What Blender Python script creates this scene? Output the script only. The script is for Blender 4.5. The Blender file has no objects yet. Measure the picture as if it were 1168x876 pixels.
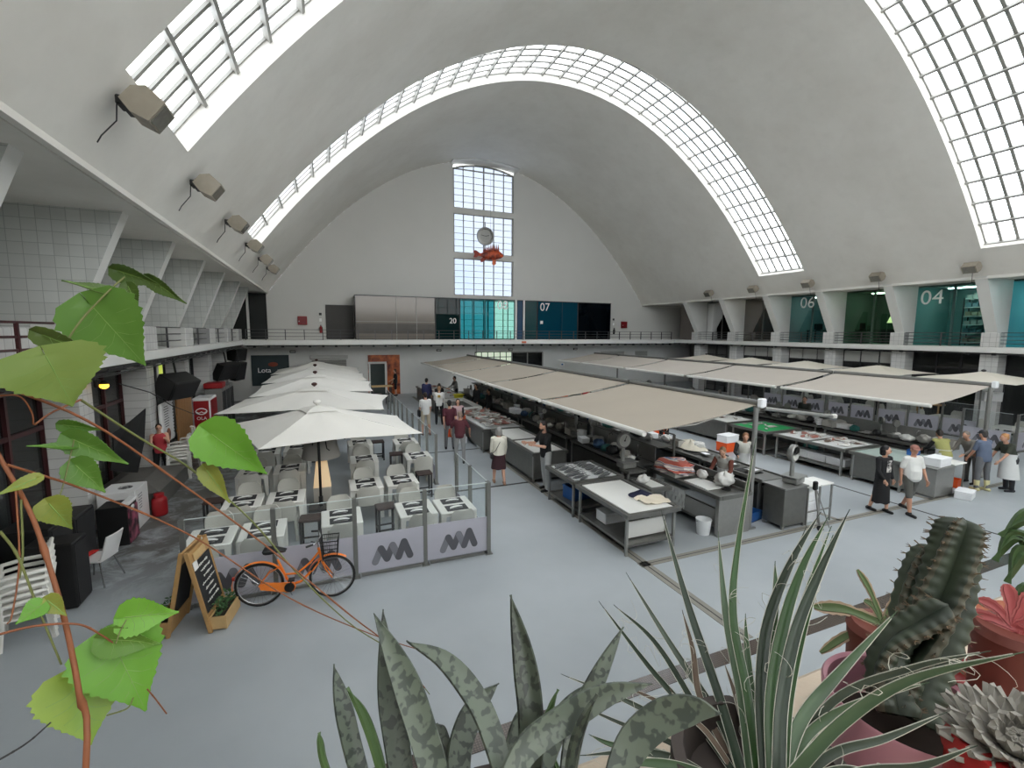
import bpy, bmesh, math, random
from math import sin, cos, pi, radians, sqrt, atan2, hypot
from mathutils import Vector, Matrix, Euler
RND = random.Random(7)
SC = bpy.context.scene
COL = SC.collection

def lin(c):
    out = []
    for v in c[:3]:
        v = v / 255.0
        out.append(v / 12.92 if v <= 0.04045 else ((v + 0.055) / 1.055) ** 2.4)
    return (*out, 1.0)

_mats = {}
def mat(name, rgb, rough=0.6, metal=0.0, var=0.06, scale=6.0, bump=0.0, bscale=40.0, spec=0.5, emit=None, estr=0.0, sub=0.0, coat=0.0):
    if name in _mats:
        return _mats[name]
    m = bpy.data.materials.new(name); m.use_nodes = True
    nt = m.node_tree; n = nt.nodes; l = nt.links
    b = n['Principled BSDF']
    b.inputs['Roughness'].default_value = rough; b.inputs['Metallic'].default_value = metal
    b.inputs['Specular IOR Level'].default_value = spec
    if coat: b.inputs['Coat Weight'].default_value = coat
    c = lin(rgb)
    tc = n.new('ShaderNodeTexCoord')
    nz = n.new('ShaderNodeTexNoise'); nz.inputs['Scale'].default_value = scale; nz.inputs['Detail'].default_value = 4
    l.new(tc.outputs['Object'], nz.inputs['Vector'])
    mx = n.new('ShaderNodeMix'); mx.data_type = 'RGBA'
    mx.inputs['A'].default_value = tuple(v * (1 - var) for v in c[:3]) + (1,)
    mx.inputs['B'].default_value = tuple(min(1, v * (1 + var)) for v in c[:3]) + (1,)
    l.new(nz.outputs['Fac'], mx.inputs['Factor']); l.new(mx.outputs['Result'], b.inputs['Base Color'])
    if bump:
        bz = n.new('ShaderNodeTexNoise'); bz.inputs['Scale'].default_value = bscale; bz.inputs['Detail'].default_value = 5
        l.new(tc.outputs['Object'], bz.inputs['Vector'])
        bp = n.new('ShaderNodeBump'); bp.inputs['Strength'].default_value = bump; bp.inputs['Distance'].default_value = 0.02
        l.new(bz.outputs['Fac'], bp.inputs['Height']); l.new(bp.outputs['Normal'], b.inputs['Normal'])
    if emit:
        b.inputs['Emission Color'].default_value = lin(emit); b.inputs['Emission Strength'].default_value = estr
    if sub:
        b.inputs['Subsurface Weight'].default_value = sub; b.inputs['Subsurface Radius'].default_value = (.01, .01, .005)
    _mats[name] = m
    return m

def mixmat(name, a, b_, scale=8.0, lo=0.45, hi=0.55, rough=0.6, kind='noise', var2=None, bump=0.0):
    """two-colour procedural pattern"""
    m = bpy.data.materials.new(name); m.use_nodes = True
    nt = m.node_tree; n = nt.nodes; l = nt.links; b = n['Principled BSDF']
    b.inputs['Roughness'].default_value = rough
    tc = n.new('ShaderNodeTexCoord')
    if kind == 'voronoi':
        t = n.new('ShaderNodeTexVoronoi'); out = t.outputs['Distance']
    elif kind == 'wave':
        t = n.new('ShaderNodeTexWave'); out = t.outputs['Fac']; t.inputs['Distortion'].default_value = 2
    else:
        t = n.new('ShaderNodeTexNoise'); t.inputs['Detail'].default_value = 5; out = t.outputs['Fac']
    t.inputs['Scale'].default_value = scale
    l.new(tc.outputs['Object'], t.inputs['Vector'])
    r = n.new('ShaderNodeValToRGB')
    r.color_ramp.elements[0].position = lo; r.color_ramp.elements[0].color = lin(a)
    r.color_ramp.elements[1].position = hi; r.color_ramp.elements[1].color = lin(b_)
    l.new(out, r.inputs['Fac']); l.new(r.outputs['Color'], b.inputs['Base Color'])
    if bump:
        bp = n.new('ShaderNodeBump'); bp.inputs['Strength'].default_value = bump; bp.inputs['Distance'].default_value = .01
        l.new(out, bp.inputs['Height']); l.new(bp.outputs['Normal'], b.inputs['Normal'])
    _mats[name] = m
    return m

def glassmat(name, rgb, clear=0.8, rough=0.02, refl=0.12, body=0.0, bodyrgb=None, nogloss=False):
    """thin sheet: tinted see-through + mirror film (+ optional milky body)"""
    m = bpy.data.materials.new(name); m.use_nodes = True
    nt = m.node_tree; n = nt.nodes; l = nt.links
    n.remove(n['Principled BSDF'])
    tr = n.new('ShaderNodeBsdfTransparent'); c = lin(rgb); tr.inputs['Color'].default_value = tuple(v * clear for v in c[:3]) + (1,)
    gl = n.new('ShaderNodeBsdfGlossy'); gl.inputs['Roughness'].default_value = rough; gl.inputs['Color'].default_value = (1, 1, 1, 1)
    lw = n.new('ShaderNodeLayerWeight'); lw.inputs['Blend'].default_value = refl
    mx = n.new('ShaderNodeMixShader'); l.new(lw.outputs['Fresnel'], mx.inputs['Fac'])
    last = tr
    if body:
        df = n.new('ShaderNodeBsdfDiffuse'); df.inputs['Color'].default_value = lin(bodyrgb or rgb)
        tl = n.new('ShaderNodeBsdfTranslucent'); tl.inputs['Color'].default_value = lin(bodyrgb or rgb)
        m0 = n.new('ShaderNodeMixShader'); m0.inputs['Fac'].default_value = .5
        l.new(df.outputs[0], m0.inputs[1]); l.new(tl.outputs[0], m0.inputs[2])
        nz = n.new('ShaderNodeTexNoise'); nz.inputs['Scale'].default_value = 3
        mr = n.new('ShaderNodeMapRange'); mr.inputs['To Min'].default_value = body - .04; mr.inputs['To Max'].default_value = min(1, body + .04)
        l.new(nz.outputs['Fac'], mr.inputs['Value'])
        m1 = n.new('ShaderNodeMixShader'); l.new(mr.outputs['Result'], m1.inputs['Fac'])
        l.new(tr.outputs[0], m1.inputs[1]); l.new(m0.outputs[0], m1.inputs[2]); last = m1
    l.new(last.outputs[0], mx.inputs[1]); l.new(gl.outputs[0], mx.inputs[2])
    l.new((last if nogloss else mx).outputs[0], n['Material Output'].inputs['Surface'])
    _mats[name] = m
    return m

class MB:
    def __init__(s): s.v = []; s.f = []; s.mi = []
    def add(s, vs, fs, mi=0, M=None):
        b = len(s.v)
        s.v.extend([tuple(M @ Vector(v)) for v in vs] if M is not None else [tuple(v) for v in vs])
        s.f.extend([tuple(i + b for i in f) for f in fs]); s.mi.extend([mi] * len(fs))
        return s
    def box(s, c, d, rz=0.0, mi=0, rot=None, b=0.0):
        x, y, z = d[0] / 2, d[1] / 2, d[2] / 2
        M = Matrix.Translation(c) @ (rot.to_4x4() if rot is not None else Matrix.Rotation(rz, 4, 'Z'))
        if b <= 0:
            vs = [(-x, -y, -z), (x, -y, -z), (x, y, -z), (-x, y, -z), (-x, -y, z), (x, -y, z), (x, y, z), (-x, y, z)]
            fs = [(0, 3, 2, 1), (4, 5, 6, 7), (0, 1, 5, 4), (1, 2, 6, 5), (2, 3, 7, 6), (3, 0, 4, 7)]
            return s.add(vs, fs, mi, M)
        b = min(b, x * .95, y * .95, z * .95)
        vs = []; idx = {}
        for sx in (-1, 1):
            for sy in (-1, 1):
                for sz in (-1, 1):
                    for a in range(3):
                        p = [sx * (x - b), sy * (y - b), sz * (z - b)]
                        p[a] = (sx * x, sy * y, sz * z)[a]
                        idx[(sx, sy, sz, a)] = len(vs); vs.append(tuple(p))
        fs = []
        def q(l):
            ctr = sum((Vector(vs[i]) for i in l), Vector()) / len(l)
            nrm = (Vector(vs[l[1]]) - Vector(vs[l[0]])).cross(Vector(vs[l[2]]) - Vector(vs[l[0]]))
            fs.append(tuple(l) if nrm.dot(ctr) > 0 else tuple(reversed(l)))
        for sg in (-1, 1):
            q([idx[(sg, a, c2, 0)] for a, c2 in ((-1, -1), (1, -1), (1, 1), (-1, 1))])
            q([idx[(a, sg, c2, 1)] for a, c2 in ((-1, -1), (1, -1), (1, 1), (-1, 1))])
            q([idx[(a, c2, sg, 2)] for a, c2 in ((-1, -1), (1, -1), (1, 1), (-1, 1))])
        for p in (-1, 1):
            for r in (-1, 1):
                q([idx[(-1, p, r, 1)], idx[(1, p, r, 1)], idx[(1, p, r, 2)], idx[(-1, p, r, 2)]])
                q([idx[(p, -1, r, 0)], idx[(p, 1, r, 0)], idx[(p, 1, r, 2)], idx[(p, -1, r, 2)]])
                q([idx[(p, r, -1, 0)], idx[(p, r, 1, 0)], idx[(p, r, 1, 1)], idx[(p, r, -1, 1)]])
        for sx in (-1, 1):
            for sy in (-1, 1):
                for sz in (-1, 1):
                    q([idx[(sx, sy, sz, a)] for a in range(3)])
        return s.add(vs, fs, mi, M)
    def tube(s, pts, r, n=8, mi=0, caps=True, flat=1.0, up=None):
        pts = [Vector(p) for p in pts]
        if len(pts) < 2: return s
        rs = r if isinstance(r, (list, tuple)) else [r] * len(pts)
        T = []
        for i in range(len(pts)):
            t = pts[min(i + 1, len(pts) - 1)] - pts[max(i - 1, 0)]
            T.append(t.normalized() if t.length > 1e-9 else Vector((0, 0, 1)))
        u = Vector(up) if up is not None else (Vector((0, 0, 1)) if abs(T[0].z) < .9 else Vector((1, 0, 0)))
        vs = []; fs = []
        for i, p in enumerate(pts):
            u = u - T[i] * u.dot(T[i])
            if u.length < 1e-6: u = T[i].orthogonal()
            u.normalize(); w = T[i].cross(u)
            for k in range(n):
                a = 2 * pi * k / n
                vs.append(p + u * (cos(a) * rs[i] * flat) + w * (sin(a) * rs[i]))
        for i in range(len(pts) - 1):
            for k in range(n):
                k2 = (k + 1) % n
                fs.append((i * n + k, i * n + k2, (i + 1) * n + k2, (i + 1) * n + k))
        if caps:
            fs.append(tuple(reversed(range(n)))); fs.append(tuple(range((len(pts) - 1) * n, len(pts) * n)))
        return s.add(vs, fs, mi)
    def cyl(s, p0, p1, r0, r1=None, n=14, mi=0): return s.tube([p0, p1], [r0, r0 if r1 is None else r1], n, mi)
    def bar(s, p0, p1, w, h, mi=0, up=(0, 0, 1)):
        p0 = Vector(p0); p1 = Vector(p1); t = (p1 - p0).normalized(); u = Vector(up); u = u - t * u.dot(t)
        if u.length < 1e-5: u = Vector((1, 0, 0)) - t * t.x
        u.normalize(); x = t.cross(u)
        vs = [p + x * (a * w / 2) + u * (c * h / 2) for p in (p0, p1) for a, c in ((-1, -1), (1, -1), (1, 1), (-1, 1))]
        return s.add(vs, [(3, 2, 1, 0), (4, 5, 6, 7), (0, 1, 5, 4), (1, 2, 6, 5), (2, 3, 7, 6), (3, 0, 4, 7)], mi)
    def lathe(s, prof, c=(0, 0, 0), n=24, mi=0, M=None):
        vs = []; fs = []; c = Vector(c)
        for r, z in prof:
            for k in range(n):
                a = 2 * pi * k / n
                p = Vector((r * cos(a), r * sin(a), z))
                vs.append((M @ p if M is not None else p) + c)
        for i in range(len(prof) - 1):
            for k in range(n):
                k2 = (k + 1) % n
                fs.append((i * n + k, i * n + k2, (i + 1) * n + k2, (i + 1) * n + k))
        if prof[0][0] > 1e-6: fs.append(tuple(reversed(range(n))))
        if prof[-1][0] > 1e-6: fs.append(tuple(range((len(prof) - 1) * n, len(prof) * n)))
        return s.add(vs, fs, mi)
    def prism(s, poly, h0, h1, axis='z', mi=0, M=None):
        n = len(poly)
        f = {'z': lambda a, b, h: (a, b, h), 'x': lambda a, b, h: (h, a, b), 'y': lambda a, b, h: (a, h, b)}[axis]
        vs = [f(a, b, h0) for a, b in poly] + [f(a, b, h1) for a, b in poly]
        fs = [tuple(reversed(range(n))), tuple(range(n, 2 * n))] + [(i, (i + 1) % n, n + (i + 1) % n, n + i) for i in range(n)]
        return s.add(vs, fs, mi, M)
    def ell(s, c, r, n=14, m=9, mi=0, rot=None):
        vs = []; fs = []; R = rot.to_3x3() if rot is not None else Matrix.Identity(3); c = Vector(c)
        vs.append(c + R @ Vector((0, 0, -r[2])))
        for j in range(1, m):
            t = -pi / 2 + pi * j / m
            for k in range(n):
                a = 2 * pi * k / n
                vs.append(c + R @ Vector((r[0] * cos(t) * cos(a), r[1] * cos(t) * sin(a), r[2] * sin(t))))
        vs.append(c + R @ Vector((0, 0, r[2])))
        for k in range(n): fs.append((0, 1 + (k + 1) % n, 1 + k))
        for j in range(m - 2):
            for k in range(n):
                a = 1 + j * n; k2 = (k + 1) % n
                fs.append((a + k, a + k2, a + n + k2, a + n + k))
        top = len(vs) - 1; a = 1 + (m - 2) * n
        for k in range(n): fs.append((a + k, a + (k + 1) % n, top))
        return s.add(vs, fs, mi)
    def sheet(s, rows, th=0.0, mi=0, nrm=None):
        """rows: grid of points; th: thickness (closed slab) along vertex normals or nrm"""
        R = [[Vector(p) for p in r] for r in rows]; a = len(R); b = len(R[0])
        if th == 0:
            return s.add([p for r in R for p in r], [(i * b + j, i * b + j + 1, (i + 1) * b + j + 1, (i + 1) * b + j) for i in range(a - 1) for j in range(b - 1)], mi)
        N = []
        for i in range(a):
            for j in range(b):
                if nrm is not None: N.append(Vector(nrm)); continue
                du = R[min(i + 1, a - 1)][j] - R[max(i - 1, 0)][j]; dv = R[i][min(j + 1, b - 1)] - R[i][max(j - 1, 0)]
                c = dv.cross(du); N.append(c.normalized() if c.length > 1e-12 else Vector((0, 0, 1)))
        P = [p for r in R for p in r]
        vs = P + [p - n_ * th for p, n_ in zip(P, N)]; o = a * b
        fs = []
        for i in range(a - 1):
            for j in range(b - 1):
                q = (i * b + j, i * b + j + 1, (i + 1) * b + j + 1, (i + 1) * b + j)
                fs.append(q); fs.append(tuple(x + o for x in reversed(q)))
        edge = [(0, j) for j in range(b)] + [(i, b - 1) for i in range(1, a)] + [(a - 1, j) for j in range(b - 2, -1, -1)] + [(i, 0) for i in range(a - 2, 0, -1)]
        ids = [i * b + j for i, j in edge]
        for k in range(len(ids)):
            p, q = ids[k], ids[(k + 1) % len(ids)]
            fs.append((q, p, p + o, q + o))
        return s.add(vs, fs, mi)
    def build(s, name, mats, parent=None, smooth=None, loc=None, rz=None):
        me = bpy.data.meshes.new(name); me.from_pydata(s.v, [], s.f)
        for m in (mats if isinstance(mats, (list, tuple)) else [mats]): me.materials.append(m)
        me.polygons.foreach_set('material_index', s.mi)
        if smooth is not None:
            me.polygons.foreach_set('use_smooth', [True] * len(me.polygons))
            if smooth < 180: me.set_sharp_from_angle(angle=radians(smooth))
        me.update()
        o = bpy.data.objects.new(name, me); COL.objects.link(o)
        if parent is not None: o.parent = parent
        if loc is not None: o.location = loc
        if rz is not None: o.rotation_euler = (0, 0, rz)
        return o

def tag(o, label, cat, group=None, kind=None):
    o['label'] = label; o['category'] = cat
    if group: o['group'] = group
    o['kind'] = kind or 'thing'
    return o
def thing(name, label, cat, loc=(0, 0, 0), rz=0.0, group=None):
    o = bpy.data.objects.new(name, None); COL.objects.link(o); o.empty_display_size = .1
    o.location = loc; o.rotation_euler = (0, 0, rz)
    return tag(o, label, cat, group)
def struct(o):
    o['kind'] = 'structure'; return o
def _cp(o, parent):
    c = o.copy(); COL.objects.link(c)
    if parent is not None: c.parent = parent
    for ch in list(o.children): _cp(ch, c)
    return c
def dup(root, loc, rz=0.0, label=None, group=None, scale=None):
    c = _cp(root, None); c.location = loc; c.rotation_euler = (0, 0, rz)
    if label: c['label'] = label
    if group: c['group'] = group
    if scale is not None: c.scale = (scale,) * 3 if isinstance(scale, (int, float)) else scale
    return c
class Proto:
    """first call places the prototype itself, later calls copy it"""
    def __init__(s, root): s.r = root; s.used = False
    def put(s, loc, rz=0.0, label=None, group=None, scale=None):
        if s.used: return dup(s.r, loc, rz, label, group, scale)
        s.used = True; s.r.location = loc; s.r.rotation_euler = (0, 0, rz)
        if label: s.r['label'] = label
        if group: s.r['group'] = group
        if scale is not None: s.r.scale = (scale,) * 3 if isinstance(scale, (int, float)) else scale
        return s.r
def text(name, body, size, M, m, parent=None, ext=0.004):
    cu = bpy.data.curves.new(name, 'FONT'); cu.body = body; cu.size = size; cu.extrude = ext
    cu.align_x = 'CENTER'; cu.align_y = 'CENTER'
    t = bpy.data.objects.new(name, cu); COL.objects.link(t)
    bpy.context.view_layer.update()
    me = bpy.data.meshes.new_from_object(t.evaluated_get(bpy.context.evaluated_depsgraph_get()))
    COL.objects.unlink(t); bpy.data.objects.remove(t)
    me.materials.clear(); me.materials.append(m)
    o = bpy.data.objects.new(name, me); COL.objects.link(o); o.matrix_world = M
    if parent is not None: o.parent = parent; o.matrix_parent_inverse = Matrix.Identity(4); o.matrix_basis = M
    return o
def basis(x, y, z, loc):
    return Matrix(((x[0], y[0], z[0], loc[0]), (x[1], y[1], z[1], loc[1]), (x[2], y[2], z[2], loc[2]), (0, 0, 0, 1)))
ORD = ['first', 'second', 'third', 'fourth', 'fifth', 'sixth', 'seventh', 'eighth', 'ninth', 'tenth', 'eleventh', 'twelfth']

# ---------------------------------------------------------------- camera
CAM_R = Matrix((((0.925660,0.037046,-0.376538),(-0.378314,0.105382,-0.919659),(0.005611,0.993742,0.111563))))
cam = bpy.data.cameras.new('camera'); cam.sensor_width = 36; cam.lens = 525.01 / 1168 * 36; cam.clip_start = .02; cam.clip_end = 300
camo = bpy.data.objects.new('camera', cam); COL.objects.link(camo)
EYE = Vector((0, 0, 4.3))
camo.matrix_world = Matrix.Translation(EYE) @ CAM_R.to_4x4()
SC.camera = camo
def at(px, py, dist):
    """point at a real distance from the viewing point, for the plants on the ledge"""
    d = CAM_R @ Vector((px - 584, 438 - py, -525.01)).normalized()
    return EYE + d * dist

SC.view_settings.view_transform = 'Standard'; SC.view_settings.look = 'None'; SC.view_settings.gamma = 1
SC.view_settings.use_curve_mapping = False
SC.view_settings.exposure = 0.3
SC.cycles.max_bounces = 10; SC.cycles.diffuse_bounces = 6; SC.cycles.transparent_max_bounces = 16
SC.cycles.use_denoising = True
SC.cycles.sample_clamp_indirect = 8
SC.cycles.caustics_reflective = False; SC.cycles.caustics_refractive = False

# daylight outside: pale overcast sky with a little blue
w = bpy.data.worlds.new('sky'); SC.world = w; w.use_nodes = True
n = w.node_tree.nodes; l = w.node_tree.links
bg = n['Background']; tc = n.new('ShaderNodeTexCoord'); nz = n.new('ShaderNodeTexNoise'); nz.inputs['Scale'].default_value = 2.2; nz.inputs['Detail'].default_value = 5
rp = n.new('ShaderNodeValToRGB'); rp.color_ramp.elements[0].position = .42; rp.color_ramp.elements[0].color = (.86, .93, 1.0, 1)
rp.color_ramp.elements[1].position = .6; rp.color_ramp.elements[1].color = (1, .99, .96, 1)
l.new(tc.outputs['Generated'], nz.inputs['Vector']); l.new(nz.outputs['Fac'], rp.inputs['Fac']); l.new(rp.outputs['Color'], bg.inputs['Color'])
bg.inputs['Strength'].default_value = 4.5

# ================================================================ shell of the hall
XC = 11.03; HW = 14.08; DEP = 32.4; YB = -9.0
def vz(u): return 16.2 - .0465 * u * u - 8.4e-6 * u ** 4
def dvz(u): return -.093 * u - 3.36e-5 * u ** 3
def ys(y, x): return y * (1 - .0022 * (x - XC))
def vnorm(u):  # outward normal in the x-z plane
    d = dvz(u); k = 1 / sqrt(1 + d * d); return Vector((-d * k, 0, k))

def plaster_mat():
    m = bpy.data.materials.new('plaster'); m.use_nodes = True
    nt = m.node_tree; n = nt.nodes; l = nt.links; b = n['Principled BSDF']
    b.inputs['Roughness'].default_value = .75; b.inputs['Specular IOR Level'].default_value = .25
    tc = n.new('ShaderNodeTexCoord')
    a = n.new('ShaderNodeTexNoise'); a.inputs['Scale'].default_value = .28; a.inputs['Detail'].default_value = 6; a.inputs['Roughness'].default_value = .62
    c = n.new('ShaderNodeTexNoise'); c.inputs['Scale'].default_value = 2.4; c.inputs['Detail'].default_value = 8
    l.new(tc.outputs['Object'], a.inputs['Vector']); l.new(tc.outputs['Object'], c.inputs['Vector'])
    r = n.new('ShaderNodeValToRGB'); e = r.color_ramp.elements
    e[0].position = .36; e[0].color = lin(PL0); e[1].position = .62; e[1].color = lin(PL1)
    l.new(a.outputs['Fac'], r.inputs['Fac'])
    r2 = n.new('ShaderNodeValToRGB'); r2.color_ramp.elements[0].position = .28; r2.color_ramp.elements[0].color = (.86, .86, .85, 1)
    r2.color_ramp.elements[1].position = .5; r2.color_ramp.elements[1].color = (1, 1, 1, 1)
    l.new(c.outputs['Fac'], r2.inputs['Fac'])
    mx = n.new('ShaderNodeMix'); mx.data_type = 'RGBA'; mx.blend_type = 'MULTIPLY'; mx.inputs['Factor'].default_value = .22
    l.new(r.outputs['Color'], mx.inputs['A']); l.new(r2.outputs['Color'], mx.inputs['B']); l.new(mx.outputs['Result'], b.inputs['Base Color'])
    bp = n.new('ShaderNodeBump'); bp.inputs['Strength'].default_value = .12; bp.inputs['Distance'].default_value = .05
    l.new(c.outputs['Fac'], bp.inputs['Height']); l.new(bp.outputs['Normal'], b.inputs['Normal'])
    _mats['plaster'] = m
    return m
PL0 = (220, 217, 210); PL1 = (230, 228, 222)
M_PL = plaster_mat()
M_WALL = mat('white_wall', (208, 207, 203), .7, var=.03, scale=.6, bump=.05, bscale=8)
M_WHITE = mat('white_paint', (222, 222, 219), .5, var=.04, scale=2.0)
M_FRAME = mat('grey_frame_paint', (150, 149, 144), .5, var=.08)
M_DARK = mat('dark_metal', (38, 38, 40), .45, var=.1)
M_BLACK = mat('black_paint', (14, 14, 15), .5, var=.15)
M_STEEL = mat('brushed_steel', (150, 150, 147), .38, .55, var=.1, scale=14)
M_STEELD = mat('worn_steel', (112, 112, 108), .42, .5, var=.16, scale=9)
M_PANE = glassmat('skylight_glass', (250, 252, 255), .95, .05, .1, .12, (250, 252, 255), nogloss=True)
M_WIN = glassmat('window_glass', (214, 226, 246), 0.24, .02, .12)
M_REDF = mat('dark_red_frame', (64, 26, 28), .45, var=.1)
M_RED = mat('red_enamel', (150, 24, 30), .4, var=.06)

def tiles_mat(name, a, mort, size, plane):
    m = bpy.data.materials.new(name); m.use_nodes = True
    nt = m.node_tree; n = nt.nodes; l = nt.links; b = n['Principled BSDF']; b.inputs['Roughness'].default_value = .16
    tc = n.new('ShaderNodeTexCoord'); sp = n.new('ShaderNodeSeparateXYZ'); cb = n.new('ShaderNodeCombineXYZ')
    l.new(tc.outputs['Object'], sp.inputs[0]); l.new(sp.outputs[plane[0]], cb.inputs[0]); l.new(sp.outputs[plane[1]], cb.inputs[1])
    br = n.new('ShaderNodeTexBrick'); br.offset = 0; br.inputs['Scale'].default_value = 1
    br.inputs['Brick Width'].default_value = size; br.inputs['Row Height'].default_value = size; br.inputs['Mortar Size'].default_value = .006
    c = lin(a); br.inputs['Color1'].default_value = c; br.inputs['Color2'].default_value = tuple(v * .9 for v in c[:3]) + (1,); br.inputs['Mortar'].default_value = lin(mort)
    l.new(cb.outputs[0], br.inputs['Vector']); l.new(br.outputs['Color'], b.inputs['Base Color'])
    _mats[name] = m
    return m
M_TILE = tiles_mat('white_tiles', (212, 214, 211), (172, 176, 174), .23, (0, 2))
M_TILEP = tiles_mat('pillar_tiles', (212, 212, 210), (160, 160, 160), .21, (1, 2))

def floor_mat():
    m = bpy.data.materials.new('floor_epoxy'); m.use_nodes = True
    nt = m.node_tree; n = nt.nodes; l = nt.links; b = n['Principled BSDF']
    tc = n.new('ShaderNodeTexCoord'); sp = n.new('ShaderNodeSeparateXYZ'); l.new(tc.outputs['Object'], sp.inputs[0])
    a = n.new('ShaderNodeTexNoise'); a.inputs['Scale'].default_value = .35; a.inputs['Detail'].default_value = 6
    c = n.new('ShaderNodeTexNoise'); c.inputs['Scale'].default_value = 1.6; c.inputs['Detail'].default_value = 9; c.inputs['Roughness'].default_value = .7; c.inputs['Distortion'].default_value = .6
    l.new(tc.outputs['Object'], a.inputs['Vector']); l.new(tc.outputs['Object'], c.inputs['Vector'])
    r = n.new('ShaderNodeValToRGB'); e = r.color_ramp.elements
    e[0].position = .35; e[0].color = lin((156,162,166)); e[1].position = .68; e[1].color = lin((172,178,182))
    l.new(a.outputs['Fac'], r.inputs['Fac'])
    # grimy worn strip along the left shop fronts: dirt patches with their own ragged outline, plus gallery shade painted in
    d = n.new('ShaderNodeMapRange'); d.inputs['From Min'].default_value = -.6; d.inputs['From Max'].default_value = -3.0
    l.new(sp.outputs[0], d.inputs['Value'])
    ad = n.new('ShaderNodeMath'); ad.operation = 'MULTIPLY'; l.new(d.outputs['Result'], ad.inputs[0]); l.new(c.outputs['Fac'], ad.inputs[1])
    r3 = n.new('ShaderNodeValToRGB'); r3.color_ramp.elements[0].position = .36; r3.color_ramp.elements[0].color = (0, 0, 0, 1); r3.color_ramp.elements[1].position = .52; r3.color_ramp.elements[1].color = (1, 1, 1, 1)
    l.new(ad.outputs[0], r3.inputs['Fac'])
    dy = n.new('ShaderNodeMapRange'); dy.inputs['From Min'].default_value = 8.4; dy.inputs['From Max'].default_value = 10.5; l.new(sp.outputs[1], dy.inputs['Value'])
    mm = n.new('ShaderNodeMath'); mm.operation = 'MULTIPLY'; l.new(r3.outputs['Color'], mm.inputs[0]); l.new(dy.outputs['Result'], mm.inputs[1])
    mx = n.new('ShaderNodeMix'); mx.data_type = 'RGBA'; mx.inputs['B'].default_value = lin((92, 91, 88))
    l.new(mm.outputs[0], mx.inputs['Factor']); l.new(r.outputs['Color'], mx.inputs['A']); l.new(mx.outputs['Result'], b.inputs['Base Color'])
    rr = n.new('ShaderNodeMapRange'); rr.inputs['To Min'].default_value = .34; rr.inputs['To Max'].default_value = .55
    l.new(c.outputs['Fac'], rr.inputs['Value']); l.new(rr.outputs['Result'], b.inputs['Roughness'])
    _mats['floor_epoxy'] = m
    return m
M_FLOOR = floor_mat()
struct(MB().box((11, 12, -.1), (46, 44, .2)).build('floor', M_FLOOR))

# ---- vault with skylight bands
BANDS = [(-2.45, .45), (7.71, 10.65), (18.18, 21.07)]
UB = 13.3
us = [-HW + (HW - UB) * i / 3 for i in range(4)] + [-UB + 2 * UB * i / 72 for i in range(1, 72)] + [UB + (HW - UB) * i / 3 for i in range(4)]
def vp(u, y, off=0.0, sk=True):
    p = Vector((XC + u, 0, vz(u))) + vnorm(u) * off; p.y = ys(y, XC + u) if sk else y; return p
va = MB()
cuts = [YB] + [y for b in BANDS for y in b] + [DEP]
for i in range(len(cuts) - 1):
    band = i % 2 == 1
    y0, y1 = cuts[i], cuts[i + 1]
    for seg in ((us[:4], us[-4:]) if band else (us,)):
        k = 2 if band else max(2, int((y1 - y0) / 1.5))
        rows = [[vp(u, y0 + (y1 - y0) * j / k, 0, True) for u in seg] for j in range(k + 1)]
        if i == len(cuts) - 2:
            for p in rows[-1]: p.y = DEP
        va.sheet(rows)
ub = us[3:-3]
for y0, y1 in BANDS:  # reveals: the four sides of each opening, 0.5 deep
    for y in (y0, y1): va.sheet([[vp(u, y, o) for u in ub] for o in (0, .5)])
    for u in (-UB, UB): va.sheet([[vp(u, y, o) for y in (y0, y1)] for o in (0, .5)])
struct(va.build('ceiling', M_PL, smooth=50))
arc = [0.0]
for i in range(1, len(ub)): arc.append(arc[-1] + hypot(ub[i] - ub[i - 1], vz(ub[i]) - vz(ub[i - 1])))
def u_at(s):
    for i in range(1, len(arc)):
        if arc[i] >= s: t = (s - arc[i - 1]) / (arc[i] - arc[i - 1]); return ub[i - 1] + (ub[i] - ub[i - 1]) * t
    return ub[-1]
NR = round(arc[-1] / .9)
for bi, (y0, y1) in enumerate(BANDS):
    fr = MB(); gl = MB()
    for k in range(NR + 1):
        u = u_at(arc[-1] * k / NR); nv = vnorm(u)
        fr.bar(vp(u, y0, .33), vp(u, y1, .33), .07, .16, up=nv)
    for k in range(0, 7):
        y = y0 + (y1 - y0) * k / 6
        pts = [vp(u, y, .36) for u in ub]
        for a, c in zip(pts[:-1], pts[1:]): fr.bar(a, c, .05, .09, up=(0, 1, 0))
    gl.sheet([[vp(u, y, .40) for u in ub] for y in (y0, y1)])
    o = struct(gl.build('window_%d' % (bi + 1), M_PANE, smooth=60))
    fr.build('window_frame', M_FRAME, o)

# ---- end wall
X0, X1 = 8.76, 13.32
ew = MB()
def archpts(a, b, n=24):
    return [(a + (b - a) * i / n, min(vz(a + (b - a) * i / n - XC), 16.3)) for i in range(n + 1)]
ew.prism([(-9, 0), (X0, 0), (X0, vz(X0 - XC))] + list(reversed(archpts(-3.05, X0)))[1:] + [(-9, 6.65)], DEP, DEP + .4, 'y')
ew.prism([(X1, 0), (31, 0), (31, 6.65)] + list(reversed(archpts(X1, 25.1))), DEP, DEP + .4, 'y')
ew.box(((X0 + X1) / 2, DEP + .2, 1.9), (X1 - X0, .4, 3.8))
struct(ew.build('wall_far', M_WALL))
struct(MB().box((11.03, DEP - .006, 1.75), (40, .012, 3.5)).build('wall_far_lower', M_WHITE))  # whiter sheet over the same wall; its stronger light put into the colour
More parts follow.
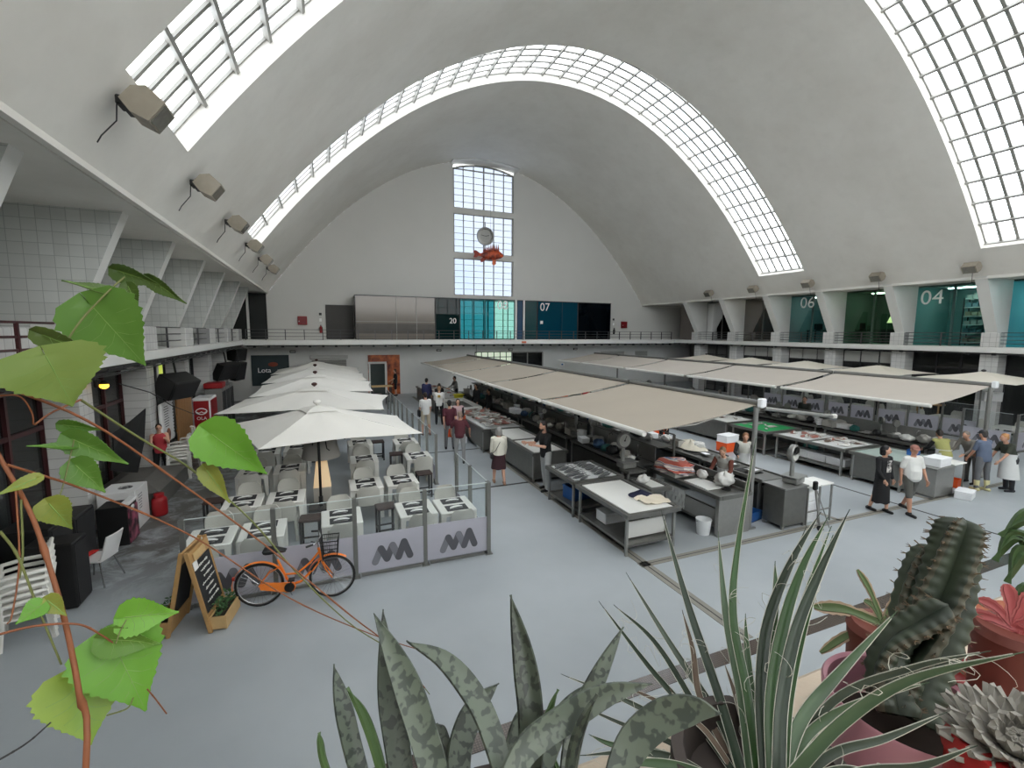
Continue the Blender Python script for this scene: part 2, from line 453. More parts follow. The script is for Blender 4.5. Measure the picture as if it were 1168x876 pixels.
# tall window: three stacked lights over the gallery, one behind the glass boxes
wf = MB(); wg = MB()
PAN = [(3.8, 6.6, 0), (6.95, 9.52, 0), (9.92, 12.6, 0), (12.98, 15.6, .38)]
for z0, z1, rise in PAN:
    nseg = 6; cw = (X1 - X0) / 6
    top = lambda x: z1 + rise * (1 - ((x - (X0 + X1) / 2) / ((X1 - X0) / 2)) ** 2)
    for k in range(7):
        x = X0 + cw * k; x = min(max(x, X0 + .05), X1 - .05)
        wf.box((x, DEP + .12, (z0 + top(x)) / 2), (.08 if k in (0, 3, 6) else .05, .1, top(x) - z0))
    for k in range(7):
        z = z0 + (z1 - z0) * k / 6
        wf.box(((X0 + X1) / 2, DEP + .12, z), (X1 - X0, .06, .022 if 0 < k < 6 else .08))
    xs = [X0 + (X1 - X0) * i / 18 for i in range(19)]
    for a, c in zip(xs[:-1], xs[1:]): wf.bar((a, DEP + .12, top(a)), (c, DEP + .12, top(c)), .1, .1, up=(0, 1, 0))
    wg.sheet([[(x, DEP + .14, z0) for x in xs], [(x, DEP + .14, top(x)) for x in xs]])
wn = struct(wg.build('window_4', M_WIN))
wf.build('window_frame', M_FRAME, wn)
sp = MB()
for z0, z1 in ((6.6, 6.95), (9.52, 9.92), (12.6, 12.98)): sp.box(((X0 + X1) / 2, DEP + .17, (z0 + z1) / 2), (X1 - X0, .34, z1 - z0))
xs = [X0 - .2 + (X1 - X0 + .4) * i / 18 for i in range(19)]
sp.sheet([[(x, DEP - .75, vz(x - XC) + .0) for x in xs], [(x, DEP - .3, vz(x - XC) - .02 + .1 * (1 - ((x - 11.04) / 2.5) ** 2)) for x in xs], [(x, DEP + .35, 16.02 - .16 * ((x - 11.04) / 2.28) ** 2) for x in xs]], .05)
struct(sp.build('trim_1', M_WALL))

# ---- near end wall behind the viewer, unseen; its fully glazed lunette is added for front light
nw = MB()
nw.box((11, YB - .15, 3.4), (40, .3, 6.8)); nw.box((11.03, YB - .15, 6.9), (28, .3, .3))
struct(nw.build('wall_near', M_WALL))
xs = [-3.0 + 28.06 * i / 40 for i in range(41)]
o = struct(MB().sheet([[(x, YB - .15, 6.7) for x in xs], [(x, YB - .15, max(6.72, vz(x - XC))) for x in xs]]).build('window_40', glassmat('added_lunette_glass', (252, 252, 250), 1.0, .02, .1, nogloss=True)))
b = MB()
for k in range(1, 20):
    x = -3.0 + 28.06 * k / 20; b.box((x, YB - .12, (6.7 + vz(x - XC)) / 2), (.08, .1, vz(x - XC) - 6.7))
for k in range(1, 7):
    z = 6.7 + 1.35 * k; u = sqrt(max(.1, (16.2 - z) / .0472)); b.box((XC, YB - .12, z), (2 * u, .08, .06))
b.build('window_frame', M_FRAME, o)

# ---- side aisles: ceilings, outer walls, galleries
sd = MB()
sd.box((-6.03, 11.7, 6.85), (5.96, 41.4, .3)); sd.box((28.1, 11.7, 6.8), (5.96, 41.4, .3))
sd.box((-3.08, 11.7, 6.68), (.1, 41.4, .2)); sd.box((25.13, 11.7, 6.68), (.1, 41.4, .2))
sd.tube([(-3.3, YB, 6.68), (-3.3, DEP, 6.68)], .022, 6)
sd.box((-6.1, DEP + .2, 6.75), (6.1, .4, .5)); sd.box((28.1, DEP + .2, 6.75), (6.1, .4, .5))
struct(sd.build('ceiling_sides', M_PL))
struct(MB().box((-9.1, 11.7, 3.4), (.2, 41.4, 6.8)).build('wall_left', M_WALL))
struct(MB().box((31.1, 11.7, 3.4), (.2, 41.4, 6.8)).build('wall_right', M_WALL))
gs = MB()
gs.box((-6.55, 10.3, 3.66), (4.9, 38.6, .24), b=.02); gs.box((28.6, 10.3, 3.66), (4.8, 38.6, .24), b=.02)
gs.box((11.03, 31.0, 3.64), (40, 2.8, .3), b=.02)
struct(gs.build('slab_gallery', M_WHITE))
bo = MB()
for k in range(42): bo.box((-3.6 + k * .72, 29.68, 3.42), (.14, .12, .12))
bo.tube([(-4, 29.75, 3.44), (26, 29.75, 3.44)], .03, 6)
for yy in range(34): bo.box((-4.2, 1 + yy * .85, 3.47), (.1, .12, .1)); bo.box((26.3, 1 + yy * .85, 3.49), (.1, .12, .1))
bo.tube([(-4.18, YB, 3.5), (-4.18, 29.7, 3.5)], .03, 6); bo.tube([(26.28, YB, 3.5), (26.28, 29.7, 3.5)], .03, 6)
struct(bo.build('trim_2', M_DARK))

# slanted fins carrying the vault
FL = [4.7, 8.3, 12.0, 15.4, 19.0, 22.5, 26.4, 29.4]
FR = [3.6, 7.0, 10.35, 13.75, 17.1, 20.4, 23.8, 27.2]
fl = MB(); frr = MB()
for y in FL:
    P = [(-3.68, 6.72), (-4.62, 4.4), (-4.86, 3.78), (-9, 3.78), (-9, 6.72)]
    n_ = len(P)
    fl.prism([(a, b) for a, b in P], y, y + .34, 'y')
    fl.mi[-n_:] = [1, 1, 0, 0, 0]
for y in FR:
    frr.prism([(25.05, 6.68), (27.2, 6.68), (27.2, 3.78), (26.72, 3.78), (26.4, 4.4)], y, y + .4, 'y')
struct(fl.build('wall_fins_left', [M_TILE, M_WHITE]))
struct(frr.build('wall_fins_right', M_WHITE))
# parapet blocks and rails
BL = [3.4, 7.1, 10.85, 14.6, 18.35, 21.9, 25.5, 28.6]
BR = [3.5, 6.9, 10.5, 13.95, 17.3, 20.6, 24.0, 27.4]
pb = MB()
for y in BL: pb.box((-4.36, y, 4.09), (.5, .95, .62), b=.02)
pb.box((-4.5, 12.6, 4.09), (.2, 2.6, .62), b=.02); pb.box((-4.6, 8.9, 4.06), (.2, 2.8, .56), b=.02)
for y in BR: pb.box((26.42, y, 4.09), (.42, .6, .62), b=.02)
struct(pb.build('trim_3', M_TILEP))
M_RAIL = mat('rail_iron', (70, 70, 72), .5, var=.1)
def railing(nm, label, p, q, zs, npost, m, r=.016):
    t = thing(nm, label, 'railing', (0, 0, 0))
    p = Vector(p); q = Vector(q); b = MB(); c = MB()
    for z in zs: b.tube([p + Vector((0, 0, z)), q + Vector((0, 0, z))], r, 6)
    for k in range(npost):
        w_ = p + (q - p) * ((k + .5) / npost if npost < 4 else k / (npost - 1)); c.box(w_ + Vector((0, 0, zs[-1] / 2)), (.045, .045, zs[-1]))
    b.build('rail', m, t); c.build('post', m, t)
    return t
railing('gallery_railing', 'long thin grey railing in front of the coloured glass boxes on the far gallery', (-4.0, 29.66, 3.79), (26, 29.66, 3.79), [.2, .4, .6], 31, M_RAIL, .013)
for i in range(2, len(BL) - 1):
    if i == 2: continue
    railing('gallery_railing', 'short dark railing on the left gallery, %s from the near end' % ORD[i - 3], (-4.25, BL[i] + .48, 3.79), (-4.25, BL[i + 1] - .48, 3.79), [.2, .4, .6], 1, M_RAIL)
railing('gallery_railing', 'dark red railing of the left gallery nearest to the climbing vine', (-4.25, 4.0, 3.79), (-4.25, 10.3, 3.79), [.2, .4, .62], 3, M_REDF, .02)
for i in range(1, len(BR) - 1):
    railing('gallery_railing', 'short grey railing on the right gallery below the shop windows, %s bay from the right' % ORD[i - 1], (26.3, BR[i] + .31, 3.79), (26.3, BR[i + 1] - .31, 3.79), [.15, .3, .45, .6], 1, M_RAIL, .014)

# ---- left ground floor: tiled pillars and dark red framed shop windows
pl = MB()
for y in (4.7, 8.3, 12.3, 16.3, 20.2, 24.0, 27.6): pl.box((-4.98, y, 1.77), (.6, .62, 3.54))
for y in (3.5, 6.9, 10.6, 14.0, 17.35, 20.65, 24.05, 27.4): pl.box((26.95, y, 1.77), (.75, .6, 3.54))
struct(pl.build('wall_pillars', M_TILEP))
M_SHOPG = glassmat('shop_glass', (170, 176, 176), .85, .02, .25, .16, (120, 124, 124))  # grey body: reflections on the panes put into the colour
M_DARKIN = mat('dim_interior', (104, 103, 100), .8, var=.2, scale=1.2)
M_CURT = mat('grey_curtain', (150, 152, 152), .8, var=.12, scale=3)
for i, (y0, y1) in enumerate(((5.0, 8.0), (8.6, 12.0), (12.6, 16.0), (16.6, 19.9), (20.5, 23.7), (24.3, 27.3))):
    f = MB(); g = MB()
    g.sheet([[(-5.32, y0, .1), (-5.32, y1, .1)], [(-5.32, y0, 3.5), (-5.32, y1, 3.5)]])
    for k in range(4): f.box((-5.3, y0 + (y1 - y0) * k / 3, 1.77), (.09, .075, 3.54))
    for z in (.08, 2.35, 3.46): f.box((-5.3, (y0 + y1) / 2, z), (.08, y1 - y0, .08))
    o = struct(g.build('window_%d' % (5 + i), M_SHOPG)); f.build('window_frame', M_REDF if i < 3 else M_DARK, o)
inn = MB(); inn.box((-8.4, 11.7, 1.77), (.2, 41, 3.54)); struct(inn.build('wall_shops_left', M_DARKIN))
cu = MB()
for y in (5.6, 9.2, 9.9, 11.3, 13.2, 15.2): 
    cu.sheet([[(-5.75 + .04 * sin(j * 1.3), y + j * .05, 2.32) for j in range(11)], [(-5.75 + .05 * sin(j * 1.3 + .3), y + j * .05, .15) for j in range(11)]], .01)
tag(cu.build('shop_curtain', M_CURT), 'pale grey curtains hanging behind the dark red framed shop windows on the left', 'curtain', kind='stuff')

# ---- right ground floor shop fronts
M_PANEL = mat('white_panel', (196, 196, 192), .6, var=.05)
for i in range(6):
    y0, y1 = FR[i + 1] + .55, FR[i + 2] - .05
    f = MB(); g = MB()
    g.sheet([[(27.32, y0, .05), (27.32, y1, .05)], [(27.32, y0, 3.5), (27.32, y1, 3.5)]])
    for k in range(4): f.box((27.3, y0 + (y1 - y0) * k / 3, 1.77), (.07, .07, 3.54))
    for z in (.05, 2.3, 2.75, 3.46): f.box((27.3, (y0 + y1) / 2, z), (.07, y1 - y0, .06))
    o = struct(g.build('window_%d' % (11 + i), M_SHOPG)); f.build('window_frame', M_DARK, o)
    if i in (2, 3, 4): MB().box((27.28, (y0 + y1) / 2, 3.1), (.03, y1 - y0 - .1, .58)).build('transom_panel', M_PANEL, o)
struct(MB().box((30.5, 11.7, 1.77), (.2, 41, 3.54)).build('wall_shops_right', M_DARKIN))

# ---- right upper shop fronts, glass with lit rooms behind
def room(i, tint, wall, lights=True):
    y0, y1 = FR[i] + .4, FR[i + 1]
    g = MB(); g.sheet([[(27.22, y0, 3.79), (27.22, y1, 3.79)], [(27.22, y0, 6.68), (27.22, y1, 6.68)]])
    o = struct(g.build('window_%d' % (20 + i), glassmat('tinted_glass_%d' % i, tint, .8, .01, .3)))
    f = MB(); f.box((27.25, y0 + (y1 - y0) * .52, 5.23), (.06, .1, 2.9)); f.box((27.25, (y0 + y1) / 2, 6.62), (.06, y1 - y0, .1))
    f.build('window_frame', M_FRAME, o)
    b = MB(); b.box((30.2, (y0 + y1) / 2, 5.23), (.1, y1 - y0 + .3, 2.9)); b.box((28.7, y1 + .1, 5.23), (2.9, .06, 2.9)); b.box((28.7, y0 - .1, 5.23), (2.9, .06, 2.9))
    struct(b.build('wall_room', mat('room_wall_%d' % i, wall, .7, var=.12, scale=.8)))
    if lights:
        t = thing('strip_light', 'lit strip light in the %s shop from the right on the right gallery' % ORD[i], 'lamp', (28.3, (y0 + y1) / 2, 6.55))
        MB().box((0, 0, .04), (.2, 1.7, .06)).build('casing', M_WHITE, t)
        MB().box((0, 0, -.01), (.16, 1.6, .05)).build('tube', mat('lit_tube', (255, 252, 240), .4, emit=(255, 250, 235), estr=26), t)
    return y0, y1
room(0, (150, 200, 205), (150, 190, 196)); room(1, (130, 205, 216), (140, 196, 206)); room(2, (150, 205, 206), (120, 160, 160))
room(3, (140, 190, 165), (70, 96, 84)); room(4, (150, 190, 192), (110, 140, 142)); room(5, (170, 170, 165), (84, 78, 72)); room(6, (165, 160, 155), (66, 60, 56), False)
gb = MB().box((27.24, 28.9, 5.2), (.06, 2.4, 2.9)); struct(gb.build('wall_panel_right', mat('brown_grey_panel', (104, 97, 92), .3, var=.08)))
M_NUM = mat('white_vinyl', (250, 251, 250), .5, var=.02)
for body, y, z, hh in (('04', 13.12, 6.05, .95), ('06', 19.3, 6.15, .92), ('05', 18.05, 5.98, .9)):
    t = text('shop_number', body, hh, basis((0, -1, 0), (0, 0, 1), (-1, 0, 0), (27.12, y, z)), M_NUM if body != '05' else mat('reflected_number', (178, 182, 180), .6, var=.02))  # zero five is a reflected number, painted in paler
    tag(t, 'white number %s on the glass of the right gallery' % {'04': 'zero four', '06': 'zero six', '05': 'zero five, a painted reflection,'}[body], 'number')
# furniture seen through the glass
M_TEAL = mat('teal_board', (60, 150, 165), .4, var=.06)
t = thing('shelf_rack', 'tall shelf rack with stacked goods behind the glass numbered zero four', 'shelf', (29.3, 12.1, 3.79))
b = MB()
for k in range(6): b.box((0, 0, .15 + k * .42), (.5, 1.3, .04))
b.build('shelf', M_PANEL, t); c = MB()
for sx in (-.24, .24):
    for sy in (-.64, .64): c.box((sx, sy, 1.15), (.04, .04, 2.3))
c.build('upright', M_DARK, t)
for k in range(6):
    q = MB()
    for j in range(5): q.box((0, -.5 + j * .25, .15 + k * .42 + .12), (.3, .2, .16 + .06 * ((j * 7 + k) % 3)))
    q.build('stacked_goods', mat('goods_%d' % (k % 3), [(150, 140, 120), (90, 120, 130), (170, 170, 165)][k % 3], .7), t)
t = thing('table_lamp', 'lit table lamp with white shade in the dark green shop on the right gallery', 'lamp', (29.2, 15.75, 3.79))
MB().box((0, 0, .4), (.5, .9, .8)).build('stand', M_DARK, t); MB().cyl((0, 0, .8), (0, 0, 1.15), .03).build('stem', M_STEEL, t)
MB().lathe([(.3, 1.15), (.18, 1.5)], n=20).build('lamp_shade', mat('lit_shade', (240, 225, 190), .6, emit=(255, 225, 170), estr=1.6), t)
for k, (yy, rr) in enumerate(((14.6, .3), (16.95, .45), (19.4, .3), (21.6, .4))):
    t = thing('work_desk', 'dark desk in the shop behind the right gallery glass, %s from the right' % ORD[k], 'desk', (28.7, yy, 3.79))
    MB().box((0, 0, .72), (.8, 1.3, .05)).build('desk_top', M_DARK, t); c = MB(); [c.box((sx, sy, .35), (.05, .05, .7)) for sx in (-.35, .35) for sy in (-.6, .6)]; c.build('desk_frame', M_DARK, t)
    MB().box((0, .2, .97), (.06, .55, .36), b=.02).box((0, .2, .77), (.18, .2, .04)).build('monitor', M_BLACK, t)
t = thing('teal_partition', 'bright teal partition board behind the glass right of number zero four', 'partition', (28.6, 11.2, 3.79))
MB().box((0, 0, 1.35), (.06, .75, 2.7)).build('board', M_TEAL, t); MB().box((0, .42, 1.35), (.08, .08, 2.7)).build('edge_post', M_WHITE, t)
t = thing('teal_partition', 'narrow teal partition board behind the glass right of number zero six', 'partition', (28.4, 18.0, 3.79))
MB().box((0, 0, 1.35), (.06, .8, 2.7)).build('board', M_TEAL, t); MB().box((0, .45, 1.35), (.08, .08, 2.7)).build('edge_post', M_WHITE, t)

# ---- far gallery: glass boxes, doors, hose cabinets
yb = 30.8; zb0, zb1 = 3.79, 6.55
def box_unit(name, label, x0, x1, front, side, depth=1.5, z1=zb1, extra=None):
    t = thing(name, label, 'glass box', ((x0 + x1) / 2, yb, zb0)); w_ = x1 - x0; h = z1 - zb0
    MB().sheet([[(-w_ / 2, 0, 0), (w_ / 2, 0, 0)], [(-w_ / 2, 0, h), (w_ / 2, 0, h)]]).build('front_pane', front, t)
    s_ = MB()
    s_.sheet([[(-w_ / 2, 0, 0), (-w_ / 2, depth, 0)], [(-w_ / 2, 0, h), (-w_ / 2, depth, h)]]); s_.sheet([[(w_ / 2, 0, 0), (w_ / 2, depth, 0)], [(w_ / 2, 0, h), (w_ / 2, depth, h)]])
    s_.build('side_pane', side, t)
    f = MB(); f.box((0, depth / 2, h + .02), (w_ + .06, depth + .06, .05)); f.box((0, 0, .02), (w_, .05, .04))
    for x in (-w_ / 2, w_ / 2): f.box((x, 0, h / 2), (.035, .045, h))
    f.build('frame', M_DARK, t)
    return t, w_, h
G_GREY = mat('mirror_grey_glass', (120, 112, 104), .12, .0, var=.05, scale=.5)
G_DTEAL = glassmat('dark_teal_glass', (20, 96, 96), .55, .02, .2, .35, (12, 70, 72))
G_TEAL = glassmat('teal_glass', (66, 176, 172), .62, .02, .15, .12, (40, 160, 160))
G_MINT = glassmat('mint_glass', (180, 240, 205), .95, .02, .12, .15, (170, 225, 200))
G_BLUE = glassmat('blue_glass', (30, 110, 140), .6, .02, .16, .72, (22, 96, 122))
G_NAVY = glassmat('navy_glass', (12, 30, 44), .5, .02, .18, .6, (8, 20, 30))
t, w_, h = box_unit('glass_box', 'brownish grey mirrored glass box at the left of the far gallery', 1.95, 7.0, G_GREY, G_GREY)
m_ = MB(); m_.box((0, -.02, h / 2), (.03, .02, h)); m_.box((1.3, -.02, h / 2), (.03, .02, h)); m_.box((0, -.02, 1.15), (w_, .02, .03)); m_.build('glazing_bar', M_FRAME, t)
MB().box((0, -.014, .72), (w_ - .1, .02, .62)).build('band', mat('market_picture_band', (66, 61, 55), .4, var=.45, scale=2.5), t)
t, w_, h = box_unit('glass_box', 'dark teal glass box with small white painted reflection left of the bright teal window box', 7.05, 8.7, G_DTEAL, G_DTEAL)
text('lettering', '20', .5, basis((1, 0, 0), (0, 0, 1), (0, -1, 0), (.35, -.03, 1.25)), M_NUM, t)  # a reflection on the pane, drawn as small white digits
t, w_, h = box_unit('glass_box', 'bright teal glass box in front of the tall window', 8.75, 11.2, G_TEAL, G_DTEAL)
m_ = MB(); [m_.box((x, -.02, h / 2), (.06, .03, h)) for x in (-.35, .6)]; m_.build('glazing_bar', mat('teal_bar', (14, 84, 86), .4), t)
t, w_, h = box_unit('glass_box', 'pale mint glass box marked zero eight beside the white column', 11.25, 12.75, G_MINT, G_MINT)
text('number', '08', .85, basis((1, 0, 0), (0, 0, 1), (0, -1, 0), (-.15, -.03, h - .38)), M_NUM, t)
t, w_, h = box_unit('glass_box', 'narrow blue glass door between two white columns on the far gallery', 12.98, 13.42, mat('deep_blue_panel', (30, 66, 96), .25), G_NAVY)
for x in (12.88, 13.5): struct(MB().box((x, yb + .1, (zb0 + 6.6) / 2), (.12, .3, 6.6 - zb0)).build('column_gallery', M_WHITE))
t, w_, h = box_unit('glass_box', 'dark green blue glass box right of the white column', 13.6, 14.55, mat('dark_green_panel', (16, 62, 66), .2), G_DTEAL)
t, w_, h = box_unit('glass_box', 'blue glass box marked zero seven on the far gallery', 14.6, 17.95, G_BLUE, G_BLUE)
text('number', '07', .8, basis((1, 0, 0), (0, 0, 1), (0, -1, 0), (-1.1, -.03, h - .42)), M_NUM, t)
MB().box((-1.35, -.02, 1.25), (.22, .015, .22)).build('paper_notice', M_NUM, t); MB().box((.35, -.015, h / 2), (.03, .02, h)).build('glazing_bar', mat('blue_bar', (20, 76, 98), .4), t)
t, w_, h = box_unit('glass_box', 'near black glass box at the right end of the far gallery boxes', 18.0, 20.9, G_NAVY, G_NAVY)
struct(MB().box((17.25, 32.2, 5.2), (7.2, .06, 2.75)).build('wall_blue_back', mat('blue_back_wall', (40, 110, 132), .6, var=.15)))
def door_leaf(nm, x0, x1, z0, z1, y, m):
    struct(MB().box(((x0 + x1) / 2, y, (z0 + z1) / 2), (x1 - x0, .08, z1 - z0), b=.01).build(nm, m))
door_leaf('door_1', .22, 1.92, 3.79, 6.0, DEP - .06, mat('dark_grey_door', (62, 60, 58), .6, var=.08))
door_leaf('door_2', 21.1, 21.95, 3.79, 6.05, DEP - .06, mat('grey_door', (120, 120, 118), .6, var=.05))
for x, lb in ((-1.16, 'red fire hose cabinet on the far gallery wall left of the dark doorway'), (23.3, 'red fire hose cabinet on the far gallery wall near the right corner')):
    t = thing('mounted_hose_cabinet', lb, 'fire cabinet', (x, DEP - .1, 4.7))
    MB().box((0, 0, .27), (.54, .16, .54), b=.015).build('cabinet_body', M_RED, t); MB().box((0, -.09, .27), (.46, .02, .46), b=.005).build('cabinet_door', mat('dark_red', (122, 20, 28), .35), t); MB().box((-.2, -.11, .22), (.05, .02, .06)).build('latch', M_NUM, t)
for x, lb in ((-.1, 'red fire extinguisher hanging left of the dark gallery doorway'), (22.3, 'dark fire extinguisher hanging beside the grey gallery door')):
    t = thing('hanging_fire_extinguisher', lb, 'fire extinguisher', (x, DEP - .12, 4.2))
    MB().lathe([(.075, 0), (.08, .02), (.08, .34), (.03, .42), (.03, .46)], n=14).build('cylinder_body', M_RED if x < 5 else M_DARK, t); MB().box((0, -.02, .48), (.06, .12, .05)).tube([(.03, -.03, .45), (.1, -.04, .35), (.09, -.04, .12)], .012, 6).build('valve_hose', M_BLACK, t)
    t = thing('safety_sign', 'two small safety plates above the fire extinguisher at the %s of the far gallery' % ('left' if x < 5 else 'right'), 'sign', (x, DEP - .02, 5.0))
    MB().box((0, 0, .4), (.16, .02, .16)).build('upper_plate', M_DARK, t); MB().box((0, 0, .02), (.14, .02, .2)).build('lower_plate', M_NUM, t)
# corner glazing
g = MB().box((-3.62, DEP - .1, 5.2), (.95, .05, 2.8)); g.box((-5.0, DEP - .1, 5.2), (1.5, .05, 2.8)); struct(g.build('window_30', mat('smoky_dark_glass', (48, 50, 50), .08, var=.1, scale=.8)))
struct(MB().box((-4.18, DEP - .12, 5.2), (.12, .12, 2.8)).build('column_corner', M_WHITE))

# ---- far wall, ground floor
t = thing('wall_sign', 'dark blue green sign panel with white lettering low on the far wall at left', 'sign', (-3.1, DEP - .06, .9))
MB().box((0, 0, .95), (2.1, .08, 1.9)).build('panel', mat('petrol_panel', (30, 50, 54), .5, var=.1), t)
text('lettering', 'Lota', .42, basis((1, 0, 0), (0, 0, 1), (0, -1, 0), (-.35, -.05, .95)), M_NUM, t)
MB().ell((.15, -.05, 1.32), (.28, .015, .14)).build('emblem', mat('rust_red', (150, 72, 52), .6), t)
t = thing('roller_shutter', 'grey roller shutter half down on the far wall behind the white parasols', 'shutter', (.33, DEP - .14, 0))
b = MB(); [b.box((0, 0, 1.4 + k * .1), (2.1, .05, .085), b=.015) for k in range(11)]; b.build('slats', M_FRAME, t)
MB().box((0, -.02, 2.64), (2.3, .16, .24), b=.02).build('housing', M_PANEL, t); MB().box((0, .02, .7), (2.1, .03, 1.4)).build('dark_opening', M_BLACK, t)  # black panel painted in for the unlit opening below the slats
t = thing('seafood_mural', 'orange and brown picture panel around the white doorway in the far wall', 'panel', (3.8, DEP - .04, 0))
b = MB(); b.box((0, 0, 2.42), (2.1, .06, .6)); b.box((.62, 0, 1.06), (.86, .06, 2.12)); b.box((-1.0, 0, 1.06), (.1, .06, 2.12))
b.build('picture', mixmat('mural', (96, 30, 16), (206, 108, 52), 2.3, .35, .62, .5), t)
struct(MB().box((3.35, DEP - .08, 1.06), (1.02, .05, 2.12)).build('door_3', mat('green_grey_glass', (60, 68, 66), .15, var=.25, scale=2)))
b = MB(); b.box((2.83, DEP - .1, 1.06), (.1, .14, 2.2)); b.box((3.9, DEP - .1, 1.06), (.14, .14, 2.2)); b.box((3.35, DEP - .1, 2.2), (1.2, .14, .13)); struct(b.build('trim_4', M_WHITE))
g = MB().box((11.75, DEP - .03, 2.3), (2.9, .04, 1.1)); o = struct(g.build('window_31', mat('bright_lower_window', (200, 214, 190), .3, var=.3, scale=3, emit=(215, 228, 205), estr=.55)))  # daylight beyond the panes put in as a glow of the surface
b = MB(); [b.box((10.3 + k * .49, DEP - .07, 2.3), (.05, .05, 1.1)) for k in range(7)]; [b.box((11.75, DEP - .07, z), (2.9, .05, .05)) for z in (1.76, 2.1, 2.46, 2.84)]; b.build('window_frame', M_DARK, o)
g = MB().box((14.5, DEP - .03, 1.5), (2.6, .04, 2.6)); o = struct(g.build('door_4', mat('black_glass', (26, 28, 28), .08)))
b = MB(); [b.box((13.2 + k * 1.3, DEP - .07, 1.5), (.08, .06, 2.6)) for k in range(3)]; b.box((14.5, DEP - .07, 2.8), (2.6, .06, .08)); b.build('door_frame', M_FRAME, o)
for x, wd in ((22.3, 2.2), (25.2, 1.2)):
    t = thing('wall_vent', 'grey louvred vent high on the lower far wall, %s one' % ('wider left' if wd > 2 else 'narrower right'), 'vent', (x, DEP - .04, 2.35))
    b = MB(); [b.box((0, 0, .05 + k * .06), (wd, .04, .03)) for k in range(6)]; b.build('slats', M_FRAME, t); MB().box((0, .02, .2), (wd + .1, .03, .48)).build('frame', M_PANEL, t)
t = thing('wall_sign', 'small blue and white notice on the far wall between the two awnings', 'sign', (17.6, DEP - .03, 1.68)); MB().box((0, 0, .1), (.3, .02, .22)).build('plate', M_NUM, t); MB().box((-.04, -.015, .1), (.16, .01, .12)).build('blue_symbol', mat('sign_blue', (40, 110, 160), .5), t)
for k, x in enumerate((-1.8, 7.6, 13.1, 18.7)):
    t = thing('mounted_bulkhead_lamp', 'small dark bulkhead lamp under the far gallery, %s from the left' % ORD[k], 'lamp', (x, DEP - .08, 2.92)); MB().box((0, 0, .08), (.36, .12, .16), b=.03).build('housing', M_DARK, t); MB().box((0, -.07, .08), (.26, .03, .09), b=.01).build('diffuser', M_PANEL, t)
t = thing('cable_conduit', 'thin grey vertical conduit on the far wall above the sloping awning', 'pipe', (10.4, DEP - .04, 2.2)); MB().cyl((0, 0, 0), (0, 0, 1.2), .03, n=8).build('pipe_run', M_FRAME, t); MB().box((0, 0, .6), (.12, .04, .05)).build('clip', M_DARK, t)
t = thing('orange_sticker', 'small orange marker on the white edge of the far gallery slab', 'sign', (13.0, 29.58, 3.56)); MB().box((0, 0, .06), (.34, .02, .13), b=.004).build('plate', mat('orange_sticker', (214, 110, 70), .5), t)

# ---- clock and hanging fish in front of the tall window
t = thing('wall_clock', 'round steel clock fixed to the middle of the tall far window', 'clock', (11.08, DEP - .12, 11.15))
R_ = Matrix.Rotation(pi / 2, 4, 'X')
MB().lathe([(.46, -.06), (.62, -.06), (.65, 0), (.62, .1), (.5, .12), (.47, .06)], M=R_, n=32).build('rim', M_STEEL, t, smooth=40)
MB().lathe([(0, .05), (.5, .05)], M=R_, n=32).build('dial', mixmat('clock_dial', (92, 90, 78), (176, 176, 166), 1.3, .52, .6, .25), t)
MB().bar((0, -.08, 0), (.26, -.08, .06), .04, .02, up=(0, 1, 0)).bar((0, -.08, 0), (-.32, -.08, .05), .03, .02, up=(0, 1, 0)).build('hands', M_DARK, t)
b = MB(); b.cyl((0, .02, .6), (0, .02, 1.0), .03, n=6); b.cyl((0, .02, -.6), (0, .02, -.85), .03, n=6); b.build('bracket', M_FRAME, t)
M_FISH = mixmat('fish_skin', (92, 28, 22), (206, 84, 40), 3.4, .38, .6, .45)
t = thing('hanging_fish', 'big red orange spiny fish sculpture hanging under the clock', 'fish', (11.15, DEP - .8, 9.75))
b = MB(); prof = [(-.78, .1, .05), (-.6, .12, .08), (-.35, .24, .13), (-.05, .33, .19), (.3, .36, .21), (.6, .32, .2), (.85, .22, .15), (1.0, .12, .09), (1.06, .04, .04)]
rows = [[(x, ty * cos(a), .04 * sin(x * 3) + tz * sin(a)) for a in [2 * pi * k / 16 for k in range(17)]] for x, tz, ty in prof]
b.sheet(rows); b.build('body', M_FISH, t, smooth=60)
M_FIN = mat('fish_fin', (150, 50, 32), .5, var=.25, scale=6)
def fin(nm, pts, th=.03, mm=M_FIN): MB().prism(pts, -th / 2, th / 2, 'y').build(nm, mm, t)
fin('tail_fin', [(-.7, .08), (-1.0, .26), (-1.2, .22), (-1.1, .0), (-1.18, -.24), (-.98, -.24), (-.7, -.06)])
dp = [(-.5, .16)]
for k in range(9): dp += [(-.45 + k * .14, .38 + .3 * sin(min(1, k / 5) * pi / 1.6) + (.12 if k > 3 else 0)), (-.38 + k * .14, .3 + .05 * (k > 3))]
fin('dorsal_fin', dp + [(.8, .2), (.2, .26)])
fin('belly_fin', [(.25, -.28), (.2, -.62), (.34, -.72), (.5, -.6), (.48, -.26)], mm=mat('orange_fin', (210, 104, 58), .5))
fin('anal_fin', [(-.45, -.16), (-.7, -.4), (-.62, -.56), (-.42, -.48), (-.2, -.24)])
MB().ell((.8, -.14, .08), (.05, .03, .05)).ell((.8, .14, .08), (.05, .03, .05)).build('eye', M_BLACK, t)
MB().cyl((.1, 0, .3), (.1, 0, 5.6), .008, n=5).build('wire', M_DARK, t)

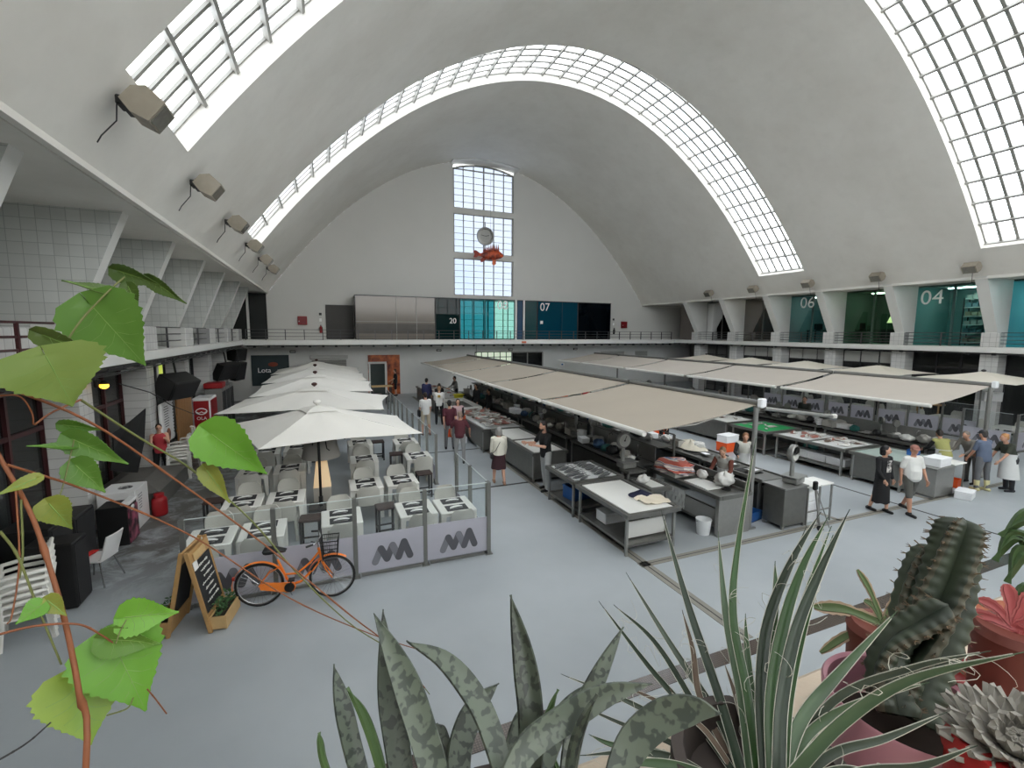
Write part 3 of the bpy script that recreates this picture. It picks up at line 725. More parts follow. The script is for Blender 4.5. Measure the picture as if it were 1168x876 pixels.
# ---- floodlights on the vault
def floodlight():
    t = thing('mounted_floodlight', '', 'floodlight')
    MB().prism([(-.2, .08), (-.02, .3), (.2, .34), (.46, .1), (.2, -.24), (-.06, -.12)], -.3, .3, 'y').build('housing', mat('flood_housing', (150, 142, 128), .55, .1, var=.2, scale=5), t)
    MB().box((.335, 0, -.075), (.02, .5, .36), rot=Matrix.Rotation(radians(37.5), 3, 'Y')).build('glass', mat('flood_glass', (120, 118, 110), .12, .1, var=.3, scale=9), t)
    MB().box((-.22, 0, .1), (.14, .34, .16), b=.02).box((-.1, 0, .0), (.2, .5, .05)).build('bracket', M_BLACK, t)
    MB().tube([(-.28, -.1, .08), (-.3, -.12, -.25), (-.5, -.2, -.55), (-.56, -.22, -.68)], .012, 6).build('cable', M_DARK, t)
    return t
FP = Proto(floodlight())
def flood(x, y, lb, right):
    z = vz(x - XC)
    FP.put((x + (-.28 if right else .28), y, z - .12), pi if right else 0, lb, None, .78)
for k, y in enumerate((8.15, 11.9, 15.6, 19.3, 22.8, 26.0)): flood(-2.5, y, 'beige floodlight low on the left side of the vault, %s from the near end' % ORD[k], False)
for k, y in enumerate((10.6, 14.05, 17.45, 20.9, 24.4)): flood(24.8, y, 'beige floodlight low on the right side of the vault, %s from the near end' % ORD[k], True)

# ---- floor channels
M_GRATE = tiles_mat('rusty_grate', (92, 80, 72), (66, 58, 52), .03, (0, 1))
M_CHAN = mat('channel_tape', (136, 133, 124), .6, var=.12, scale=4)
M_LINE = mat('dark_channel', (60, 60, 58), .6, var=.2)
struct(MB().box((11, 4.2, .002), (44, .22, .012)).build('floor_drain', M_GRATE))
b = MB(); b.box((5.42, 17.5, .002), (.2, 26.3, .01)); b.box((12, 6.62, .002), (13.4, .16, .01)); b.box((10.95, 17.8, .002), (.12, 22.4, .01)); b.box((14.6, 17.8, .002), (.14, 22.4, .01))
struct(b.build('floor_channel', M_CHAN))
b = MB(); b.box((4.0, 11.75, .002), (3.2, .08, .01)); b.box((4.3, 15.95, .002), (3.0, .08, .01)); b.box((13.4, 7.0, .002), (.05, 5.0, .01)); b.box((5.42, 17.5, .004), (.02, 26.3, .012)); b.box((12, 6.62, .004), (13.4, .016, .012))
struct(b.build('floor_line', M_LINE))
# ---- ledge of the gallery in front of the viewer
b = MB(); b.box((6, -.98, 3.62), (30, 2.96, .2), b=.02)
struct(b.build('ledge', mat('beige_stone', (196, 180, 160), .65, var=.1, scale=12, bump=.15, bscale=90)))

# ================================================================ restaurant terrace
M_PLAS = mat('white_plastic', (226, 225, 219), .38, var=.03)
M_CHAIR = mat('shaded_chair_plastic', (188, 187, 179), .42, var=.03)  # greyer than the tables: shade on the chair backs put into the colour
M_MAT = mat('charcoal_placemat', (44, 44, 46), .8, var=.15, scale=60)
M_NAP = mat('paper_napkin', (232, 232, 230), .8, var=.03)
M_BROWN = mat('dark_brown_rattan', (56, 40, 36), .6, var=.2, scale=30)
M_CANV = mat('parasol_canvas', (226, 224, 218), .85, var=.03, scale=1.5)
M_ALU = mat('post_aluminium', (128, 128, 124), .35, .6, var=.08)
M_CLEAR = glassmat('clear_glass', (252, 254, 254), 1.0, .01, .04, .05, (200, 202, 204), nogloss=True)
M_FROST = glassmat('frosted_film', (228, 228, 234), .95, .3, .05, .8, (226, 225, 234))

def make_table():
    t = thing('terrace_table', '', 'table')
    MB().box((0, 0, .715), (.74, .84, .035), b=.015).box((0, 0, .67), (.68, .78, .06)).build('table_top', M_PLAS, t, smooth=40)
    for sx in (-1, 1):
        for sy in (-1, 1):
            b = MB(); b.sheet([[(sx * (.36 - .004 * k), sy * .41, .7 - .1 * k), (sx * (.36 - .004 * k), sy * (.30 + .008 * k), .7 - .1 * k)] for k in range(8)], .045, nrm=(sx, 0, 0))
            b.sheet([[(sx * .362, sy * .412, .7 - .1 * k), (sx * (.26 + .008 * k), sy * .412, .7 - .1 * k)] for k in range(8)], .04, nrm=(0, sy, 0))
            b.build('leg', M_PLAS, t)
    return t
def make_chair(mm):
    t = thing('terrace_chair', '', 'chair')
    rows = [[(x, y, .45 - .015 * cos(x * 5) + (.02 if y > .18 else 0) * 0) for x in (-.23, -.12, 0, .12, .23)] for y in (-.2, -.07, .07, .2, .23)]
    MB().sheet(rows, .03).build('seat', mm, t, smooth=50)
    prof = []
    for k in range(9):
        z = .43 + .45 * k / 8; hw = .215 + .02 * sin(pi * k / 8) if k < 7 else (.2 if k == 7 else .15)
        prof.append([(hw * c, -.2 - .06 * k / 8 - .05 * (1 - c * c) - .01 * k / 8, z) for c in (-1, -.75, -.4, 0, .4, .75, 1)])
    MB().sheet(prof, -.022).build('backrest', mm, t, smooth=50)
    for sx in (-1, 1):
        for sy in (-1, 1):
            MB().bar((sx * .2, sy * .19, .45), (sx * .235, sy * .225 - (.04 if sy < 0 else 0), 0), .05, .04).build('leg', mm, t)
    return t
TP = Proto(make_table()); CP = Proto(make_chair(M_CHAIR))
def make_mat():
    return MB().box((0, 0, .002), (.44, .30, .004)).build('placemat', M_MAT)
def make_nap():
    t = thing('napkin', '', 'napkin')
    b = MB(); b.sheet([[(-.14, -.03, .0), (-.05, -.045, .022), (.06, -.03, .02), (.14, 0, .004)], [(-.13, .0, .004), (-.04, .0, .034), (.07, .008, .03), (.15, .02, .006)], [(-.11, .05, .0), (-.03, .055, .018), (.08, .055, .016), (.13, .05, .0)]], .006)
    b.build('paper', M_NAP, t, smooth=60)
    MB().box((.0, -.065, .005), (.2, .012, .004)).box((.1, -.065, .005), (.05, .022, .004)).build('fork', M_STEEL, t)
    return t
MP = Proto(tag(make_mat(), '', 'placemat')); NP = Proto(make_nap())
# row (from the front fence), place in the row, x, y
TABS = [(0, 'far left', -1.93, 9.08), (0, 'second', -1.13, 9.1), (0, 'middle', .21, 9.2), (0, 'fourth', 1.62, 9.12), (0, 'far right', 2.4, 9.02),
        (1, 'far left', -1.68, 10.8), (1, 'second', -.86, 10.78), (1, 'third', .81, 11.08), (1, 'far right', 1.63, 11.07),
        (2, 'far left', -1.75, 13.05), (2, 'second', -.93, 13.06), (2, 'third', .95, 13.3), (2, 'far right', 2.42, 13.12),
        (3, 'far left', -1.67, 15.2), (3, 'second', -.85, 15.3), (3, 'third', .98, 15.35), (3, 'far right', 2.38, 15.06)]
for r, pl_, x, y in TABS:
    where = '%s table of the %s row back from the front glass fence' % (pl_, ORD[r])
    TP.put((x, y, 0), RND.uniform(-.03, .03), 'white plastic terrace table, %s' % where, 'white terrace tables')
    CP.put((x + RND.uniform(-.02, .02), y - .43, 0), RND.uniform(-.06, .06), 'white chair, near side of %s' % where, 'white terrace chairs')
    CP.put((x + RND.uniform(-.02, .02), y + .53, 0), pi + RND.uniform(-.06, .06), 'white chair, far side of %s' % where, 'white terrace chairs')
    for s_, sd_ in ((-1, 'near'), (1, 'far')):
        MP.put((x, y + s_ * .2, .733), 0, 'charcoal placemat, %s edge of %s' % (sd_, where), 'charcoal placemats')
        NP.put((x + RND.uniform(-.03, .03), y + s_ * .2, .745), RND.uniform(-.2, .2), 'white napkin, %s placemat on %s' % (sd_, where), 'white folded napkins')
for o in [o for o in bpy.data.objects if o.get('label') and len(o['label'].split()) > 16]:
    o['label'] = o['label'].replace(' back from the front glass fence', ' from the fence').replace(' table of the ', ' table in ')
def make_stool():
    t = thing('bar_stool', '', 'stool')
    MB().box((0, 0, .62), (.4, .36, .05), b=.015).build('seat', M_BROWN, t)
    for sx in (-1, 1):
        for sy in (-1, 1): MB().box((sx * .17, sy * .15, .3), (.04, .04, .6)).build('leg', M_DARK, t)
    b = MB(); [b.box((0, sy * .15, .16), (.32, .025, .03)) for sy in (-1, 1)]; [b.box((sx * .17, 0, .16), (.025, .3, .03)) for sx in (-1, 1)]
    b.build('stretcher', M_DARK, t)
    return t
SP = Proto(make_stool())
for x, y, lb in ((1.1, 9.72, 'between the middle and fourth tables of the front row'), (2.32, 11.75, 'at the right end of the second row by the side fence'), (1.93, 13.95, 'between the two right tables of the third row'),
                 (1.58, 15.75, 'between the two right tables of the fourth row'), (-.36, 9.62, 'behind the bicycle basket in the front row'), (-2.32, 11.4, 'left of the second row on the worn floor'), (-1.26, 16.4, 'behind the far left tables under the parasol edge')):
    SP.put((x, y, 0), RND.uniform(-.1, .1), 'dark brown stool ' + lb, 'dark terrace stools')

# parasols
def parasol(idx, cs, zc, ap, base, lbl, red):
    t = thing('square_parasol', lbl, 'parasol', (base[0], base[1], 0), 0, 'white square parasols in a row')
    o = Vector((base[0], base[1], 0)); A = Vector(ap) - o
    Cn = [Vector((c[0], c[1], zc)) - o for c in cs]
    N = 10; rim = []
    for i in range(4):
        p, q = Cn[i], Cn[(i + 1) % 4]
        for k in range(N):
            f = k / N; m = p.lerp(q, f); sag = sin(pi * f)
            ctr = Vector((A.x, A.y, zc)); m = m.lerp(ctr, .055 * sag); m.z += .05 * sag - .015 * sin(2 * pi * f) ** 2
            rim.append(m)
    rings = []
    for j in range(8):
        f = .05 + .95 * j / 7
        ring = []
        for k, m in enumerate(rim + rim[:1]):
            p = A.lerp(m, f); h = ((k % (N)) / N)
            p.z -= .05 * sin(pi * f) * (.4 + .6 * abs(sin(2 * pi * h)))
            ring.append(p)
        rings.append(ring)
    MB().sheet(rings, .006).build('canopy', M_CANV, t, smooth=18)
    vent = [[A + Vector((0, 0, .03)) for _ in range(17)], [A.lerp(rim[int(k * 2.5) % 40], .14) + Vector((0, 0, .03)) for k in range(17)], [A.lerp(rim[int(k * 2.5) % 40], .2) + Vector((0, 0, .015)) for k in range(17)]]
    MB().sheet(vent, .004).build('vent_cap', M_CANV, t, smooth=30)
    MB().cyl((A.x, A.y, A.z - .02), (A.x, A.y, A.z + .06), .03, n=10).ell((A.x, A.y, A.z + .1), (.09, .09, .06)).build('finial', mat('finial_brown', (70, 40, 36), .5) if red else M_CANV, t, smooth=50)
    MB().cyl((0, 0, .06), (A.x, A.y, A.z), .032, n=10).build('pole', M_BLACK, t)
    rb = MB()
    for k in range(0, 40, 5): rb.bar(A - Vector((0, 0, .04)), rim[k] - Vector((0, 0, .02)), .02, .02); rb.bar(Vector((A.x, A.y, A.z - .45)), A.lerp(rim[k], .5) - Vector((0, 0, .08)), .015, .015)
    rb.build('ribs', M_DARK, t)
    MB().box((0, 0, .035), (.56, .56, .07), b=.02).cyl((0, 0, .07), (0, 0, .3), .05).build('base', M_DARK, t)
parasol(0, [(-1.34, 10.77), (2.18, 11.1), (1.95, 13.75), (-2.55, 13.8)], 1.82, (-.19, 11.8, 2.53), (-.19, 11.8), 'white square parasol nearest to the bicycle, without a red finial', False)
parasol(1, [(-2.97, 15.2), (1.65, 14.4), (2.2, 17.6), (-2.6, 18.2)], 1.92, (-.32, 16.4, 2.47), (-.3, 16.4), 'white square parasol second from the front with a dark red finial', True)
parasol(2, [(-2.5, 18.35), (1.75, 18.75), (2.0, 22.2), (-2.5, 22.2)], 1.97, (-.36, 20.9, 2.5), (-.36, 20.7), 'white square parasol third from the front, middle of the row', True)
parasol(3, [(-2.6, 22.9), (1.9, 22.9), (2.0, 26.6), (-2.55, 26.6)], 1.98, (-.42, 25.0, 2.52), (-.42, 24.9), 'white square parasol fourth from the front of the row', True)
parasol(4, [(-2.65, 27.3), (1.9, 27.3), (2.0, 30.8), (-2.6, 30.8)], 1.99, (-.4, 29.2, 2.53), (-.4, 29.1), 'white square parasol farthest away beside the far wall', True)

# lit floor lamp under the first parasol
t = thing('floor_lamp', 'lit white floor lamp with wide grey shade beside the first parasol pole', 'lamp', (-.15, 12.32, 0))
M_LIT = mat('lit_lamp_body', (226, 214, 190), .5, emit=(255, 206, 140), estr=.3)
b = MB(); b.prism([(-.21, -.16), (.21, -.16), (.21, .16), (-.21, .16)], 0, .4)
b.build('plinth', mat('lamp_plinth', (200, 194, 184), .5), t)
MB().add([(-.21, -.16, .4), (.21, -.16, .4), (.21, .16, .4), (-.21, .16, .4), (-.11, -.1, 1.2), (.11, -.1, 1.2), (.11, .1, 1.2), (-.11, .1, 1.2)], [(0, 1, 5, 4), (1, 2, 6, 5), (2, 3, 7, 6), (3, 0, 4, 7), (4, 5, 6, 7), (3, 2, 1, 0)]).build('lit_body', M_LIT, t)
MB().lathe([(.46, 1.16), (.34, 1.72), (.0, 1.75)], n=32).build('lamp_shade', mat('grey_shade', (150, 147, 142), .8, var=.05), t, smooth=40)
MB().tube([(.1, -.3, 1.7), (.14, -.42, 1.45), (.2, -.44, 1.4)], .012, 6).tube([(-.16, -.3, 1.7), (-.18, -.4, 1.55)], .012, 6).build('switch_cord', M_BLACK, t)

# glass fence
def zigzag(mb, M, wid, hei, n, mi0=0):
    st = hei * .2
    pts = [(-wid / 2, 0)]
    for k in range(n):
        pts.append((-wid / 2 + wid * (k * 2 + 1) / (2 * n), hei * (.78 + .22 * (k / max(1, n - 1))))); pts.append((-wid / 2 + wid * (k * 2 + 2) / (2 * n), hei * .1))
    for k, (p, q) in enumerate(zip(pts[:-1], pts[1:])):
        dx, dz = q[0] - p[0], q[1] - p[1]; L_ = hypot(dx, dz); a = atan2(dz, dx)
        poly = [(p[0] + st * cos(a + pi / 2 + pi * i / 8), p[1] + st * sin(a + pi / 2 + pi * i / 8)) for i in range(9)] + [(q[0] + st * cos(a - pi / 2 + pi * i / 8), q[1] + st * sin(a - pi / 2 + pi * i / 8)) for i in range(9)]
        mb.prism(poly, -.003 - .0006 * k, .0, 'y', 0 if (k % 3) else 1, M)
M_LOGO = mat('logo_dark_grey', (82, 82, 88), .6, var=.04); M_LOGO2 = mat('logo_mid_grey', (122, 122, 130), .6, var=.04)
def bay(name, label, p, q, n=3, h=1.44, last=False, logo=True, fz=.76):
    """one glass bay from p to q with its post at p (and at q when last)"""
    p = Vector((p[0], p[1], 0)); q = Vector((q[0], q[1], 0)); a = atan2(q.y - p.y, q.x - p.x); L_ = (q - p).length
    t = thing(name, label, 'glass fence', tuple(p), a)
    MB().box((0, 0, h / 2), (.07, .07, h)).box((0, 0, .01), (.14, .12, .02)).build('post', M_ALU, t)
    if last: MB().box((L_, 0, h / 2), (.07, .07, h)).box((L_, 0, .01), (.14, .12, .02)).build('post', M_ALU, t)
    MB().box((L_ / 2, 0, (fz + h - .02) / 2), (L_ - .07, .012, h - fz - .02)).build('clear_pane', M_CLEAR, t)
    MB().box((L_ / 2, 0, fz / 2 + .04), (L_ - .07, .014, fz - .08)).build('frosted_pane', M_FROST, t)
    MB().box((L_ / 2, 0, .03), (L_ - .17, .05, .04)).build('bottom_rail', M_ALU, t)
    MB().box((L_ / 2, 0, h - .006), (L_ - .07, .014, .012)).build('glass_edge', mat('glass_edge', (196, 206, 204), .3), t)
    if logo:
        b = MB(); zigzag(b, Matrix.Translation((L_ / 2 + .02, -.009, .23)), L_ * .5, .3, n); b.build('zigzag_logo', [M_LOGO, M_LOGO2], t)
    return t
FX = [-2.1, -.86, .39, 1.61, 2.84]
FLB = ['glass fence bay behind the chalkboard at the left end of the terrace front', 'glass fence bay behind the bicycle rear wheel', 'glass fence bay with zigzag logo right of the bicycle basket', 'frosted glass fence bay with zigzag logo at the front right corner']
for k in range(4): bay('glass_fence_bay', FLB[k], (FX[k], 8.12), (FX[k + 1], 8.1), last=(k == 3))
SY = [8.1, 9.25, 10.4, None, 12.5, 13.75, 14.95, 16.15, 17.35, 18.5, 19.65, 20.8, 21.95, 23.1]
j = 0
for a, c in zip(SY[:-1], SY[1:]):
    if a is None or c is None: continue
    bay('glass_fence_bay', 'glass side fence bay along the aisle beside the terrace, %s from the front corner' % ORD[j], (2.84, a + .06), (2.84, c), last=(c in (10.4, 23.1)), logo=False, fz=.5); j += 1

# ---- bicycle
M_OR = mat('orange_paint', (242, 128, 36), .32, var=.03, coat=.4)
M_TYRE = mat('black_rubber', (20, 20, 21), .7); M_CHROME = mat('chrome', (190, 190, 190), .2, .9)
t = thing('bicycle', 'orange step-through bicycle with black basket leaning along the glass fence', 'bicycle', (-1.06, 7.78, 0), atan2(-.13, 1.06))
R = .355
def ring(b, cx, r, rr, n=36, m=8):
    rows = [[(cx + (r + rr * cos(c)) * cos(a), rr * sin(c), R + (r + rr * cos(c)) * sin(a)) for c in [2 * pi * j / m for j in range(m + 1)]] for a in [2 * pi * i / n for i in range(n + 1)]]
    b.sheet(rows); return b
for nm, cx in (('rear_wheel', 0), ('front_wheel', 1.07)):
    w_ = ring(MB(), cx, R - .02, .02).build(nm, M_TYRE, t, smooth=60)
    ring(MB(), cx, R - .042, .01).build('rim', M_CHROME, w_, smooth=60)
    s_ = MB()
    for k in range(28):
        a = 2 * pi * k / 28 + .1; s_.tube([(cx + .02 * cos(a + (.9 if k % 2 else -.9)), .025 * (1 if k % 2 else -1), R + .02 * sin(a)), (cx + (R - .04) * cos(a), 0, R + (R - .04) * sin(a))], .0018, 4)
    s_.build('spokes', M_CHROME, w_)
    MB().cyl((cx, -.05, R), (cx, .05, R), .022, n=10).build('hub', M_CHROME, w_)
b = MB()
BB = (.44, 0, .29); ST = (.27, 0, .74); HT = (.875, 0, .86); HB = (.925, 0, .62)
b.tube([BB, ST], .018, 8); b.tube([HT, HB], .021, 8)
b.tube([BB, (.6, 0, .33), (.78, 0, .5), (.915, 0, .68)], .021, 8); b.tube([(.37, 0, .48), (.55, 0, .47), (.74, 0, .62), (.89, 0, .8)], .017, 8)
for sy in (-1, 1):
    b.tube([(0, sy * .055, R), (.2, sy * .05, .325), BB], .011, 6); b.tube([(0, sy * .055, R), (.15, sy * .04, .55), (.31, sy * .01, .62)], .009, 6)
b.build('frame', M_OR, t, smooth=60)
b = MB(); b.tube([HB, (.95, 0, .56)], .022, 8)
for sy in (-1, 1): b.tube([(.945, sy * .03, .57), (.98, sy * .05, .5), (1.07, sy * .055, R)], .011, 6)
b.build('fork', M_OR, t, smooth=60)
def fender(nm, cx, a0, a1):
    rows = [[(cx + (R + .03) * cos(a), y, R + (R + .03 - abs(y) * .35) * sin(a)) for y in (-.032, -.016, 0, .016, .032)] for a in [a0 + (a1 - a0) * i / 18 for i in range(19)]]
    MB().sheet(rows, .003).build(nm, M_OR, t, smooth=60)
fender('rear_mudguard', 0, radians(5), radians(190)); fender('front_mudguard', 1.07, radians(55), radians(160))
MB().prism([(.02, .39), (.42, .37), (.5, .36), (.53, .29), (.5, .22), (.42, .205), (.02, .3)], -.07, -.045, 'y').build('chain_guard', M_OR, t)
MB().lathe([(0, 0), (.075, 0), (.075, .012), (0, .012)], M=Matrix.Rotation(pi / 2, 4, 'X'), c=(.44, -.07, .29), n=20).build('chainring', M_BLACK, t)
b = MB(); b.bar((.44, -.09, .29), (.49, -.09, .45), .02, .02); b.bar((.44, .09, .29), (.39, .09, .13), .02, .02); b.box((.49, -.14, .45), (.09, .09, .025)); b.box((.39, .14, .13), (.09, .09, .025)); b.build('crank_pedals', M_BLACK, t)
MB().cyl(ST, (.235, 0, .84), .013, n=8).build('seat_post', M_CHROME, t)
MB().sheet([[(x, y * w, .87 + .015 * (1 - y * y) - .02 * (x > .3)) for y in (-1, -.6, 0, .6, 1)] for x, w in ((.09, .07), (.13, .1), (.2, .1), (.28, .05), (.36, .025), (.39, .012))], .05).build('saddle', M_BLACK, t, smooth=60)
b = MB(); b.cyl(HT, (.855, 0, .98), .012, n=8); b.tube([(.76, -.29, 1.02), (.86, -.24, 1.03), (.9, -.08, 1.0), (.87, 0, .99), (.9, .08, 1.0), (.86, .24, 1.03), (.76, .29, 1.02)], .011, 8); b.build('handlebar', M_CHROME, t, smooth=60)
b = MB(); [b.tube([(.74, s_ * .295, 1.018), (.84, s_ * .255, 1.03)], .017, 8) for s_ in (-1, 1)]; [b.tube([(.86, s_ * .2, 1.04), (.8, s_ * .2, 1.06)], .008, 5) for s_ in (-1, 1)]; b.build('grip', M_BLACK, t)
b = MB()
for k in range(6):
    z = .68 + k * .064; f = .8 + .2 * k / 5; x0, x1, yy = 1.04 - .12 * f, 1.04 + .14 * f, .15 * f
    b.tube([(x0, -yy, z), (x1, -yy, z), (x1, yy, z), (x0, yy, z), (x0, -yy, z)], .005 if k < 5 else .009, 5)
for k in range(9):
    for s_ in (-1, 1): 
        u = -1 + 2 * k / 8
        b.tube([(1.04 + .01 + .13 * .8 * u, s_ * .15 * .8, .68), (1.04 + .01 + .13 * u, s_ * .15, 1.0)], .0028, 4); b.tube([(1.05 + s_ * .104, .12 * u, .68), (1.05 + s_ * .13, .15 * u, 1.0)], .0028, 4)
    b.tube([(1.04 + .1 * (-1 + 2 * k / 8), -.12, .68), (1.04 + .1 * (-1 + 2 * k / 8), .12, .68)], .0028, 4)
b.build('basket', M_BLACK, t)
b = MB(); b.tube([(.36, .05, .3), (.42, .18, .02)], .009, 6); b.build('kickstand', M_CHROME, t)
MB().cyl((-.34, 0, .5), (-.37, 0, .5), .03, n=10).build('rear_reflector', M_RED, t)

# ---- chalkboard with planters
M_WOOD = mat('pale_wood', (176, 138, 88), .6, var=.18, scale=14); M_WOODD = mat('light_wood', (198, 166, 116), .6, var=.12, scale=16)
t = thing('chalkboard_stand', 'wooden A-frame chalkboard with planter troughs at the left fence end', 'chalkboard', (-1.86, 7.66, 0), -.16)
for s_ in (1, -1):
    f = MB()
    for y in (-.3, .3): f.bar((s_ * .03, y, 1.22), (s_ * .27, y, 0), .05, .035, up=(0, 1, 0))
    f.bar((s_ * .06, -.3, 1.11), (s_ * .06, .3, 1.11), .035, .17, up=(-s_ * .18, 0, 1)); f.bar((s_ * .235, -.3, .22), (s_ * .235, .3, .22), .03, .06)
    fo = f.build('frame', M_WOOD, t)
    MB().bar((s_ * .085, 0, 1.01), (s_ * .225, 0, .27), .55, .014, up=(1, 0, .17)).build('board', mat('slate_black', (34, 35, 37), .75, var=.15), fo)
    if s_ == 1:
        c = MB(); L0 = Vector((.105, 0, 1.0))
        for k in range(7):
            z = .95 - k * .09; x = .098 + (1.01 - z) * .189 + .012; pts = []
            a0 = -.2 + .05 * (k % 3); a1 = .12 + .03 * (k * 5 % 4)
            for i in range(22): pts.append((x, a0 + (a1 - a0) * i / 21, z + .016 * sin(i * 2.1 + k) + .008 * sin(i * 3.7)))
            c.tube(pts, .005, 4)
        c.build('chalk_writing', mat('chalk', (214, 214, 208), .9), fo)
        MB().box((.19, .15, .42), (.012, .13, .17), rot=Matrix.Rotation(-.17, 3, 'Y')).build('taped_note', mat('cream_note', (222, 208, 150), .8), fo)
        MB().box((.095, -.05, 1.115), (.012, .36, .11), rot=Matrix.Rotation(-.17, 3, 'Y')).build('name_plate', M_WOODD, fo)
        MB().box((.115, -.24, 1.0), (.012, .11, .12), rot=Matrix.Rotation(-.17, 3, 'Y')).build('white_card', M_NAP, fo)
    p = MB()
    x0, x1 = s_ * .26, s_ * .46
    p.box(((x0 + x1) / 2, -.27, .12), (.2, .025, .18)); p.box(((x0 + x1) / 2, .27, .12), (.2, .025, .18)); p.box((x1, 0, .12), (.025, .56, .2)); p.box((x0, 0, .12), (.025, .56, .18)); p.box(((x0 + x1) / 2, 0, .05), (.19, .54, .03))
    po = p.build('planter', M_WOODD if s_ == 1 else M_WOOD, t)
    lf = MB()
    for k in range(150):
        c = Vector(((x0 + x1) / 2 + RND.uniform(-.09, .09), RND.uniform(-.25, .25), .2 + RND.uniform(0, .17))); a = RND.uniform(0, 2 * pi); e = RND.uniform(.1, 1.0); L_ = RND.uniform(.04, .075)
        d = Vector((cos(a) * cos(e), sin(a) * cos(e), sin(e))); w_ = d.cross(Vector((0, 0, 1))).normalized() * L_ * .3
        lf.add([c, c + d * L_ * .5 + w_, c + d * L_, c + d * L_ * .5 - w_], [(0, 1, 2, 3)])
    lf.build('foliage', mat('planter_leaf', (56, 92, 50), .6, var=.4, scale=20), po)
    MB().box(((x0 + x1) / 2, 0, .17), (.18, .52, .06)).build('soil', mat('dark_soil', (46, 36, 28), .9, var=.3), po)

# ================================================================ left side under the gallery
M_WBOX = mat('white_enamel', (222, 222, 222), .35, var=.02)
def armchair():
    t = thing('garden_armchair', '', 'chair')
    MB().sheet([[(x, y, .4 - .015 * cos(x * 4)) for x in (-.25, -.12, 0, .12, .25)] for y in (-.22, 0, .22)], .025).build('seat', M_PLAS, t, smooth=50)
    b = MB()
    for k in range(6): b.box((-.2 + k * .08, -.25, .62), (.055, .025, .42))
    b.tube([(-.26, -.24, .42), (-.27, -.28, .84), (-.2, -.3, .88), (.2, -.3, .88), (.27, -.28, .84), (.26, -.24, .42)], .028, 6)
    b.build('backrest', M_PLAS, t)
    for sx in (-1, 1):
        MB().tube([(sx * .28, -.26, .62), (sx * .3, .0, .63), (sx * .29, .22, .61), (sx * .285, .25, .5)], .03, 6).build('armrest', M_PLAS, t, smooth=60)
        for sy in (-1, 1): MB().bar((sx * .27, sy * .22, .42), (sx * .29, sy * .27, 0), .06, .05).build('leg', M_PLAS, t)
    return t
AP = Proto(armchair())
for k in range(5): AP.put((-4.0, 8.22, .0 + .095 * k), radians(110), 'white plastic armchair, %s from the floor in the stack at the near left corner' % ORD[k], 'near stack of armchairs')
for j, (x, y) in enumerate(((-4.05, 15.9), (-3.95, 17.1))):
    for k in range(5): AP.put((x, y, .09 * k), radians(100 - 15 * j), 'white plastic armchair, %s up in the %s stack by the grey menu board' % (ORD[k], ('nearer', 'farther')[j]), 'far stacks of armchairs')
AP.put((-4.75, 19.6, 0), radians(20), 'single white plastic armchair standing in front of the red freezer')
# black cabinets and cases
def speaker(nm, lb, loc, size, rz=0, tilt=0):
    t = thing(nm, lb, 'loudspeaker', loc, rz); x, y, z = size
    R_ = Matrix.Rotation(tilt, 3, 'Y'); o = Vector((0, 0, z / 2))
    MB().box(o, size, b=.02, rot=R_).build('cabinet', M_BLACK, t)
    MB().box(o + R_ @ Vector((x / 2 + .006, 0, 0)), (.014, y * .88, z * .9), rot=R_).build('grille', mat('speaker_grille', (30, 30, 32), .8, var=.3, scale=80), t)
    b = MB(); b.tube([o + R_ @ Vector((-.05, y / 2 + .01, z * .2)), o + R_ @ Vector((0, y / 2 + .03, z * .2)), o + R_ @ Vector((.05, y / 2 + .01, z * .2))], .012, 6); b.build('handle', M_DARK, t)
    return t
speaker('loudspeaker', 'tall black loudspeaker cabinet beside the near stack of white armchairs', (-3.98, 9.0, 0), (.62, .46, 1.05))
speaker('loudspeaker', 'black loudspeaker cabinet standing behind the white and red chair', (-4.55, 9.75, 0), (.7, .7, 1.1))
speaker('flight_case', 'big black equipment case left of the white printed cabinet', (-4.6, 10.5, 0), (.85, .75, 1.0))
t = thing('covered_table', 'table under a black and grey cloth by the near shop window', 'table', (-5.02, 8.97, 0)); MB().box((0, 0, .72), (.5, .62, .05)).build('table_top', mat('grey_cloth', (120, 124, 126), .8, var=.35, scale=4), t)
for sx in (-.25, .25):
    for sy in (-.27, .27): MB().box((sx * .9, sy, .35), (.05, .05, .7)).build('leg', M_DARK, t)
# chair with metal legs and a red cloth
t = thing('shell_chair', 'white shell chair with metal legs and a red cloth beside black cabinets', 'chair', (-3.72, 9.62, 0), radians(75))
MB().sheet([[(x, y, .46 - .02 * cos(x * 5)) for x in (-.21, 0, .21)] for y in (-.2, 0, .2)], .02).build('seat', M_WBOX, t, smooth=60)
MB().sheet([[(x, -.2 - .03 * k - .03 * (1 - (x / .21) ** 2), .46 + .1 * k) for x in (-.2, -.1, 0, .1, .2)] for k in range(5)], .02).build('backrest', M_WBOX, t, smooth=60)
for sx in (-1, 1):
    for sy in (-1, 1): MB().cyl((sx * .15, sy * .14, .45), (sx * .24, sy * .25, 0), .013, n=8).build('leg', M_CHROME, t)
tag(MB().sheet([[(x, .0, 0) for x in (-.19, 0, .19)], [(x, .11, .0) for x in (-.19, 0, .19)], [(x, .14, -.03) for x in (-.19, .02, .19)], [(x, .15, -.24) for x in (-.17, .02, .19)]], .012).build('red_cloth', mat('red_fabric', (206, 42, 34), .8), None, smooth=50, loc=(-3.72 - .09, 9.62 + .03, .485), rz=radians(75)), 'red cloth hanging over the front of the white shell chair', 'cloth')
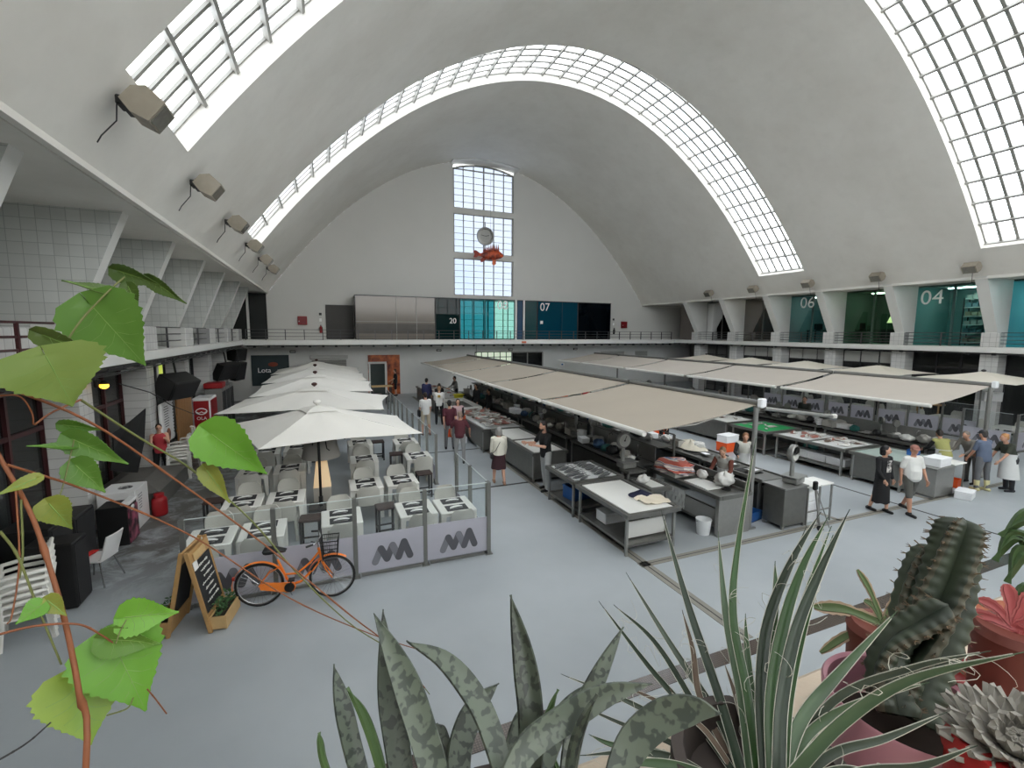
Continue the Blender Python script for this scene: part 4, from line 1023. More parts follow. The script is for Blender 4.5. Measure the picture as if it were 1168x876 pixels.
# drinks cooler and printed white cabinet
t = thing('drinks_cooler', 'low black drinks cooler with pink printed front beside the white cabinet', 'cooler', (-4.15, 11.35 + .0, 0))
MB().box((.15, 0, .4), (.5, .5, .8), b=.01).build('cabinet_body', M_BLACK, t); MB().box((.41, 0, .38), (.02, .46, .7)).build('printed_front', mixmat('pink_print', (24, 12, 18), (176, 92, 118), 5, .42, .66, .4), t)
MB().box((.36, 0, .84), (.16, .44, .07), b=.02).ell((.43, -.06, .72), (.012, .1, .06)).build('white_trim', M_WBOX, t)
t = thing('printed_cabinet', 'white cabinet with round dark emblem on top beside the red gas bottle', 'cabinet', (-4.17, 12.22, 0))
MB().box((0, 0, .44), (.66, .76, .88), b=.012).build('cabinet_body', M_WBOX, t); MB().lathe([(0, 0), (.13, 0), (.13, .004), (0, .004)], c=(.05, 0, .88), n=24).build('round_emblem', mixmat('emblem_print', (50, 50, 52), (190, 190, 188), 9, .5, .58, .5), t)
b = MB(); 
for k in range(6): b.tube([(.334, -.24 + .01 * k + .02 * i, .74 - .06 * k + .012 * sin(i * 2.3 + k)) for i in range(13 - k)], .005, 4)
b.build('script_writing', mat('grey_script', (120, 120, 124), .7), t)
t = thing('gas_bottle', 'red gas bottle standing beside the white printed cabinet', 'gas bottle', (-3.68, 12.72, 0))
MB().lathe([(.12, 0), (.15, .02), (.155, .06), (.155, .36), (.145, .4), (.09, .45), (.05, .46)], n=24).build('cylinder_body', M_RED, t, smooth=50); MB().lathe([(.1, .44), (.105, .52), (.09, .53)], n=20).cyl((0, 0, .45), (0, 0, .5), .025).build('collar', M_RED, t, smooth=50)
t = thing('grey_bench', 'wide dark grey bench box with sloped top along the left shop windows', 'bench', (-4.5, 14.35, 0))
MB().box((0, 0, .22), (1.45, 2.5, .44), b=.015).build('box_body', M_STEELD, t); MB().add([(-.72, -1.25, .44), (.72, -1.25, .44), (.72, 1.25, .44), (-.72, 1.25, .44), (-.3, -.6, .6), (.25, -.6, .6), (.25, .7, .6), (-.3, .7, .6)], [(0, 1, 5, 4), (1, 2, 6, 5), (2, 3, 7, 6), (3, 0, 4, 7), (4, 5, 6, 7)]).build('sloped_top', mat('dull_grey_cover', (96, 94, 90), .6, var=.15), t)
# menu board, wooden panel
t = thing('menu_board', 'white menu board with brown food picture on the left pillar', 'sign', (-4.55, 16.95, .88), radians(0))
MB().box((0, 0, .62), (.1, 1.15, 1.24), b=.04).build('board', M_WBOX, t); b = MB()
for k in range(9): b.box((.055, -.2 + .01 * (k % 3), 1.12 - k * .075), (.006, .35 + .12 * (k * 7 % 4) / 3, .018))
for k in range(10): b.box((.055, .47, 1.14 - k * .1), (.006, .07, .05))
b.build('lettering', M_BLACK, t); MB().lathe([(0, 0), (.2, 0), (.2, .006), (0, .006)], c=(.052, -.1, .24), M=Matrix.Rotation(pi / 2, 4, 'Y'), n=24).build('food_picture', mixmat('food', (90, 36, 28), (176, 120, 88), 7, .42, .6, .5), t)
MB().box((-.05, 0, -.4), (.06, .1, .96)).build('stand_post', M_WBOX, t)
t = thing('wooden_screen', 'brown wooden board screen behind the menu board', 'screen', (-4.55, 18.9, 0)); b = MB(); [b.box((0, -.75 + k * .3, 1.1), (.05, .29, 2.0)) for k in range(6)]; b.build('planks', mat('brown_wood', (150, 108, 66), .6, var=.2, scale=8), t); MB().box((-.04, 0, 1.0), (.04, 1.7, .08)).build('batten', M_WOOD, t)
# fridges, red freezer
t = thing('ice_cream_freezer', 'red ice cream freezer with white heart emblem by the left wall', 'freezer', (-4.45, 21.4, 0))
MB().box((0, 0, .85), (.6, 1.2, 1.7), b=.03).build('cabinet_body', M_WBOX, t); MB().box((.305, 0, .85), (.02, 1.1, 1.5)).box((0, -.605, .9), (.5, .02, 1.4)).build('red_panel', M_RED, t)
b = MB(); 
for s_ in (-1, 1): b.tube([(.2 * s_ * abs(sin(a)) ** 1.2 * .9 + .0, -.625, 1.2 + .11 * cos(a) * (1 if a < pi / 2 else 1.1)) for a in [pi * i / 14 for i in range(15)]], .018, 5)
b.tube([(-.2, -.625, 1.2), (-.08, -.625, 1.13), (0, -.625, 1.18), (.08, -.625, 1.13), (.2, -.625, 1.2)], .014, 5)
b.build('heart_emblem', M_NUM, t); text('lettering', 'OLA', .17, basis((1, 0, 0), (0, 0, 1), (0, -1, 0), (0, -.622, .92)), M_NUM, t)
for k, y in enumerate((22.6, 23.5, 24.4)):
    t = thing('upright_fridge', 'grey upright fridge by the left wall, %s behind the red freezer' % ORD[k], 'fridge', (-4.3, y, 0))
    MB().box((0, 0, .95), (.62, .75, 1.9), b=.02).build('cabinet_body', M_STEEL, t); MB().box((.32, 0, .95), (.02, .66, 1.6)).build('door', M_DARK, t); MB().box((.34, -.26, 1.0), (.02, .03, .4)).build('handle', M_CHROME, t)
    if k == 0: MB().box((0, 0, 2.02), (.66, .8, .22), b=.02).build('red_header', M_RED, t)
# hung loudspeakers
for x, y, z, s_, tl, rz, lb in ((-4.2, 16.9, 2.3, (.6, 1.0, .62), .5, -.5, 'big black loudspeaker hung under the left gallery above the menu board'), (-4.3, 25.3, 2.0, (.35, 1.5, .8), .45, -.35, 'black screen hung under the left gallery near the far shop sign, nearer one'), (-4.2, 28.0, 1.7, (.3, 1.0, .95), .2, -.3, 'black screen hung under the left gallery near the far shop sign, farther one'), (-4.4, 28.9, 2.7, (.6, 1.0, .7), .2, -.4, 'black loudspeaker hung high in the far left corner under the gallery')):
    t = speaker('hanging_loudspeaker', lb, (x, y, z), s_, rz, tl); MB().cyl((0, 0, s_[2] - .05), (-.1, 0, 3.54 - z), .03, n=8).build('bracket', M_BLACK, t)
# lamps
t = thing('wall_lamp', 'small glowing yellow globe lamp on the left pillar', 'lamp', (-4.6, 12.72, 2.98))
MB().box((-.02, 0, .16), (.08, .16, .18), b=.02).build('mount_plate', M_BLACK, t); MB().ell((.1, 0, .1), (.085, .09, .07)).build('globe', mat('yellow_globe', (255, 214, 120), .4, emit=(255, 190, 60), estr=2.2), t, smooth=80); MB().lathe([(.1, .14), (.04, .22)], c=(.1, 0, 0), n=16).build('cap', M_BLACK, t)
t = thing('exit_sign', 'small yellow green lit emergency sign under the left gallery', 'sign', (-4.6, 16.9, 2.9)); MB().box((0, 0, .2), (.06, .24, .36)).build('lit_face', mat('exit_face', (200, 216, 110), .5, emit=(200, 216, 80), estr=.5), t); MB().box((-.03, 0, .2), (.05, .28, .42)).build('case', M_WBOX, t)
# black awning sheet and cables
tag(MB().sheet([[(-4.5, 12.9, 1.98), (-4.42, 13.7, 2.1), (-4.35, 14.55, 2.28)], [(-4.5, 12.85, 1.6), (-4.4, 13.4, 1.45), (-4.3, 14.1, 1.5)], [(-4.5, 12.6, 1.2), (-4.4, 13.1, 1.0), (-4.3, 13.5, .86)]], .02).build('black_tarpaulin', M_BLACK), 'black tarpaulin hanging askew beside the lit left pillar', 'tarpaulin')
tag(MB().tube([(-4.3, 12.9, 3.1), (-4.2, 14.5, 2.7), (-4.2, 16.2, 2.1), (-4.2, 18.2, 1.55), (-4.3, 19.6, 1.25)], .014, 6).build('hanging_cable', M_BLACK), 'black cable drooping from the lamp pillar past the menu board', 'cable')
b = MB()
for k in range(5): b.tube([(-4.15 + .03 * k, 4 + y * 1.0, 3.5 - .02 * k - .05 * abs(sin(y * 1.3 + k))) for y in range(26)], .012, 5)
tag(b.build('hanging_cable', M_DARK), 'bundle of dark cables along the underside of the left gallery', 'cable')
t = thing('high_table', 'high wooden table with stools beside the white doorway in the far wall', 'table', (3.2, 28.6, 0)); MB().box((0, 0, 1.02), (1.2, .7, .05)).build('table_top', M_WOODD, t)
for sx in (-.5, .5):
    for sy in (-.28, .28): MB().box((sx, sy, .5), (.06, .06, 1.0)).build('leg', M_DARK, t)
for k in range(2):
    SP.put((2.9 + .65 * k, 28.0, 0), .1, 'dark stool at the high table by the far doorway, %s' % ('left one' if k == 0 else 'right one'), 'stools at the high table')

# ================================================================ fish stalls
M_BOARD = mat('white_cutting_board', (232, 232, 228), .4, var=.02)
M_AWN = mat('taupe_awning', (156, 147, 134), .9, var=.05, scale=1.2)
M_AWNR = mat('pale_taupe_awning', (176, 168, 158), .9, var=.05, scale=1.2)
M_GUT = mat('white_gutter', (214, 212, 206), .45)
M_FOAM = mat('foam_box', (236, 238, 240), .7, var=.02)
M_ORANGE = mat('orange_plastic', (232, 92, 38), .45); M_GREENP = mat('lime_plastic', (140, 200, 50), .5); M_BLUEP = mat('blue_plastic', (38, 92, 160), .45)

def awning(nm, who, xl, zl, xr, zr, ys_, mm, n0):
    """panels sloping from the ridge at xr down to the gutter at xl"""
    for k in range(len(ys_) - 1):
        y0, y1 = ys_[k] + .11, ys_[k + 1] - .11
        t = thing(nm, 'taupe canvas awning panel over %s, %s from the near end' % (who, ORD[k]), 'awning', (xl, y0, 0), 0, 'awning panels over ' + who)
        rows = [[(xr - xl) * f, (y1 - y0) * g, zl + (zr - zl) * f - .06 * sin(pi * f) * (.6 + .4 * sin(pi * g))] for g in [0] for f in [0]]
        MB().sheet([[((xr - xl) * f / 8, (y1 - y0) * g / 6, zl + (zr - zl) * f / 8 - .05 * sin(pi * f / 8)) for g in range(7)] for f in range(9)], .006).build('canvas', mm, t, smooth=60)
        MB().cyl((0, 0, zl - .02), (0, y1 - y0, zl - .02), .055, n=10).build('front_bar', M_GUT, t)
        b = MB(); b.cyl((xr - xl, -.06, zr + .03), (xr - xl, y1 - y0 + .06, zr + .03), .07, n=12); b.build('roller_tube', M_STEELD, t)
        for y in (.25, y1 - y0 - .25): MB().tube([(xr - xl - .05, y, zr - .1), ((xr - xl) * .5, y, (zl + zr) / 2 - .18), (.02, y, zl - .03)], .018, 6).build('folding_arm', M_GUT, t)
        MB().cyl((xr - xl - .12, -.05, 0), (xr - xl - .12, -.05, zr - .05), .055, n=10).box((xr - xl - .12, -.05, .02), (.2, .2, .04)).build('post', M_STEEL, t)
        if k == 0: MB().box((xr - xl - .02, -.1, zr + .05), (.16, .12, .2), b=.02).build('end_cap', M_FOAM, t)
YM = [7.05, 11.75, 16.5, 21.3, 26.0, 29.2]
awning('sun_awning', 'the middle row of fish stalls', 5.72, 2.37, 8.75, 2.76, YM, M_AWN, 0)
awning('sun_awning', 'the right row of fish stalls', 15.5, 2.36, 18.5, 2.78, [7.15, 11.9, 16.6, 21.3, 26.0, 29.2], M_AWNR, 0)

def steel_table(lb, x0, x1, y0, y1, z, board=True, cab=None, cols=1, shelf=True, mm=None, name='fish_table', lip=.0):
    t = thing(name, lb, 'table', ((x0 + x1) / 2, (y0 + y1) / 2, 0)); w_, d = x1 - x0, y1 - y0
    b = MB(); r = .09
    for s_ in (-1, 1):
        b.box((s_ * (w_ / 2 - r / 2), 0, z - .04), (r, d, .09), b=.008); b.box((0, s_ * (d / 2 - r / 2), z - .04), (w_ - 2 * r, r, .09))
    for c in range(1, cols): b.box((0, -d / 2 + d * c / cols, z - .04), (w_ - .1, .1, .085))
    b.box((0, 0, z - .06), (w_ - .1, d - .1, .04)); b.build('steel_top', M_STEELD, t)
    if board:
        for c in range(cols): MB().box((0, -d / 2 + d * (c + .5) / cols, z - .02), (w_ - .26, d / cols - .2, .035)).build('board', mm or M_BOARD, t)
    if cab:
        MB().box((0, 0, (z - .1) / 2 + .06), (w_ - .14, d - .1, z - .22)).build('cabinet_body', M_STEELD, t)
    for sx in (-1, 1):
        for sy in (-1, 1): MB().box((sx * (w_ / 2 - .08), sy * (d / 2 - .12), (z - .08) / 2), (.05, .05, z - .08)).build('leg', M_STEEL, t)
    if shelf and not cab:
        b = MB()
        for s_ in (-1, 1): b.box((s_ * (w_ / 2 - .08), 0, .2), (.04, d - .24, .05)); b.box((0, s_ * (d / 2 - .12), .2), (w_ - .16, .04, .05))
        b.box((0, 0, .19), (w_ - .2, d - .26, .015)); b.build('lower_shelf', M_STEELD, t)
    return t
# front row of the middle block
steel_table('steel table with big white board at the near end of the middle stalls', 5.2, 6.5, 6.9, 8.88, .86)
steel_table('steel table spread with long dark fish on white sheets', 5.2, 6.6, 8.95, 10.42, .88, mm=mat('ice_sheet', (226, 228, 228), .3, var=.06, scale=5))
steel_table('steel table with two white boards behind the man in black', 5.35, 6.5, 11.5, 15.0, .9, cab=True, cols=2)
steel_table('long steel table heaped with small fish in the middle stalls', 5.1, 6.75, 15.2, 19.3, .86, mm=mat('ice_sheet', (226, 228, 228), .3), cab=True)
t = thing('white_trough', 'big empty white trough with grey insert behind the fish heap', 'trough', (5.85, 20.85, 0))
b = MB(); b.box((0, 0, .5), (1.25, 2.9, .06)); [b.box((s_ * .62, 0, .74), (.05, 2.95, .5)) for s_ in (-1, 1)]; [b.box((0, s_ * 1.45, .74), (1.2, .05, .5)) for s_ in (-1, 1)]; b.box((0, .05, .25), (1.1, 2.7, .46)); b.build('trough_body', M_BOARD, t); MB().box((0, 0, .86), (1.0, 2.4, .02)).build('grey_insert', M_STEELD, t)
steel_table('far steel table with fish under the end of the middle awning', 5.3, 6.9, 23.0, 29.0, .9, mm=mat('ice_sheet', (226, 228, 228), .3), cab=True)

# fish
def fish(nm, L, H, W, mats, cat='fish'):
    t = MB(); prof = [(0, .02, .02), (.06, .35, .4), (.18, .8, .85), (.36, 1, 1), (.55, .85, .8), (.75, .45, .4), (.86, .2, .16), (.9, .17, .1)]
    rows = [[(x * L - L / 2, W * wy * cos(a), H * hz * sin(a)) for a in [2 * pi * k / 10 for k in range(11)]] for x, hz, wy in prof]
    b = MB(); b.sheet(rows)
    for i, f in enumerate(b.f):
        k = i % 10; b.mi[i] = 0 if k < 5 else 1
    b.prism([(.38 * L, -H * .12), (.38 * L, H * .12), (.5 * L, H * .95), (.46 * L, 0), (.5 * L, -H * .95)], -.004, .004, 'y'); b.prism([(-.05 * L, H * .8), (.1 * L, H * 1.5), (.2 * L, H * .6)], -.003, .003, 'y')
    o = b.build(nm, mats, None, smooth=60); return tag(o, '', cat)
M_FB = mat('fish_back_dark', (84, 86, 88), .3, var=.3, scale=20); M_FBL = mat('fish_belly', (206, 206, 202), .25, var=.1, scale=20)
M_FR = mat('fish_red', (150, 96, 84), .3, var=.3, scale=25); M_FS = mat('fish_silver', (170, 168, 162), .22, var=.25, scale=25); M_FBR = mat('fish_brown', (96, 78, 66), .35, var=.35, scale=25)
F1 = Proto(fish('long_fish', .72, .055, .045, [M_FB, M_FBL])); F2 = Proto(fish('silver_fish', .36, .06, .035, [M_FS, M_FBL])); F3 = Proto(fish('red_fish', .34, .07, .04, [M_FR, M_FBL])); F4 = Proto(fish('brown_fish', .36, .06, .04, [M_FBR, M_FS]))
def lay(P_, x, y, z, rz, lb, gp, s_=1):
    o = P_.put((x, y, z), 0, lb, gp, s_); o.rotation_euler = (pi / 2 + RND.uniform(-.15, .15), RND.uniform(-.06, .06), rz); return o
n_ = 0
for k in range(13):
    for j in range(2):
        lay(F1, 5.55 + j * .62 + RND.uniform(-.06, .06), 9.1 + k * .097, .913, RND.uniform(-.35, .1) + .5, 'long dark fish laid across the white sheets of the second table', 'long fish on the second table', RND.uniform(.62, .85))
for k in range(100):
    x = RND.uniform(5.35, 6.55); y = RND.uniform(15.5, 19.05); hgt = .16 * max(0, 1 - abs((x - 5.95) / .8) ** 2) * max(.2, 1 - abs((y - 17.2) / 2.2) ** 2)
    P_, nm = RND.choice(((F2, 'silver'), (F2, 'silver'), (F3, 'reddish'), (F4, 'brown')))
    lay(P_, x, y, .893 + hgt * RND.uniform(.5, 1) + .02, RND.uniform(0, 2 * pi), '%s fish in the big heap on the long middle table' % nm, '%s fish in the heap' % nm, RND.uniform(.9, 1.3))
for k in range(44):
    P_, nm = RND.choice(((F2, 'silver'), (F4, 'brown'), (F3, 'reddish')))
    lay(P_, RND.uniform(5.55, 6.65), RND.uniform(23.3, 28.7), .92 + RND.uniform(0, .05), RND.uniform(0, 6.3), '%s fish on the far table by the far wall' % nm, '%s fish on the far table' % nm, 1.2)

# small goods
def crate(mm, s_=(.6, .4, .3)):
    t = thing('plastic_crate', '', 'crate'); x, y, z = s_; b = MB()
    b.box((0, 0, .015), (x, y, .03)); [b.box((q * (x / 2 - .012), 0, z / 2), (.024, y, z)) for q in (-1, 1)]; [b.box((0, q * (y / 2 - .012), z / 2), (x - .05, .024, z)) for q in (-1, 1)]; b.build('crate_body', mm, t)
    b = MB(); b.box((0, 0, z - .02), (x + .03, y + .03, .03)); b.f = b.f[2:]; b.mi = b.mi[2:]; b.build('rim', mm, t); return t
def foam(s_=(.6, .4, .25)):
    t = thing('foam_box', '', 'box'); x, y, z = s_; MB().box((0, 0, z * .42), (x, y, z * .84), b=.015).build('box_body', M_FOAM, t); MB().box((0, 0, z * .92), (x + .02, y + .02, z * .16), b=.015).build('lid', M_FOAM, t); return t
def bag(mm, nm='plastic_bag', s_=(.22, .16, .12)):
    b = MB(); rows = []
    rg = random.Random(len(_mats) + int(s_[0] * 100))
    for j in range(9):
        t_ = pi * j / 8; rows.append([(s_[0] * (abs(sin(t_)) ** .7) * cos(a) * (1 + .25 * sin(5 * a + j) * sin(t_)) , s_[1] * (abs(sin(t_)) ** .7) * sin(a) * (1 + .22 * sin(4 * a + 2 * j)), s_[2] * (1 - cos(t_)) * (1 + .12 * sin(3 * a + j))) for a in [2 * pi * k / 18 for k in range(19)]])
    b.sheet(rows); return tag(b.build(nm, mm, None, smooth=80), '', 'bag')
def scale_():
    t = thing('dial_scale', '', 'scale')
    MB().box((0, 0, .07), (.34, .28, .12), b=.02).build('base', M_STEEL, t); MB().box((0, 0, .15), (.42, .34, .025), b=.008).build('pan', M_STEEL, t); MB().cyl((-.1, 0, .13), (-.1, 0, .52), .04, n=10).build('column', M_STEEL, t)
    o = MB().lathe([(.15, -.05), (.165, -.03), (.165, .04), (.15, .055)], c=(-.1, 0, .62), M=Matrix.Rotation(pi / 2, 4, 'X'), n=26).build('dial_case', M_STEEL, t, smooth=40)
    MB().lathe([(0, .058), (.14, .058)], c=(-.1, 0, .62), M=Matrix.Rotation(pi / 2, 4, 'X'), n=26).build('dial_face', mat('dial_white', (226, 226, 220), .3), o); MB().bar((-.1, -.062, .62), (-.06, -.062, .72), .012, .004, up=(0, 1, 0)).ell((-.1, -.06, .62), (.02, .01, .02)).build('pointer', M_BLACK, o)
    return t
def bucket(mm):
    t = thing('bucket', '', 'bucket'); MB().lathe([(.12, 0), (.125, .01), (.15, .3), (.158, .3), (.158, .32), (.145, .32), (.118, .02), (0, .02)], n=24).build('bucket_body', mm, t, smooth=40); MB().tube([(.155 * cos(a), .155 * sin(a), .29 - .05 * abs(sin(a))) for a in [pi * i / 12 for i in range(13)]], .006, 5).build('handle', M_CHROME, t); return t
def tray():
    t = thing('steel_tray', '', 'tray'); b = MB(); b.box((0, 0, .008), (.5, .34, .012)); [b.box((q * .25, 0, .03), (.012, .34, .05)) for q in (-1, 1)]; [b.box((0, q * .17, .03), (.5, .012, .05)) for q in (-1, 1)]; b.build('tray_body', M_STEEL, t); MB().box((0, 0, .017), (.44, .28, .01)).build('liner', M_FOAM, t); return t
def faucet():
    t = thing('tap', '', 'tap'); MB().tube([(0, 0, 0), (0, 0, .38), (.04, 0, .44), (.14, 0, .44), (.18, 0, .38)], .016, 8).build('spout', M_CHROME, t, smooth=60); MB().box((0, .05, .1), (.03, .1, .03), b=.008).build('lever', M_CHROME, t); return t
M_BAGW = mat('white_bag', (216, 216, 212), .5, var=.08, scale=9); M_BAGG = mat('grey_bag', (174, 172, 166), .6, var=.2, scale=9); M_BAGB = mat('black_bag', (28, 28, 30), .4, var=.3)
M_BAGT = mat('teal_bag', (40, 104, 100), .6, var=.25, scale=8); M_BAGN = mat('blue_bag', (70, 100, 140), .6, var=.3, scale=8)
KIND = {'white bag': Proto(bag(M_BAGW)), 'grey bag': Proto(bag(M_BAGG, s_=(.25, .18, .14))), 'black bag': Proto(bag(M_BAGB, s_=(.2, .18, .15))), 'teal bag': Proto(bag(M_BAGT, s_=(.24, .17, .13))), 'blue bag': Proto(bag(M_BAGN, s_=(.21, .19, .14))),
        'dial scale': Proto(scale_()), 'white bucket': Proto(bucket(M_FOAM)), 'steel tray': Proto(tray()), 'foam box': Proto(foam()), 'tap': Proto(faucet()), 'grey crate': Proto(crate(M_BAGG)), 'orange crate': Proto(crate(M_ORANGE)), 'blue crate': Proto(crate(M_BLUEP)), 'lime crate': Proto(crate(M_GREENP))}
def put(kind, x, y, z, rz=0, lb='', gp=None, s_=None): return KIND[kind].put((x, y, z), rz, lb, gp, s_)

# sink counters back to back down the middle, with their goods
def counter(lb, x0, x1, y0, y1, z, splash=True):
    t = thing('sink_counter', lb, 'counter', ((x0 + x1) / 2, (y0 + y1) / 2, 0)); w_, d = x1 - x0, y1 - y0
    b = MB(); b.box((0, 0, z - .03), (w_, d, .05), b=.01); [b.box((s_ * (w_ / 2 - .015), 0, z + .01), (.03, d, .04)) for s_ in (-1, 1)]; b.build('worktop', M_STEELD, t)
    b = MB(); b.box((0, 0, z / 2 - .05), (w_ - .12, d - .06, z - .16)); b.build('cabinet_body', mat('dark_steel', (70, 70, 68), .45, .4, var=.2), t)
    for k in range(max(1, int(d / 1.4))): 
        yy = -d / 2 + .7 + 1.4 * k
        if yy < d / 2 - .3: MB().box((0, yy, z - .01), (w_ * .55, .5, .03)).build('basin', M_BLACK, t)
    for sx in (-1, 1):
        for sy in (-1, 1): MB().box((sx * (w_ / 2 - .05), sy * (d / 2 - .08), z / 2 - .03), (.05, .05, z - .06)).build('leg', M_STEEL, t)
    if splash: MB().box((w_ / 2 - .02, 0, z + .22), (.03, d - .1, .4)).build('back_shelf', M_STEEL, t)
    return t
SEGS = [(9.4, 12.6), (12.8, 16.6), (16.8, 20.6), (20.8, 25.0)]
for k, (a, c) in enumerate(SEGS):
    counter('steel sink counter down the centre of the middle stalls, %s from the near end' % ORD[k], 7.15, 7.95, a, c, .92)
    counter('steel work counter on the right of the middle block, %s from the near end' % ORD[k], 9.35, 10.35, a - .1, c - .1, .9, False)
    counter('steel sink counter down the centre of the right stalls, %s from the near end' % ORD[k], 16.75, 17.5, a - 1.6, c - 1.6, .92)
mix = ['white bag', 'grey bag', 'black bag', 'teal bag', 'blue bag', 'steel tray', 'foam box', 'white bucket', 'dial scale', 'grey crate', 'tap', 'grey bag', 'white bag', 'steel tray']
WORD = ['near', 'middle', 'farther', 'far']
def clutter(x, y0, y1, z, step, who, order, wob=.18):
    y = y0; i = 0; cnt = {}
    while y < y1:
        k = order[i % len(order)]; i += 1
        ph = WORD[min(3, int(4 * (y - y0) / (y1 - y0)))]
        put(k, x + RND.uniform(-wob, wob), y, z, RND.choice((1.57, 1.4, 1.7, 4.7)) if k in ('foam box', 'grey crate', 'steel tray') else RND.uniform(0, 6), '%s among the goods on %s, %s stretch' % (k, who, ph), '%s on %s, %s stretch' % (k, who, ph), RND.uniform(.6, .95)); y += step * RND.uniform(.8, 1.2)
clutter(7.42, 9.65, 24.8, .95, .4, 'the central sink counters', mix, .16)
clutter(9.85, 9.6, 24.6, .94, .52, 'the right work counters of the middle block', ['steel tray', 'white bag', 'grey crate', 'white bag', 'foam box', 'grey bag', 'steel tray', 'dial scale'], .2)
clutter(17.05, 8.1, 23.0, .95, .4, 'the right sink counters', ['grey bag', 'white bag', 'dial scale', 'black bag', 'steel tray', 'teal bag', 'foam box', 'grey crate', 'white bucket', 'black bag'], .14)
clutter(7.72, 9.9, 24.6, .95, .46, 'the back edge of the central sink counters', ['tap', 'steel tray', 'white bag', 'tap', 'grey bag', 'dial scale', 'white bucket'], .03)
clutter(17.3, 8.4, 22.8, .95, .44, 'the back edge of the right sink counters', ['tap', 'white bag', 'dial scale', 'steel tray', 'tap', 'grey bag', 'dial scale', 'white bucket'], .03)
t = thing('awning_arm', 'steel arm reaching right from the near awning post over the sink units', 'awning arm', (8.75, 7.0, 2.4)); MB().cyl((0, 0, .3), (2.15, -.05, .0), .04, n=10).build('arm_tube', M_STEEL, t); MB().box((2.2, -.05, 0), (.14, .1, .1), b=.02).build('end_bracket', M_GUT, t)
# overhead rack lines of hanging gear under the middle awning
t = thing('gear_rack', 'long steel rack with hooks under the middle awning', 'rack', (8.3, 9.2, 0)); b = MB()
for z in (1.4, 1.7): b.tube([(0, 0, z), (0, 16, z)], .02, 6)
b.build('rail', M_STEELD, t)
for k in range(5): MB().box((0, k * 4.0, .85), (.05, .05, 1.7)).build('upright', M_STEELD, t)
MB().box((-.28, 8, 1.4), (.46, 16, .03)).build('shelf', M_STEELD, t)
clutter(8.02, 9.9, 24.8, 1.425, .42, 'the long steel rack', ['grey bag', 'black bag', 'white bag', 'steel tray', 'teal bag', 'white bucket', 'grey crate', 'blue bag'], .04)

# near end of the middle block
t = steel_table('steel sink unit at the near end under the awning post', 7.55, 8.5, 6.95, 9.2, .9, board=False, name='sink_unit', shelf=True)
MB().box((0, -1.08, .42), (.9, .04, .84)).build('end_panel', M_STEEL, t); MB().box((-.1, -.3, .885), (.5, .7, .03)).build('board', M_BOARD, t); MB().lathe([(.1, 0), (.1, .01), (0, .011)], c=(.1, -.75, .88), n=18).build('drain_hole', M_BLACK, t); MB().box((.42, 0, 1.0), (.05, 2.1, .16)).build('splash_back', M_STEELD, t)
t = thing('cloth_bundle', 'bundle wrapped in striped red blue and white sheet on the sink unit', 'bundle', (7.85, 8.65, .9))
M_STR = bpy.data.materials.new('striped_sheet'); M_STR.use_nodes = True
def stripes():
    nt = M_STR.node_tree; n = nt.nodes; l = nt.links; b = n['Principled BSDF']; tc = n.new('ShaderNodeTexCoord'); w_ = n.new('ShaderNodeTexWave'); w_.inputs['Scale'].default_value = 2.1; w_.inputs['Distortion'].default_value = 3.5; w_.inputs['Detail Scale'].default_value = .8; w_.bands_direction = 'Z'
    r = n.new('ShaderNodeValToRGB'); r.color_ramp.interpolation = 'CONSTANT'; e = r.color_ramp.elements; e[0].color = lin((190, 98, 84)); e[0].position = 0; e[1].position = .3; e[1].color = lin((206, 200, 190))
    q = e.new(.55); q.color = lin((72, 108, 160)); q = e.new(.72); q.color = lin((208, 150, 130)); q = e.new(.86); q.color = lin((214, 208, 200))
    l.new(tc.outputs['Object'], w_.inputs['Vector']); l.new(w_.outputs['Fac'], r.inputs['Fac']); l.new(r.outputs['Color'], b.inputs['Base Color']); b.inputs['Roughness'].default_value = .7
stripes()
rows = []
for j in range(10):
    t_ = pi * (.08 + .92 * j / 9); rows.append([(.42 * abs(sin(t_)) ** .6 * cos(a) * (1 + .16 * sin(6 * a + j)), .5 * abs(sin(t_)) ** .6 * sin(a) * (1 + .14 * sin(5 * a + 2 * j)), .17 * (1 - cos(t_)) * (1 + .15 * sin(3 * a + j) * sin(t_))) for a in [2 * pi * k / 26 for k in range(27)]])
MB().sheet(rows).build('wrapped_sheet', M_STR, t, smooth=50); MB().box((0, 0, .06), (.6, .75, .1)).build('goods_inside', M_BAGG, t)
b = MB(); rows = [[(7.62 + .5 * sin(a * .5) * .9 + .03 * sin(9 * a + j), 8.25 + .9 * (k / 24) + .02 * sin(4 * k + j), .28 + .07 * j) for k, a in [(k, pi * k / 24) for k in range(25)]] for j in range(7)]
b = MB()
rows = [[(-.36 + .03 * sin(k * 2.2 + j * .7), -.5 + k * .04, .46 - .055 * j) for k in range(26)] for j in range(9)]
rows = [[(.3, -.5 + k * .04, .47) for k in range(26)]] + rows
tag(b.sheet(rows, .02).build('white_sheeting', mat('crumpled_white_film', (206, 208, 206), .35, var=.1, scale=10), None, smooth=35, loc=(8.0, 8.55, .21)), 'crumpled white sheeting wrapped round goods on the lower shelf of the sink unit', 'sheet')
put('white bucket', 7.45, 7.25, 0, 0, 'white bucket on the floor beside the sink unit', None, 1.05)
tag(KIND['white bag'].put((8.25, 7.5, .9), .4, 'crumpled white bag hanging on the sink unit by the awning post', None, 1.2), 'crumpled white bag hanging on the sink unit by the awning post', 'bag')
put('white bag', 8.2, 8.1, .9, 1.0, 'white bag on the back of the sink unit below the vendor'); put('blue bag', 8.05, 8.9, .9, .3, 'blue bag beside the striped bundle', None, .8)
t = thing('steel_cabinet', 'square steel cabinet carrying the tall dial scale', 'cabinet', (9.55, 6.98, 0))
